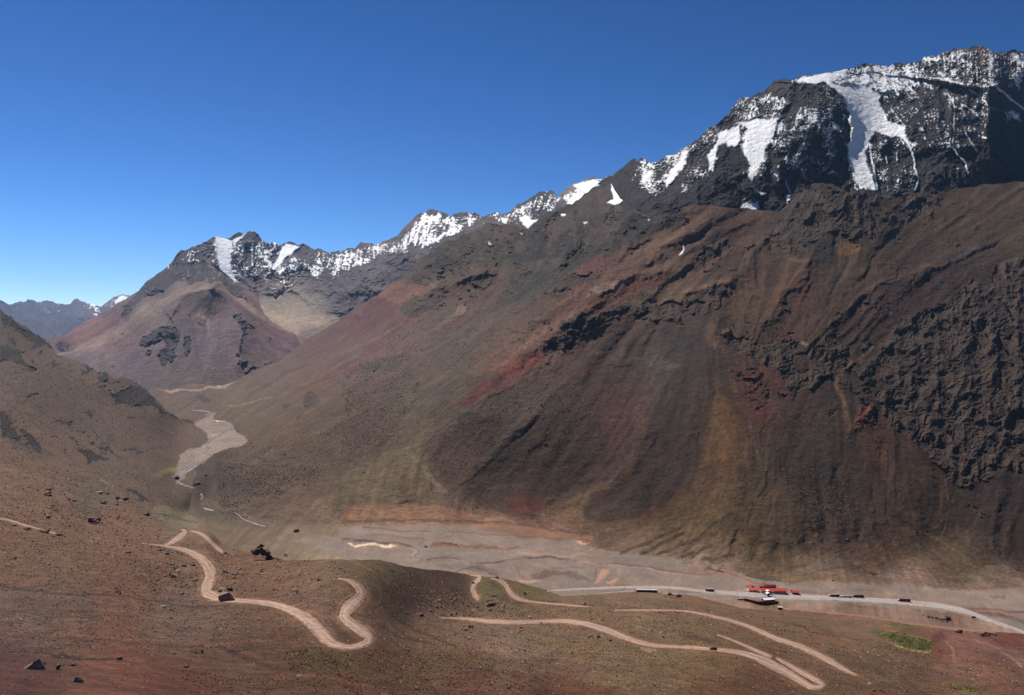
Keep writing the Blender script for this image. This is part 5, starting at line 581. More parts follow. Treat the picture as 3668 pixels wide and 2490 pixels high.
def resamp(L, st=3.0):
    # smooth corners, then even spacing
    for _ in range(2):
        a = L[:-1]*.75+L[1:]*.25; b = L[:-1]*.25+L[1:]*.75; m = np.empty((2*len(a), L.shape[1])); m[0::2] = a; m[1::2] = b; L = np.concatenate([L[:1], m, L[-1:]])
    d = np.concatenate([[0], np.cumsum(np.hypot(*np.diff(L[:, :2], axis=0).T))]); t = np.linspace(0, d[-1], max(3, int(d[-1]/st)))
    return np.stack([np.interp(t, d, L[:, k]) for k in range(L.shape[1])], 1)
for _, lb, p in ROADS:
    L = resamp(pts(p), 12)
    for s in (A, V):
        M1 = L.copy(); M1[:, 2] = L[:, 2]*1.5+3; s.line(M1, None, (132, 92, 72), a=.6, flat=1.0, warp=.15)
        s.line(L, None, (172, 134, 110), flat=1.0, warp=0)
    T_ = np.gradient(L[:, :2], axis=0); T_ /= np.hypot(T_[:, 0], T_[:, 1])[:, None]+1e-9; B_ = L.copy(); up_ = np.where(T_[:, 0] > 0, 1, -1)
    B_[:, 0] += T_[:, 1]*up_*-1*(L[:, 2]*.5+2); B_[:, 1] += T_[:, 0]*up_*(L[:, 2]*.5+2); B_[:, 2] = np.clip(L[:, 2]*.22, 2, 9); A.line(B_, None, (84, 56, 44), a=.75, rel=-2, warp=.5)
    B_ = L.copy(); B_[:, 0] -= T_[:, 1]*up_*-1*(L[:, 2]*.5+2); B_[:, 1] -= T_[:, 0]*up_*(L[:, 2]*.5+2); B_[:, 2] = np.clip(L[:, 2]*.14, 2, 6); A.line(B_, None, (70, 52, 44), a=.7, rel=-2, warp=.5)
L = resamp(pts(HW), 12); V.line(L, None, (140, 118, 108), flat=1.0, warp=0); A.line(L, None, (140, 118, 108), flat=1, warp=0)
for p in STREAM:
    L = resamp(pts(p), 12); L2 = L.copy(); L2[:, 2] = L[:, 2]*1.8+2
    for s in (A, V): s.line(L2, None, (92, 76, 68), a=.6, warp=.3, rel=-1.5)
V.line('F 1200 130,1300 170,1370 230,1310 270,1380 320,1500 340,1620 350', 30, (72, 60, 54), a=.6)
for s, g1, g2, k, am, st, bk in ((A, S5, S6, 'land', 1.0, .06, True), (V, S1, S2, 'land', 1.0, .13, True), (S, S3, S4, 'rock', 1.25, .04, False), (C, S3, S4, 'rock', 1.2, .12, True), (K, S3, S4, 'rock', 1.2, .05, False), (M, S3, S4, 'rock', 1.3, .05, False)): dress(s, g1, g2, k, am, st, bk)
print('meshes')
MT_A = terrain_mat('near_ground', [(2.4, .22), (8, .2), (32, .12)], (5, 1.2), 1.0)
MT_V = terrain_mat('valley_ground', [(8, .22), (26, .16), (80, .1)], (16, 5), 1.0)
MT_S = terrain_mat('massif_rock', [(16, .3), (60, .15)], (40, 30), 1.0)
MT_C = terrain_mat('pyramid_rock', [(30, .16), (110, .12)], (60, 15), 1.0)
MT_M = terrain_mat('distant_rock', [(90, .2)], (160, 90), 1.0)
GAIN = {'A': np.array([.625, .605, .53], np.float32), 'V': np.array([.69, .62, .535], np.float32), 'S': .60, 'C': np.array([.68, .62, .6], np.float32), 'K': np.array([.70, .64, .6], np.float32), 'M': np.array([.62, .68, .85], np.float32)}  # gain of the distant range paints haze blue into its colour
wA = sstep(650, 1500, A.Y0)[..., None]; A.col *= (1-wA)+wA*(GAIN['V']/GAIN['A'])*.97
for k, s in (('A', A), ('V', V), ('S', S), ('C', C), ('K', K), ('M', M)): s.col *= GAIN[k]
build_field(A, MT_A, 'brown stony slope in the foreground rising to the dark ridge at the left edge', 'hillside')
def vparts(s, skirt, sh):
    L = np.concatenate([[[560, 1840]], pts(FLOORTOP), [[4000, 2080], [4000, 2700], [560, 2700]]])
    cu = (s.U[:-1, :-1]); cv = s.V[:-1, :-1]; fm = np.zeros(sh, bool); fm[skirt:] = inside(cu, cv, L) | ((s.flat[:-1, :-1] > .8) & (cu < 960))
    return [('valley_floor', 'grey pink gravel floor of the valley crossed by faint channels', 'valley floor', fm), ('valley_side', 'huge brown and red scree slope filling the right half below the snow', 'mountainside', ~fm)]
MT_F = terrain_mat('gravel_flat', [(45, .12), (170, .10)], None, 1.0)
build_field(V, MT_V, '', '', parts=vparts)
bpy.data.objects['valley_floor'].data.materials[0] = MT_F
build_field(S, MT_S, 'high dark rock massif with white glaciers at the upper right', 'mountain')
build_field(C, MT_C, 'pyramid shaped brown mountain with dark crags left of centre', 'mountain')
build_field(K, MT_C, 'jagged snow dusted ridge and stony basin behind the brown pyramid', 'mountain')
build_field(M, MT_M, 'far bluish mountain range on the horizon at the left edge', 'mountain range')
# the ground under and round everything, to the horizon
gm, gn, gb = newmat('plain_earth'); no = gn.nodes.new('ShaderNodeTexNoise'); no.inputs['Scale'].default_value = .01; cr = gn.nodes.new('ShaderNodeValToRGB'); cr.color_ramp.elements[0].color = (.09, .06, .045, 1); cr.color_ramp.elements[1].color = (.14, .10, .08, 1)
tc = gn.nodes.new('ShaderNodeNewGeometry'); gn.links.new(tc.outputs['Position'], no.inputs['Vector']); gn.links.new(no.outputs['Fac'], cr.inputs[0]); gn.links.new(cr.outputs[0], gb.inputs['Base Color']); gb.inputs['Roughness'].default_value = 1
me = bpy.data.meshes.new('ground'); g = 14000; me.from_pydata([(-g, -1500, -620), (g, -1500, -620), (g, 26500, -620), (-g, 26500, -620)], [], [(0, 1, 2, 3)]); me.materials.append(gm)
o = bpy.data.objects.new('ground', me); COL.objects.link(o); setting(o, 'bare brown earth at the foot of all the slopes', 'ground')

# thin blue air
hz = bpy.data.materials.new('thin_air'); hz.use_nodes = True; hn = hz.node_tree; hn.nodes.remove(hn.nodes['Principled BSDF']); pv = hn.nodes.new('ShaderNodeVolumePrincipled')
pv.inputs['Color'].default_value = (.34, .60, 1, 1); pv.inputs['Density'].default_value = 1.1e-5; pv.inputs['Anisotropy'].default_value = .2; hn.links.new(pv.outputs[0], hn.nodes['Material Output'].inputs['Volume'])
hx, hy0, hy1, hb, ht = 15000, -2000, 27000, -621, 2100
vs = [(x, y, z) for z in (hb, ht) for y in (hy0, hy1) for x in (-hx, hx)]
me = bpy.data.meshes.new('haze'); me.from_pydata(vs, [], [(0, 2, 3, 1), (4, 5, 7, 6), (0, 1, 5, 4), (2, 6, 7, 3), (0, 4, 6, 2), (1, 3, 7, 5)]); me.materials.append(hz)
o = bpy.data.objects.new('haze', me); COL.objects.link(o); setting(o, 'thin blue haze filling the valley air', 'haze', 'stuff')

def ylook(u, v):
    u = np.asarray(u, float); v = np.asarray(v, float)
    ta = np.interp(u, A.u, A.T); useA = (v >= ta-0.5) | (u < 560)
    return np.where(useA, A.yat(u, np.maximum(v, ta)), V.yat(u, v))
def gpt(u, v): return Vector([float(x) for x in xyz(u, v, float(ylook(u, v)))])
def road_mat(name, c1, c2, rut):
    m, n, b = newmat(name); N = n.nodes; Lk = n.links
    uv = N.new('ShaderNodeAttribute'); uv.attribute_name = 'lane'; geo = N.new('ShaderNodeNewGeometry')
    mp = N.new('ShaderNodeMapping'); mp.inputs['Scale'].default_value = (2.1, .01, 1); Lk.new(uv.outputs['Vector'], mp.inputs['Vector'])
    n1 = N.new('ShaderNodeTexNoise'); n1.inputs['Scale'].default_value = 1.3; n1.inputs['Detail'].default_value = 4; Lk.new(mp.outputs[0], n1.inputs['Vector'])
    n2 = N.new('ShaderNodeTexNoise'); n2.inputs['Scale'].default_value = .35; n2.inputs['Detail'].default_value = 6; Lk.new(geo.outputs['Position'], n2.inputs['Vector'])
    ad = N.new('ShaderNodeMath'); ad.operation = 'MULTIPLY_ADD'; Lk.new(n1.outputs['Fac'], ad.inputs[0]); ad.inputs[1].default_value = rut; Lk.new(n2.outputs['Fac'], ad.inputs[2])
    dv = N.new('ShaderNodeMath'); dv.operation = 'DIVIDE'; Lk.new(ad.outputs[0], dv.inputs[0]); dv.inputs[1].default_value = 1+rut
    cr = N.new('ShaderNodeValToRGB'); cr.color_ramp.elements[0].position = min(.98, (.36+rut*.40)/(1+rut)); cr.color_ramp.elements[1].position = min(1, (.60+rut*.60)/(1+rut))
    cr.color_ramp.elements[0].color = (*lin(c1), 1); cr.color_ramp.elements[1].color = (*lin(c2), 1); Lk.new(dv.outputs[0], cr.inputs[0])
    # crumbling edges take the colour of the soil
    sx = N.new('ShaderNodeSeparateXYZ'); Lk.new(uv.outputs['Vector'], sx.inputs[0]); ab = N.new('ShaderNodeMath'); ab.operation = 'ABSOLUTE'; Lk.new(sx.outputs[0], ab.inputs[0])
    n3 = N.new('ShaderNodeTexNoise'); n3.inputs['Scale'].default_value = .16; n3.inputs['Detail'].default_value = 5; Lk.new(geo.outputs['Position'], n3.inputs['Vector'])
    a2 = N.new('ShaderNodeMath'); a2.operation = 'MULTIPLY_ADD'; Lk.new(n3.outputs['Fac'], a2.inputs[0]); a2.inputs[1].default_value = .9; Lk.new(ab.outputs[0], a2.inputs[2])
    mr = N.new('ShaderNodeMapRange'); mr.inputs['From Min'].default_value = 1.12; mr.inputs['From Max'].default_value = 1.42; Lk.new(a2.outputs[0], mr.inputs['Value'])
    mx = N.new('ShaderNodeMix'); mx.data_type = 'RGBA'; Lk.new(mr.outputs[0], mx.inputs[0]); Lk.new(cr.outputs[0], mx.inputs[6]); mx.inputs[7].default_value = (*[float(x)*.55 for x in lin(c1)], 1); Lk.new(mx.outputs[2], b.inputs['Base Color'])
    b.inputs['Roughness'].default_value = .95; return m
def ribbon(name, spec, mat, label, cat, raise_=.22, st=3.0, nx=7, crown=0.0):
    L = resamp(pts(spec) if isinstance(spec, str) else spec, st); n = len(L); T = np.gradient(L[:, :2], axis=0); T /= np.hypot(T[:, 0], T[:, 1])[:, None]+1e-9; N = np.stack([-T[:, 1], T[:, 0]], 1)
    k = np.linspace(-1, 1, nx); rag = 1+.06*fbm(np.arange(n)/7.0, L[:, 0]/50, 3, 5)
    Uq = L[:, None, 0]+N[:, None, 0]*k*(L[:, None, 2]*.5*rag[:, None]); Vq = L[:, None, 1]+N[:, None, 1]*k*(L[:, None, 2]*.5*rag[:, None])
    for c in range(nx): # keep to the near side of a brow
        ta = np.interp(Uq[:, c], A.u, A.T); own = L[:, 1] >= np.interp(L[:, 0], A.u, A.T)-1
        Vq[:, c] = np.where(own & (Vq[:, c] < ta), ta, Vq[:, c])
    Y = ylook(Uq, Vq); P = xyz(Uq, Vq, Y); up = raise_*(1-np.abs(k)**6*1.6); P[..., 2] += up
    idx = np.arange(n*nx).reshape(n, nx); q = np.stack([idx[:-1, :-1], idx[1:, :-1], idx[1:, 1:], idx[:-1, 1:]], -1).reshape(-1, 4)
    # keep faces turned up
    a = P.reshape(-1, 3)[q]; nz = np.cross(a[:, 1]-a[:, 0], a[:, 2]-a[:, 0])[:, 2]
    if nz.sum() < 0: q = q[:, ::-1]
    me = mesh_from(name, P.reshape(-1, 3), q, mat); d = np.concatenate([[0], np.cumsum(np.linalg.norm(np.diff(P[:, nx//2], axis=0), axis=1))])
    at = me.attributes.new('lane', 'FLOAT_VECTOR', 'POINT'); vv = np.zeros((n, nx, 3), np.float32); vv[..., 0] = k; vv[..., 1] = d[:, None]; at.data.foreach_set('vector', vv.ravel())
    o = bpy.data.objects.new(name, me); COL.objects.link(o); setting(o, label, cat); return o
MR = road_mat('pale_dirt', (110, 86, 73), (162, 136, 118), 1.3); MRT = road_mat('red_dirt', (104, 78, 68), (124, 96, 84), .5); MH = road_mat('worn_asphalt', (128, 118, 114), (156, 146, 140), .8)
for nm, lb, p in ROADS: ribbon(nm, p, MRT if nm == 'dirt_track' else MR, lb, 'road')
ribbon('highway', HW, MH, 'grey asphalt highway along the valley floor past the red roofed buildings', 'road', .35)
for p, lb in SLIP: ribbon('side_lane', p, MH, lb, 'road', .3)
mw, wn, wb = newmat('foaming_water'); wb.inputs['Base Color'].default_value = (.4, .34, .32, 1); wb.inputs['Roughness'].default_value = .35
no = wn.nodes.new('ShaderNodeTexNoise'); no.inputs['Scale'].default_value = .25; no.inputs['Detail'].default_value = 5; cr = wn.nodes.new('ShaderNodeValToRGB'); cr.color_ramp.elements[0].position = .4; cr.color_ramp.elements[1].position = .6; cr.color_ramp.elements[0].color = (.16, .13, .12, 1); cr.color_ramp.elements[1].color = (.30, .26, .24, 1)
tg = wn.nodes.new('ShaderNodeNewGeometry'); wn.links.new(tg.outputs['Position'], no.inputs['Vector']); wn.links.new(no.outputs['Fac'], cr.inputs[0]); wn.links.new(cr.outputs[0], wb.inputs['Base Color'])
ribbon('brook', STREAM[0], mw, 'pale brook meandering over the gravel flat and down a rocky gully', 'brook', 1.6, nx=5)
ribbon('brook', STREAM[1], mw, 'short pale reach of the brook below the rocky gully', 'brook', .5, nx=5)
# ------------------------------------------------------------------ things: helpers
import bmesh
rng = random.Random(5); nr = np.random.RandomState(11)
def plain(name, c, rough=.8, var=.15, scale=1.5, metal=0.0):
    m, n, b = newmat(name); N = n.nodes; geo = N.new('ShaderNodeTexCoord'); no = N.new('ShaderNodeTexNoise'); no.inputs['Scale'].default_value = scale; no.inputs['Detail'].default_value = 5
    n.links.new(geo.outputs['Object'], no.inputs['Vector']); cr = N.new('ShaderNodeValToRGB'); l = lin(c)
    cr.color_ramp.elements[0].position = .35; cr.color_ramp.elements[1].position = .65
    cr.color_ramp.elements[0].color = (*[float(x*(1-var)) for x in l], 1); cr.color_ramp.elements[1].color = (*[float(min(1, x*(1+var))) for x in l], 1)
    n.links.new(no.outputs['Fac'], cr.inputs[0]); n.links.new(cr.outputs[0], b.inputs['Base Color']); b.inputs['Roughness'].default_value = rough; b.inputs['Metallic'].default_value = metal
    return m
class MB:
    def __init__(s): s.v = []; s.f = []
    def box(s, x0, x1, y0, y1, z0, z1, tx=0, ty=0):
        i = len(s.v); s.v += [(x0, y0, z0), (x1, y0, z0), (x1, y1, z0), (x0, y1, z0), (x0+tx, y0+ty, z1), (x1-tx, y0+ty, z1), (x1-tx, y1-ty, z1), (x0+tx, y1-ty, z1)]
        s.f += [tuple(i+k for k in q) for q in ((3, 2, 1, 0), (4, 5, 6, 7), (0, 1, 5, 4), (1, 2, 6, 5), (2, 3, 7, 6), (3, 0, 4, 7))]; return s
    def prof(s, P, a0, a1, axis='y'):
        """extrude a closed outline (x,z) along y, or (y,z) along x"""
        i = len(s.v); n = len(P)
        for a in (a0, a1):
            for p in P: s.v.append((p[0], a, p[1]) if axis == 'y' else (a, p[0], p[1]))
        s.f += [tuple(range(i, i+n)), tuple(range(i+2*n-1, i+n-1, -1))]+[(i+k, i+n+k, i+n+(k+1) % n, i+(k+1) % n) for k in range(n)]; return s
    def cyl(s, c, r, h, axis='z', n=12, r2=None):
        i = len(s.v); r2 = r if r2 is None else r2
        for q, rr in ((0, r), (1, r2)):
            for k in range(n):
                a = 2*math.pi*k/n; p = (rr*math.cos(a), rr*math.sin(a)); d = q*h
                s.v.append((c[0]+p[0], c[1]+p[1], c[2]+d) if axis == 'z' else ((c[0]+p[0], c[1]+d, c[2]+p[1]) if axis == 'y' else (c[0]+d, c[1]+p[0], c[2]+p[1])))
        s.f += [tuple(range(i+n-1, i-1, -1)), tuple(range(i+n, i+2*n))]+[(i+k, i+(k+1) % n, i+n+(k+1) % n, i+n+k) for k in range(n)]; return s
    def build(s, name, mat, parent=None, bevel=0):
        me = bpy.data.meshes.new(name); me.from_pydata(s.v, [], s.f); me.materials.append(mat)
        bm = bmesh.new(); bm.from_mesh(me); bmesh.ops.recalc_face_normals(bm, faces=bm.faces)
        if bevel: bmesh.ops.bevel(bm, geom=list(bm.edges), offset=bevel, segments=2, affect='EDGES', profile=.6)
        bm.to_mesh(me); bm.free(); o = bpy.data.objects.new(name, me); COL.objects.link(o)
        if parent is not None: o.parent = parent
        return o
def thing(name, label, cat, loc, rz=0, group=None):
    o = bpy.data.objects.new(name, None); COL.objects.link(o); o.location = loc; o.rotation_euler = (0, 0, rz); o['label'] = label; o['category'] = cat
    o.empty_display_size = 1
    if group: o['group'] = group
    return o
def copy_tree(o, parent=None):
    c = o.copy(); COL.objects.link(c); c.parent = parent
    for ch in o.children: copy_tree(ch, c)
    return c
def frame(u0, v0, u1, v1):
    """ground point midway and heading of the line between two surveyed points"""
    a = gpt(u0, v0); b = gpt(u1, v1); d = b-a; z = min(a.z, b.z)
    if abs(math.atan2(d.y, d.x)) > .6: b = Vector((a.x+(u1-u0)*a.y/F, a.y-1.0, a.z)); d = b-a
    return Vector(((a.x+b.x)/2, (a.y+b.y)/2, (a.z+b.z)/2)), math.atan2(d.y, d.x), math.hypot(d.x, d.y)
ORANGE = plain('orange_roof_sheet', (190, 74, 46), .6, .12, .4); RED = plain('dark_red_paint', (92, 26, 26), .7, .2, .5); REDL = plain('faded_red_roof', (176, 62, 50), .6, .14, .3)
WHITE = plain('white_paint', (205, 202, 198), .5, .06, .6); CREAM = plain('cream_wall', (168, 150, 136), .85, .12, .5); GREY = plain('grey_concrete', (140, 130, 124), .9, .12, .5); DARK = plain('dark_glass', (22, 22, 26), .25, .1, 1)
BROWN = plain('dark_brown_timber', (52, 32, 26), .8, .2, .7); TYRE = plain('black_rubber', (22, 21, 20), .8, .1, 2); CHAR = plain('charcoal_sheet', (38, 34, 36), .7, .15, .4); STEEL = plain('galvanised_steel', (120, 116, 112), .5, .1, .6, .2); PALE = plain('pale_sheet', (170, 158, 150), .6, .1, .4); MAROON = plain('maroon_paint', (70, 20, 22), .35, .08, 1)
# ------------------------------------------------------------------ the customs post
def gable_house(name, label, p0, p1, depth, h, rise, roofm, wallm, nwin, doors=1, chimney=False, wband=None, hip=0.0, lift=0.0):
    c, a, w = frame(*p0, *p1); t = thing(name, label, 'building', c, a); W2, D2 = w/2, depth/2; b = -1.2
    # local y points away from the camera side when heading runs to the right
    MB().box(-W2, W2, 0, depth, b, h).build('wall', wallm, t)
    o = .5; r = MB(); r.prof([(-o, h-.05), (D2, h+rise), (depth+o, h-.05), (depth+o, h+.18), (D2, h+rise+.25), (-o, h+.18)], -W2-o+hip*0, W2+o, 'x'); ro = r.build('roof', roofm, t)
    for x0 in (-W2+.02, W2-.3): MB().prof([(0, h-.02), (D2, h+rise-.02), (depth, h-.02)], x0, x0+.28, 'x').build('gable', wallm, t)
    if chimney: MB().box(-1.6, 1.6, D2+.2, D2+2.4, h+rise*.5, h+rise+1.7).build('roof_lantern', RED, ro)
    step = w/(nwin+1)
    for k in range(nwin):
        x = -W2+step*(k+1); wi = MB().box(x-.8, x+.8, -.06, .04, h*.38, h*.78).build('window', DARK, t); MB().box(x-.95, x+.95, -.12, -.0, h*.33, h*.38).build('sill', WHITE, wi)
    for k in range(doors):
        x = -W2+w*(k+.5)/doors+.55*step; MB().box(x-.6, x+.6, -.07, .04, 0, 2.3).build('door', RED, t)
    if wband: MB().box(-W2-.03, W2+.03, -.05, depth+.03, b, .8).build('base_band', wband, t)
    return t
gable_house('customs_house', 'square house with bright orange roof at the left end of the red roofed row', (2682, 2121), (2717, 2123), 11, 3.6, 2.4, ORANGE, WHITE, 3, 1, True, RED)
gable_house('customs_hall', 'long low building with faded red roof behind the road canopies', (2727, 2124), (2817, 2130), 11, 4.2, 2.6, REDL, CREAM, 13, 4, False, None)
gable_house('rear_shed', 'dark red shed standing behind the long red roofed building', (2744, 2110), (2780, 2111), 7, 4.2, 1.6, RED, RED, 3, 1)
gable_house('low_shed', 'narrow dark red lean-to joined left of the dark red shed behind the long building', (2727, 2110), (2743, 2110), 5, 2.8, .7, RED, RED, 2, 0)
gable_house('guard_house', 'small square building with bright red roof at the right end of the row', (2839, 2130), (2862, 2132), 8, 3.4, 2.2, REDL, RED, 3, 1)
gable_house('white_office', 'low white roofed building inside the dark red courtyard wall', (2738, 2157), (2776, 2156), 8, 3.2, 1.2, WHITE, RED, 5, 1)
gable_house('stone_hut', 'small dark hut with pale flat roof below the courtyard wall', (2787, 2184), (2803, 2184.5), 4.5, 3.2, .5, PALE, BROWN, 1, 1)
gable_house('rounded_hut', 'dark windowless hut beside the row of ruined walls below the highway', (3391, 2221), (3405, 2222), 4, 2.9, 1.3, BROWN, BROWN, 0, 1)
gable_house('low_bunker', 'low black hut sunk in the reddish bank under the dirt track', (3430, 2267), (3447, 2267.5), 3, 1.9, .4, BROWN, BROWN, 0, 1)
c, a, w = frame(2830, 2118, 2838, 2118); t = thing('water_tank', 'small white tank standing left of the small red roofed building', 'tank', c, a); MB().cyl((0, 1.2, .8), 1.5, 2.2, 'z', 16).build('drum', WHITE, t); MB().cyl((0, 1.2, 3.0), 1.55, .35, 'z', 16, .3).build('lid', PALE, t)
for x, y in ((-1, .4), (1, .4), (-1, 2), (1, 2)): MB().box(x-.1, x+.1, y-.1, y+.1, -.8, .8).build('leg', STEEL, t)
# roadside canopies: two vaulted roofs over booths, with striped barrier beams to both sides
def canopy(v, lab):
    c, a, w = frame(2746, v, 2757, v); t = thing('road_canopy', lab, 'canopy', c, a, 'vaulted canopies over the highway at the customs post')
    P = [(-3.2+6.4*k/10, 4.3+1.1*math.sin(math.pi*k/10)) for k in range(11)]; Q = [(x, z+.16) for x, z in reversed(P)]
    MB().prof(P+Q, -3.0, 3.0).build('vault', WHITE, t); MB().box(-3.2, 3.2, -3.06, -2.94, 3.7, 4.4).build('fascia', RED, t)
    bo = MB().box(-1.1, 1.1, -1.4, 1.4, 0, 2.6).build('booth', RED, t); MB().box(-1.0, 1.0, -1.46, -1.38, 1.1, 2.1).build('booth_window', DARK, bo)
    for x, y in ((-2.8, -2.6), (2.8, -2.6), (-2.8, 2.6), (2.8, 2.6)): MB().box(x-.12, x+.12, y-.12, y+.12, -.3, 4.4).build('post', STEEL, t)
    for s in (-1, 1):
        x0, x1 = (3.4, 9.6) if s > 0 else (-9.6, -3.4)
        MB().box(x0, x1, -2.6, -2.1, 3.6, 4.0).build('lane_beam', CREAM, t); MB().box(x0+.3, x1-.3, 1.6, 2.0, 3.5, 3.8).build('lane_beam', RED, t)
        MB().box((x0+x1)/2-.12, (x0+x1)/2+.12, -2.5, -2.2, -.3, 3.6).build('post', STEEL, t)
canopy(2127, 'vaulted white canopy nearer the long building, farther side of the road'); canopy(2135.5, 'vaulted white canopy on the near side of the road, above the white office')
# courtyard wall as one thing with its bends
t = thing('courtyard_wall', 'long dark red wall bending round the yard below the road', 'wall', gpt(2665, 2155), 0); org = gpt(2665, 2155)
wp = [(2641, 2150, 1.6), (2665, 2150, 1.8), (2666, 2153, 4.2), (2716, 2166, 4.6), (2788, 2162, 3.6)]
for (u0, v0, h0), (u1, v1, h1) in ((wp[0], wp[1]), (wp[2], wp[3]), (wp[3], wp[4])):
    p = gpt(u0, v0)-org; q = gpt(u1, v1)-org; m = MB(); n_ = Vector((-(q-p).y, (q-p).x, 0)).normalized()*.35
    m.v = [tuple(p-n_-Vector((0, 0, 1))), tuple(q-n_-Vector((0, 0, 1))), tuple(q+n_-Vector((0, 0, 1))), tuple(p+n_-Vector((0, 0, 1))), tuple(p-n_+Vector((0, 0, h0))), tuple(q-n_+Vector((0, 0, h1))), tuple(q+n_+Vector((0, 0, h1))), tuple(p+n_+Vector((0, 0, h0)))]
    m.f = [(3, 2, 1, 0), (4, 5, 6, 7), (0, 1, 5, 4), (1, 2, 6, 5), (2, 3, 7, 6), (3, 0, 4, 7)]; m.build('wall_panel', RED, t)
# avalanche shed beside the highway
c, a, w = frame(2281, 2121.5, 2355, 2123.5); t = thing('roadside_shed', 'long pale roofed shed with dark open side beside the highway on the left', 'shed', c, a)
MB().box(-w/2, w/2, 0, .3, -1.5, 3.3).build('front_wall', RED, t); MB().box(-w/2-.2, w/2+.2, -.5, 5.6, 3.3, 3.7).build('roof', PALE, t); MB().box(-w/2, w/2, 5.0, 5.3, -1.5, 3.3).build('rear_wall', GREY, t)
MB().box(w/2-.3, w/2-.02, .3, 5.0, -1.5, 3.3).build('end_wall', PALE, t)
for k in range(9): MB().box(-w/2+w*(k+.5)/9-.2, -w/2+w*(k+.5)/9+.2, -.3, .0, -1.2, 3.3).build('buttress', MAROON, t)
# ------------------------------------------------------------------ vehicles
def wheels(t, xs, y, r, wd, rim=True):
    for x in xs:
        for s in (-1, 1):
            o = MB().cyl((x, s*y-wd/2, r), r, wd, 'y', 14).build('wheel', TYRE, t)
            if rim: MB().cyl((x, s*(y+wd/2+.01)-.02, r), r*.5, .04, 'y', 10).build('rim', STEEL, o)
def lorry(u, v, u1, v1, label, cabm, boxm, topm, kind):
    c, a, w = frame(u, v, u1, v1); a += math.pi; L = w; t = thing('lorry', label, 'truck', c, a, 'lorries on the highway')
    f = L/2   # local +x is forward (towards the left of the view)
    cb = MB().prof([(f-2.3, .7), (f, .7), (f, 1.9), (f-.35, 3.2), (f-2.3, 3.3)], -1.2, 1.2).build('cab', cabm, t, .06)
    MB().box(f-.2, f-.0, -1.0, 1.0, 1.9, 2.8).build('windscreen', DARK, cb)
    for s in (-1, 1): MB().box(f-1.5, f-.6, s*1.21-.02, s*1.21+.02, 1.8, 2.7).build('side_window', DARK, cb)
    ch = MB().box(-f, f-.5, -.5, .5, .7, 1.05).build('chassis', CHAR, t)
    if kind == 'box': MB().box(-f, f-3.0, -1.28, 1.28, 1.1, 3.9).build('trailer', boxm, t); MB().box(-f+.02, f-3.02, -1.26, 1.26, 3.91, 3.97).build('trailer_roof', topm, t)
    elif kind == 'tank':
        MB().cyl((-f, 0, 2.3), 1.22, L-3.2, 'x', 18).build('tank', boxm, t); MB().box(-f+.5, f-3.6, -.5, .5, 3.48, 3.62).build('catwalk', topm, t)
    else: MB().prof([(-f, 1.1), (f-3.0, 1.1), (f-3.0, 3.2), (f-4, 3.7), (-f+1.2, 3.8), (-f, 3.1)], -1.28, 1.28).build('tarpaulin', boxm, t, .1)
    wheels(t, [f-1.3, f-4.0, -f+1.2, -f+2.4, -f+3.6], 1.05, .52, .32)
    return t
lorry(2528, 2117.5, 2557, 2119, 'maroon lorry with white cab roof driving alone left of the red roofed buildings', MAROON, MAROON, PALE, 'box')
lorry(2968, 2136.5, 3006, 2138.5, 'first lorry of the queue of three, white cab and dark trailer with pale roof', WHITE, MAROON, PALE, 'box')
lorry(3010, 2139.5, 3051, 2141.5, 'middle lorry of the queue of three, all white tanker', WHITE, WHITE, WHITE, 'tank')
lorry(3054, 2139.5, 3094, 2141.5, 'last lorry of the queue of three, red cab and black covered trailer', REDL, CHAR, CHAR, 'tarp')
lorry(3215, 2153, 3261, 2157.5, 'lorry with white cab and dark red trailer alone right of the queue', WHITE, MAROON, MAROON, 'box')
def car(u, v, u1, v1, label, bodym, L=4.5, ahead=None):
    c, a, w = frame(u, v, u1, v1); a += math.pi
    if ahead is not None: a = ahead
    t = thing('car', label, 'car', c+Vector((0, 0, .25)), a)
    bd = MB().prof([(-L/2, .35), (L/2, .35), (L/2, .95), (L/2-1.1, 1.05), (L/2-1.9, 1.65), (-L/2+.5, 1.7), (-L/2, 1.1)], -.92, .92).build('body', bodym, t, .05)
    MB().prof([(L/2-1.2, 1.1), (L/2-1.85, 1.6), (-L/2+.62, 1.64), (-L/2+.3, 1.12)], -.94, .94).build('window', DARK, bd)
    for s in (-1, 1): MB().box(L/2-.05, L/2+.03, s*.65-.16, s*.65+.16, .7, .88).build('headlight', WHITE, bd)
    wheels(t, [L/2-.85, -L/2+.85], .82, .36, .22)
    return t
car(2543, 2329, 2567, 2331.5, 'dark maroon car driving left on the long dirt road', MAROON, 4.6)
car(1693, 2090, 1699, 2090, 'tiny dark car on the short steep dirt road below the brow', CHAR, 4.4, math.radians(80))
car(2676, 2117, 2682, 2117, 'white car parked left of the orange roofed house', WHITE, 4.4); 
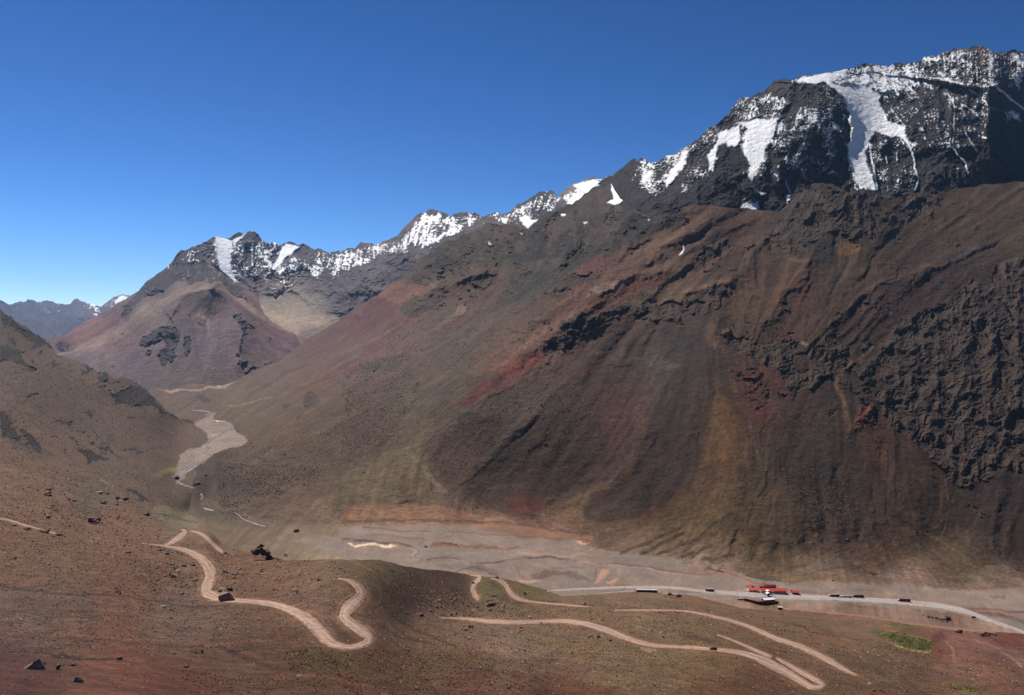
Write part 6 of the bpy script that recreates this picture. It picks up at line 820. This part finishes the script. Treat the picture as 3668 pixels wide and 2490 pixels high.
# ------------------------------------------------------------------ sign, ruins, fence, posts
c, a, w = frame(3481, 2218, 3495, 2219); t = thing('roadside_sign', 'dark blank board on two legs by the highway at the right', 'sign', c, a)
MB().box(-w/2, w/2, -.1, .1, 1.4, 4.2).build('board', BROWN, t)
for x in (-w*.35, w*.35): MB().box(x-.1, x+.1, -.08, .08, -.5, 1.4).build('leg', STEEL, t)
MB().box(-w/2-.1, w/2+.1, -.14, -.1, 4.2, 4.35).build('frame', STEEL, t)
def ruin(pt, h, label, seed, gap=.22, th=.5, mat=None):
    r_ = random.Random(seed); org = gpt(*pt[0]); t = thing('ruined_wall', label, 'ruin', org, 0); m = MB()
    for (p, q) in zip(pt[:-1], pt[1:]):
        P = gpt(*p)-org; Q = gpt(*q)-org; n = max(2, int((Q-P).length/1.6))
        for k in range(n):
            if r_.random() < gap: continue
            x = P+(Q-P)*(k+.5)/n; l = (Q-P).length/n*.52; hh = h*r_.uniform(.4, 1.1); m.box(x.x-l, x.x+l, x.y-th*r_.uniform(.7, 1.3), x.y+th*r_.uniform(.7, 1.3), x.z-.8, x.z+hh, .12, .12)
    m.build('masonry', mat or BROWN, t); return t
ruin([(3300, 2205), (3325, 2209), (3355, 2215), (3380, 2221), (3396, 2224)], 1.6, 'broken row of dark low walls left of the rounded hut below the highway', 3, .3)
ruin([(3312, 2211), (3335, 2215), (3365, 2222), (3388, 2230), (3400, 2224)], 1.3, 'lower broken row of dark walls in front of the rounded hut', 4, .35)
ruin([(3514, 2278), (3534, 2268), (3552, 2272), (3571, 2279)], 1.8, 'angular dark red ruin on the red earth at the right edge', 5, .1)
ruin([(3518, 2281), (3540, 2278), (3548, 2272)], 1.2, 'short inner wall of the ruin on the red earth', 6, .1)
c = gpt(3030, 2160); t = thing('corral_fence', 'ragged line of reddish fence stakes below the highway under the lorry queue', 'fence', c, 0)
for row, (ua, va, ub, vb) in enumerate([(3030, 2160, 3100, 2165), (3040, 2168, 3100, 2174)]):
    for k in range(16):
        p = gpt(ua+(ub-ua)*k/15, va+(vb-va)*k/15+rng.uniform(-.6, .6))-c; h = rng.uniform(1.1, 2.0); MB().box(p.x-.16, p.x+.16, p.y-.16, p.y+.16, p.z-.3, p.z+h, .04, .04).build('stake', BROWN, t)
def lamp(u, v, h, label, grp):
    t = thing('utility_pole', label, 'pole', gpt(u, v), 0, grp); MB().cyl((0, 0, -.4), .16, h+.4, 'z', 8, .1).build('pole', BROWN, t); MB().box(-.9, .9, -.06, .06, h-.5, h-.36).build('crossarm', BROWN, t); return t
for k, (u, v) in enumerate([(2237, 2111), (2326, 2112), (2397, 2113), (2560, 2133), (2640, 2130), (2711, 2140), (2881, 2150), (3009, 2165)]): lamp(u, v, rng.uniform(4, 5.2), 'thin dark pole at the near edge of the highway', 'thin poles along the highway')
for k, (u, v) in enumerate([(3436, 2233), (3557, 2242)]): lamp(u, v, 7.5, ['thin pole standing between the rounded hut and the blank sign', 'thin pole right of the blank sign beside the highway'][k], 'taller poles at the right')
# ------------------------------------------------------------------ rocks
def rock_mat(name, c1, c2):
    m, n, b = newmat(name); N = n.nodes; tc = N.new('ShaderNodeTexCoord'); no = N.new('ShaderNodeTexNoise'); no.inputs['Scale'].default_value = 2.2; no.inputs['Detail'].default_value = 7; no.inputs['Roughness'].default_value = .7; n.links.new(tc.outputs['Object'], no.inputs['Vector'])
    cr = N.new('ShaderNodeValToRGB'); cr.color_ramp.elements[0].position = .36; cr.color_ramp.elements[1].position = .66; cr.color_ramp.elements[0].color = (*lin(c1), 1); cr.color_ramp.elements[1].color = (*lin(c2), 1); n.links.new(no.outputs['Fac'], cr.inputs[0]); n.links.new(cr.outputs[0], b.inputs['Base Color'])
    bp = N.new('ShaderNodeBump'); bp.inputs['Distance'].default_value = .25; n.links.new(no.outputs['Fac'], bp.inputs['Height']); n.links.new(bp.outputs[0], b.inputs['Normal']); b.inputs['Roughness'].default_value = .9; return m
RD = rock_mat('dark_boulder', (72, 56, 48), (124, 98, 86)); RP = rock_mat('pale_boulder', (104, 88, 78), (150, 132, 120)); RG = rock_mat('grey_boulder', (94, 78, 72), (150, 132, 122))
def rock_mesh(seed, mat, flat=.62, npt=16, lumps=1):
    r_ = random.Random(seed); bm = bmesh.new()
    for q in range(lumps):
        cx, cy, cz, sc = (0, 0, 0, 1) if lumps == 1 else (r_.uniform(-.62, .62), r_.uniform(-.4, .4), r_.uniform(-.1, .18), r_.uniform(.3, .62))
        vs = []
        for k in range(npt):
            z = r_.uniform(-.5, 1); a = r_.uniform(0, 6.283); rr = math.sqrt(max(.05, 1-z*z*.8))*r_.uniform(.75, 1.05); vs.append(bm.verts.new((cx+sc*rr*math.cos(a)*.5, cy+sc*rr*math.sin(a)*.5*r_.uniform(.8, 1), cz+sc*z*flat*.5*(1.3 if lumps > 1 else 1))))
        g = bmesh.ops.convex_hull(bm, input=vs); junk = [e for e in g['geom_interior'] if isinstance(e, bmesh.types.BMVert)]
        if junk: bmesh.ops.delete(bm, geom=junk, context='VERTS')
    loose = [v for v in bm.verts if not v.link_faces]
    if loose: bmesh.ops.delete(bm, geom=loose, context='VERTS')
    bmesh.ops.triangulate(bm, faces=bm.faces); bmesh.ops.subdivide_edges(bm, edges=bm.edges, cuts=1, use_grid_fill=True)
    for v in bm.verts:
        k = .028; v.co += Vector((math.sin(v.co.y*23+seed)+math.sin(v.co.z*31), math.sin(v.co.x*27+v.co.z*19), math.sin(v.co.x*21+v.co.y*25+seed)))*k*.5
    me = bpy.data.meshes.new('boulder'); bm.to_mesh(me); bm.free(); me.materials.append(mat); return me
BK = {'d': [rock_mesh(i, RD) for i in range(5)], 'g': [rock_mesh(10+i, RG) for i in range(4)], 'p': [rock_mesh(20+i, RP, .5) for i in range(3)], 'c': [rock_mesh(30+i, RD, .7, 12, 7) for i in range(3)]}
def boulder(u, v, wpx, label, kind='d', group=None, sx=1.0, hz=1.0, name='boulder', yaw=None):
    p = gpt(u, v); s = 1.3*wpx*p.y/F; hz *= 1.2; o = bpy.data.objects.new(name, rng.choice(BK[kind])); COL.objects.link(o); o.location = p+Vector((0, 0, s*.06)); o.scale = (s*sx, s*rng.uniform(.7, .95), s*hz*rng.uniform(.85, 1.1)); o.rotation_euler = (0, 0, rng.uniform(0, 6.28) if yaw is None else yaw)
    o['label'] = label; o['category'] = 'boulder' if name == 'boulder' else 'outcrop'
    if group: o['group'] = group
    return o
for q in [('F 1530 935', 64, 'large round brown boulder between the two road bends, biggest beside the dirt road', 'g', 1.0), ('F 1510 872', 34, 'pale boulder just above the large round one by the dirt road', 'p', .9), ('F 1562 868', 22, 'dark boulder beside the pale one above the large roadside boulder', 'd', 1), ('F 235 1400', 66, 'big grey boulder with flat lit top in the bottom left corner', 'g', .9), ('F 395 1402', 22, 'upright dark boulder right of the big grey one at bottom left', 'd', 1.6), ('F 530 1490', 32, 'pointed grey boulder at bottom left, nearest the frame edge', 'g', 1.1), ('F 495 1378', 20, 'small dark boulder above the pointed grey one at bottom left', 'd', 1),
          ('F 2040 1462', 32, 'flat topped boulder alone on the slope under the hairpin bend', 'g', .6), ('F 1265 1390', 22, 'lone brown boulder on the orange bank at the bottom', 'd', .8), ('F 815 1335', 20, 'dark boulder at the right end of the dark bank at lower left', 'd', 1.3), ('F 1187 1300', 10, 'small dark boulder on the furrowed slope below the road', 'd', 1), ('F 1350 1292', 20, 'pair of joined stones on the furrowed slope below the road', 'c', 1), ('F 883 1312', 9, 'small white stone near the end of the dark bank', 'p', 1),
          ('F 802 885', 20, 'dark boulder above the long furrow left of the road', 'd', 1), ('F 1163 1058', 14, 'round boulder alone in the bare field below the first bend', 'd', 1), ('F 1110 978', 24, 'flat pale stone slab in the bare field below the first bend', 'p', .5), ('F 1150 760', 18, 'dark half of the twin boulders left of the first bend', 'd', 1), ('F 1187 775', 24, 'round grey half of the twin boulders left of the first bend', 'g', 1.1), ('F 1212 735', 22, 'flat pale stone above the twin boulders', 'p', .5), ('F 1375 750', 10, 'small white stone at the left edge of the first bend', 'p', 1.2),
          ('F 300 468', 34, 'long dark boulder at the end of the upper left road', 'd', .6), ('F 185 450', 26, 'dark boulder below the upper left road', 'd', .6), ('F 95 424', 24, 'flat dark boulder at the far left below the upper road', 'd', .4), ('F 402 492', 26, 'low dark boulder right of the upper left road end', 'd', .5), ('F 632 408', 34, 'heap of dark boulders on the upper left slope', 'c', 1), ('F 325 372', 22, 'dark boulder left of the heap on the upper left slope', 'd', .8), ('F 1000 357', 22, 'round dark boulder above the twin roads', 'd', .9),
          ('F 1192 104', 30, 'big dark boulder standing beside the brook at the pool end', 'd', .7), ('F 678 205', 26, 'pale rounded rock on the left valley side', 'p', .8), ('F 820 255', 28, 'banded dark rock right of the pale one on the left valley side', 'c', .8), ('F 1403 85', 12, 'small round boulder on the hummocks right of the brook', 'g', 1), ('F 1340 148', 30, 'dark wedge shaped rock above the rocky gully', 'd', .8), ('F 633 515', 13, 'small white stone below the upper left road', 'p', 1), ('F 1082 455', 15, 'pale stone left of the twin roads', 'p', 1),
          ('F 2018 465', 18, 'dark boulder beside the flat terrace right of the brook', 'd', 1), ('F 1943 630', 14, 'dark boulder on the terrace right of the ragged crag', 'd', 1), ('G 1022 972', 36, 'large dark boulder in the rock field under the curling road', 'd', .7), ('G 770 1024', 22, 'blocky boulder at the lower edge of the rock field', 'd', .9), ('G 745 1034', 14, 'smaller block touching the blocky boulder in the rock field', 'd', .9), ('G 605 1010', 16, 'dark boulder at the left side of the rock field', 'd', .9), ('G 540 1040', 22, 'dark boulder on the streaked slope left of the rock field', 'd', .9),
          ('G 880 1120', 20, 'cube like boulder below the long road, left one', 'd', 1), ('G 1158 1160', 24, 'big brown boulder below the long road, middle one', 'g', .8), ('G 1280 1050', 18, 'pale topped boulder above the long road', 'p', .8), ('G 1360 1090', 9, 'small boulder at the lower edge of the long road', 'd', 1), ('G 1652 962', 22, 'round brown boulder above the thin end of the curling road', 'g', .8), ('G 1050 780', 22, 'flat boulder on the brow beside the top of the curling road', 'g', .5), ('G 572 570', 13, 'boulder alone on the grey gravel of the valley floor', 'd', .8), ('G 1720 1185', 24, 'dark cluster of rocks below the long road on the right', 'c', .8),
          ('G 2183 1158', 16, 'pale round boulder above the long road on the right', 'g', 1), ('G 2255 912', 32, 'cluster of dark and pale rocks on the ridge near the roadside shed', 'c', .7), ('G 1245 1277', 12, 'small boulder on the bare flat between the roads', 'd', 1), ('G 1815 1302', 10, 'small boulder with a pale top low on the right slope', 'g', 1), ('G 515 1540', 20, 'dark boulder at the bottom edge right of the hairpin', 'd', 1.1), ('G 580 1475', 14, 'round dark boulder on the tufted slope at the bottom', 'd', 1), ('G 1140 1535', 11, 'dark boulder at the bottom on the red earth', 'd', 1.2),
          ('H 1275 1508', 17, 'reddish boulder at the lower right below the hairpin end', 'g', 1.2), ('H 1295 1552', 17, 'dark boulder under the reddish one at the lower right', 'd', .8), ('H 1352 1552', 18, 'pair of low rocks right of the dark boulder at the lower right', 'c', .6), ('H 10 965', 10, 'small pale boulder near the head of the middle ridge', 'p', 1), ('H 1020 801', 8, 'dark boulder on the gravel above the lorry queue', 'd', 1), ('H 1120 520', 9, 'lone pale boulder on the great slope above the buildings', 'p', 1.2),
          ('D 1390 662', 13, 'lone black boulder in the middle of the great slope', 'd', 1.2), ('D 920 1088', 11, 'lone black boulder at the foot of the great slope', 'd', .9), ('D 1362 398', 8, 'tall narrow black rock high on the great slope', 'd', 2), ('G 150 60', 12, 'flat black rock on the pale fan at the foot of the slope', 'd', .6), ('D 228 162', 12, 'black boulder below the stony patch on the left of the great slope', 'd', .9)]:
    p = pts(q[0])[0]; boulder(p[0], p[1], q[1], q[2], q[3], None, 1.0, q[4])
# the ragged crag on the brow
def crag_mesh():
    r_ = random.Random(77); bm = bmesh.new()
    for k in range(16):
        q = k/15; cx = -.5+q; top = .40*math.exp(-((q-.22)/.25)**2)+.16*(1-q)+.04; sc = r_.uniform(.16, .26); cz = top*r_.uniform(.35, .8); vs = []
        for i in range(14):
            z = r_.uniform(-1, 1); a = r_.uniform(0, 6.28); rr = math.sqrt(1-z*z)*r_.uniform(.7, 1); vs.append(bm.verts.new((cx+sc*rr*math.cos(a)*.7, r_.uniform(-.03, .03)+sc*rr*math.sin(a)*.6, cz+sc*z*.55)))
        g = bmesh.ops.convex_hull(bm, input=vs); junk = [e for e in g['geom_interior'] if isinstance(e, bmesh.types.BMVert)]
        if junk: bmesh.ops.delete(bm, geom=junk, context='VERTS')
    loose = [v for v in bm.verts if not v.link_faces]
    if loose: bmesh.ops.delete(bm, geom=loose, context='VERTS')
    me = bpy.data.meshes.new('crag'); bm.to_mesh(me); bm.free(); me.materials.append(RD); return me
p = gpt(*pts('F 1815 655')[0]); o = bpy.data.objects.new('crag', crag_mesh()); COL.objects.link(o); o.location = p; s = 104*p.y/F; o.scale = (s, s, s); o.rotation_euler = (0, math.radians(14), -.1); o['label'] = 'ragged dark crag leaning on the brow beside the flat terrace'; o['category'] = 'outcrop'
RG_ = [('F', 1040, 1340, 570, 900, 34, (6, 15), 'small dark boulder among the stones left of the first road bend', 'stones left of the first bend', 'dddg'), ('F', 1440, 1640, 600, 800, 18, (6, 14), 'small dark boulder in the rubble right of the first road bend', 'stones right of the first bend', 'ddg'), ('F', 1700, 2324, 690, 900, 26, (5, 13), 'small boulder on the rounded hill left of the second road loop', 'stones on the rounded hill', 'ddgp'),
       ('F', 200, 900, 180, 440, 26, (7, 16), 'small boulder strewn on the upper left slope', 'stones on the upper left slope', 'ddg'), ('G', 560, 1280, 880, 1045, 44, (6, 15), 'small angular boulder in the rock field above the long road', 'rock field stones', 'dddg'), ('G', 840, 1400, 1085, 1200, 20, (6, 12), 'small boulder strewn just below the long road', 'stones below the long road', 'ddgp'), ('F', 60, 1000, 560, 860, 22, (4, 10), 'small boulder scattered on the left foreground slope', 'stones on the left foreground', 'ddgp'),
       ('G', 250, 1250, 1440, 1570, 16, (5, 11), 'small dark boulder on the tufted bottom slope', 'stones on the tufted slope', 'dg'), ('G', 1650, 2300, 1060, 1210, 14, (5, 11), 'small boulder above the right part of the long road', 'stones above the long road', 'ddg')]
for t_, a_, b_, c_, d_, n_, sz, lb, gp, kd in RG_:
    ox, oy = TL[t_]; done = 0
    while done < n_:
        x, y = rng.uniform(a_, b_), rng.uniform(c_, d_)
        if done % 3 and done: x, y = px_+rng.gauss(0, 26), py_+rng.gauss(0, 12)
        if not (a_ < x < b_ and c_ < y < d_): x, y = rng.uniform(a_, b_), rng.uniform(c_, d_)
        u, v = ox+x/KS, oy+y/KS
        if A.yat(u, v) > 0 and bil(A.flat, (u-A.u[0])/(A.u[1]-A.u[0]), 0.0*u) >= 0:
            i = int((u-A.u[0])/(A.u[1]-A.u[0])); j = int(A.row(i, v))
            if v < A.T[i]+3 or A.flat[min(j, A.m-1), i] > .25: continue
        px_, py_ = x, y; boulder(u, v, rng.uniform(*sz)*rng.uniform(1.0, 1.45), lb, rng.choice(kd), gp, 1, rng.uniform(.6, 1)); done += 1
# uncountable stones and tufts
def attr_mat(name, rough=.9):
    m, n, b = newmat(name); at = n.nodes.new('ShaderNodeAttribute'); at.attribute_name = 'tint'; n.links.new(at.outputs['Color'], b.inputs['Base Color']); b.inputs['Roughness'].default_value = rough; return m
def scatter(name, label, regs, mat, smin, smax, cols, seed, pale=.2):
    r_ = np.random.RandomState(seed); VV = []; TT = []; CC = []; off = 0
    oct_ = np.array([(1, 0, 0), (-1, 0, 0), (0, 1, 0), (0, -1, 0), (0, 0, 1), (0, 0, -.7)], float)*.5; fc = np.array([(0, 2, 4), (2, 1, 4), (1, 3, 4), (3, 0, 4), (2, 0, 5), (1, 2, 5), (3, 1, 5), (0, 3, 5)])
    for (poly_, n, dens) in regs:
        L = pts(poly_); u = r_.uniform(L[:, 0].min(), L[:, 0].max(), n*3); v = r_.uniform(L[:, 1].min(), L[:, 1].max(), n*3); wu_ = u+34*fbm(u/60, v/40, 3, 5); wv_ = v+26*fbm(u/60, v/40, 3, 6); k = inside(wu_, wv_, L) & (fbm(u/45, v/26, 4, seed)+r_.rand(len(u))*.5 > dens)
        ta = np.interp(u, A.u, A.T); k &= np.abs(v-ta) > 2
        i = np.clip(((u-A.u[0])/(A.u[1]-A.u[0])).astype(int), 0, A.n-1); j = A.row(i, v).astype(int); k &= ~((v > ta) & (A.flat[j, i] > .3))
        i2 = np.clip(((u-V.u[0])/(V.u[1]-V.u[0])).astype(int), 0, V.n-1); j2 = V.row(i2, v).astype(int); k &= ~((v <= ta) & (V.flat[j2, i2] > .8) & (r_.rand(len(u)) > .15))
        u = u[k][:n]; v = v[k][:n]; Y = ylook(u, v); P = xyz(u, v, Y); m = len(u); sz = (smin+(smax-smin)*r_.rand(m)**3)*Y/F
        a = r_.rand(m)*6.28; J = oct_[None]*(1+r_.uniform(-.35, .35, (m, 6, 1)))*np.stack([sz, sz*r_.uniform(.6, 1, m), sz*r_.uniform(.45, .85, m)], -1)[:, None]
        ca, sa = np.cos(a)[:, None], np.sin(a)[:, None]; X = J[..., 0]*ca-J[..., 1]*sa; Yy = J[..., 0]*sa+J[..., 1]*ca
        Q = np.stack([X, Yy, J[..., 2]], -1)+P[:, None]+np.array([0, 0, 1])*(sz*.12)[:, None, None]
        VV.append(Q.reshape(-1, 3)); TT.append((fc[None]+(off+np.arange(m)*6)[:, None, None]).reshape(-1, 3)); off += m*6
        pk = r_.rand(m) < pale; c = np.where(pk[:, None], lin(cols[1]), lin(cols[0]))*r_.uniform(.6, 1.3, (m, 1)); CC.append(np.repeat(c, 6, 0))
    me = mesh_from(name, np.concatenate(VV), np.concatenate(TT), mat, False, True); attr(me, 'tint', np.concatenate(CC), 'C')
    o = bpy.data.objects.new(name, me); COL.objects.link(o); setting(o, label, 'stones', 'stuff')
SM = attr_mat('small_stone')
scatter('scattered_stones', 'countless small stones strewn over the near slopes', [('F 0 1100,0 250,800 300,1100 480,1500 600,2324 680,2324 1300,0 1300', 14000, .1), ('F 0 1300,2324 1300,2324 1577,0 1577', 1800, .2), ('G 0 700,400 700,900 860,1500 960,2324 960,2324 1577,0 1577', 12000, .1), ('H 0 960,700 1050,1100 1200,2323 1250,2323 1577,0 1577', 3500, .2), ('G 500 860,900 870,1320 960,1300 1050,500 1050', 1600, -.2), ('F 1000 560,1600 560,1750 900,1000 920', 1400, -.1), ('F 0 0,900 0,1300 400,700 480,0 420', 3500, .1)], SM, 1.6, 7.5, ((70, 52, 46), (170, 150, 138)), 21)
scatter('hillside_stones', 'countless dark stones on the hummocks and scree across the valley', [('B 2000 1577,1500 1560,1700 1450,2200 1350,2324 1300,2324 1577', 1200, 0), ('F 1300 0,2200 0,2150 120,1600 300,1380 300,1230 110', 4000, -.1), ('D 0 150,450 30,550 300,350 650,0 800', 4500, 0), ('D 500 450,1700 100,1800 800,600 900', 2500, .15), ('H 650 0,1100 0,1200 400,900 480', 2500, 0), ('E 300 600,2200 200,1400 1577,100 1577', 5000, .1), ('C 300 1250,2000 700,2324 1200,1000 1577,300 1577', 4500, .1), ('B 400 900,1100 1250,1300 1500,0 1577,0 900', 4000, .1), ('F 1300 130,1700 330,1650 400,1280 330', 500, -.3)], SM, 1.6, 6.5, ((44, 38, 36), (130, 118, 110)), 22, .12)
def tufts(name, label, regs, seed):
    r_ = np.random.RandomState(seed); VV = []; TT = []; CC = []; off = 0
    for poly_, n, s0, s1 in regs:
        L = pts(poly_); u = r_.uniform(L[:, 0].min(), L[:, 0].max(), n*3); v = r_.uniform(L[:, 1].min(), L[:, 1].max(), n*3); k = inside(u, v, L) & (fbm(u/50, v/30, 3, seed)+r_.rand(len(u))*.6 > .15)
        i = np.clip(((u-A.u[0])/(A.u[1]-A.u[0])).astype(int), 0, A.n-1); j = A.row(i, v).astype(int); k &= A.flat[j, i] < .2
        u = u[k][:n]; v = v[k][:n]; Y = ylook(u, v); P = xyz(u, v, Y); m = len(u); nb = 14
        s = (s0+(s1-s0)*r_.rand(m)**1.6)*Y/F
        a = r_.rand(m, nb)*6.283; rr = r_.rand(m, nb)**.5*.42; bx = np.cos(a)*rr; by = np.sin(a)*rr; h = (.55-.7*rr*rr)*r_.uniform(.7, 1.1, (m, nb)); t = a+r_.uniform(.8, 2.2, (m, nb)); w = .16
        p0 = np.stack([bx-np.cos(t)*w, by-np.sin(t)*w, 0*bx-.08], -1); p1 = np.stack([bx+np.cos(t)*w, by+np.sin(t)*w, 0*bx-.08], -1); p2 = np.stack([bx*1.25, by*1.25, h], -1)
        Q = np.stack([p0, p1, p2], 2)*s[:, None, None, None]+P[:, None, None]
        VV.append(Q.reshape(-1, 3)); N_ = m*nb; TT.append(np.arange(N_*3).reshape(-1, 3)+off); off += N_*3
        g = r_.rand(m, 1); c = lin((84, 72, 40))*(1-g)+lin((122, 112, 54))*g; c = c*r_.uniform(.7, 1.2, (m, 1)); CC.append(np.repeat(c, nb*3, 0))
    me = mesh_from(name, np.concatenate(VV), np.concatenate(TT), SM, False, True); attr(me, 'tint', np.concatenate(CC), 'C')
    o = bpy.data.objects.new(name, me); COL.objects.link(o); setting(o, label, 'grass tufts', 'stuff')
tufts('grass_tufts', 'low olive grass tussocks dotted over the bottom slopes', [('F 1900 1300,2150 1250,2324 1240,2324 1450,2000 1430', 420, 3, 7), ('G 0 1280,600 1260,900 1290,1200 1430,1150 1470,500 1500,0 1480', 900, 3, 7), ('F 1100 1400,2324 1450,2324 1577,1300 1577', 500, 3, 7), ('G 0 1480,1300 1480,1500 1577,0 1577', 450, 3, 7), ('F 0 900,2000 950,2200 1300,0 1300', 1500, 2.5, 6), ('G 200 720,900 850,2324 950,2324 1577,1200 1577,300 1200', 2200, 2.5, 5.5), ('H 0 1000,1200 1200,2323 1400,2323 1577,0 1577', 1400, 2.5, 6), ('F 0 400,1100 500,1300 900,0 900', 900, 2.5, 6), ('H 1320 1150,1480 1150,1700 1215,1690 1290,1500 1255,1340 1180', 500, 3, 6), ('H 1760 1490,2120 1550,2080 1577,1850 1540', 300, 3, 6)], 31)
print('things done', len(bpy.data.objects))
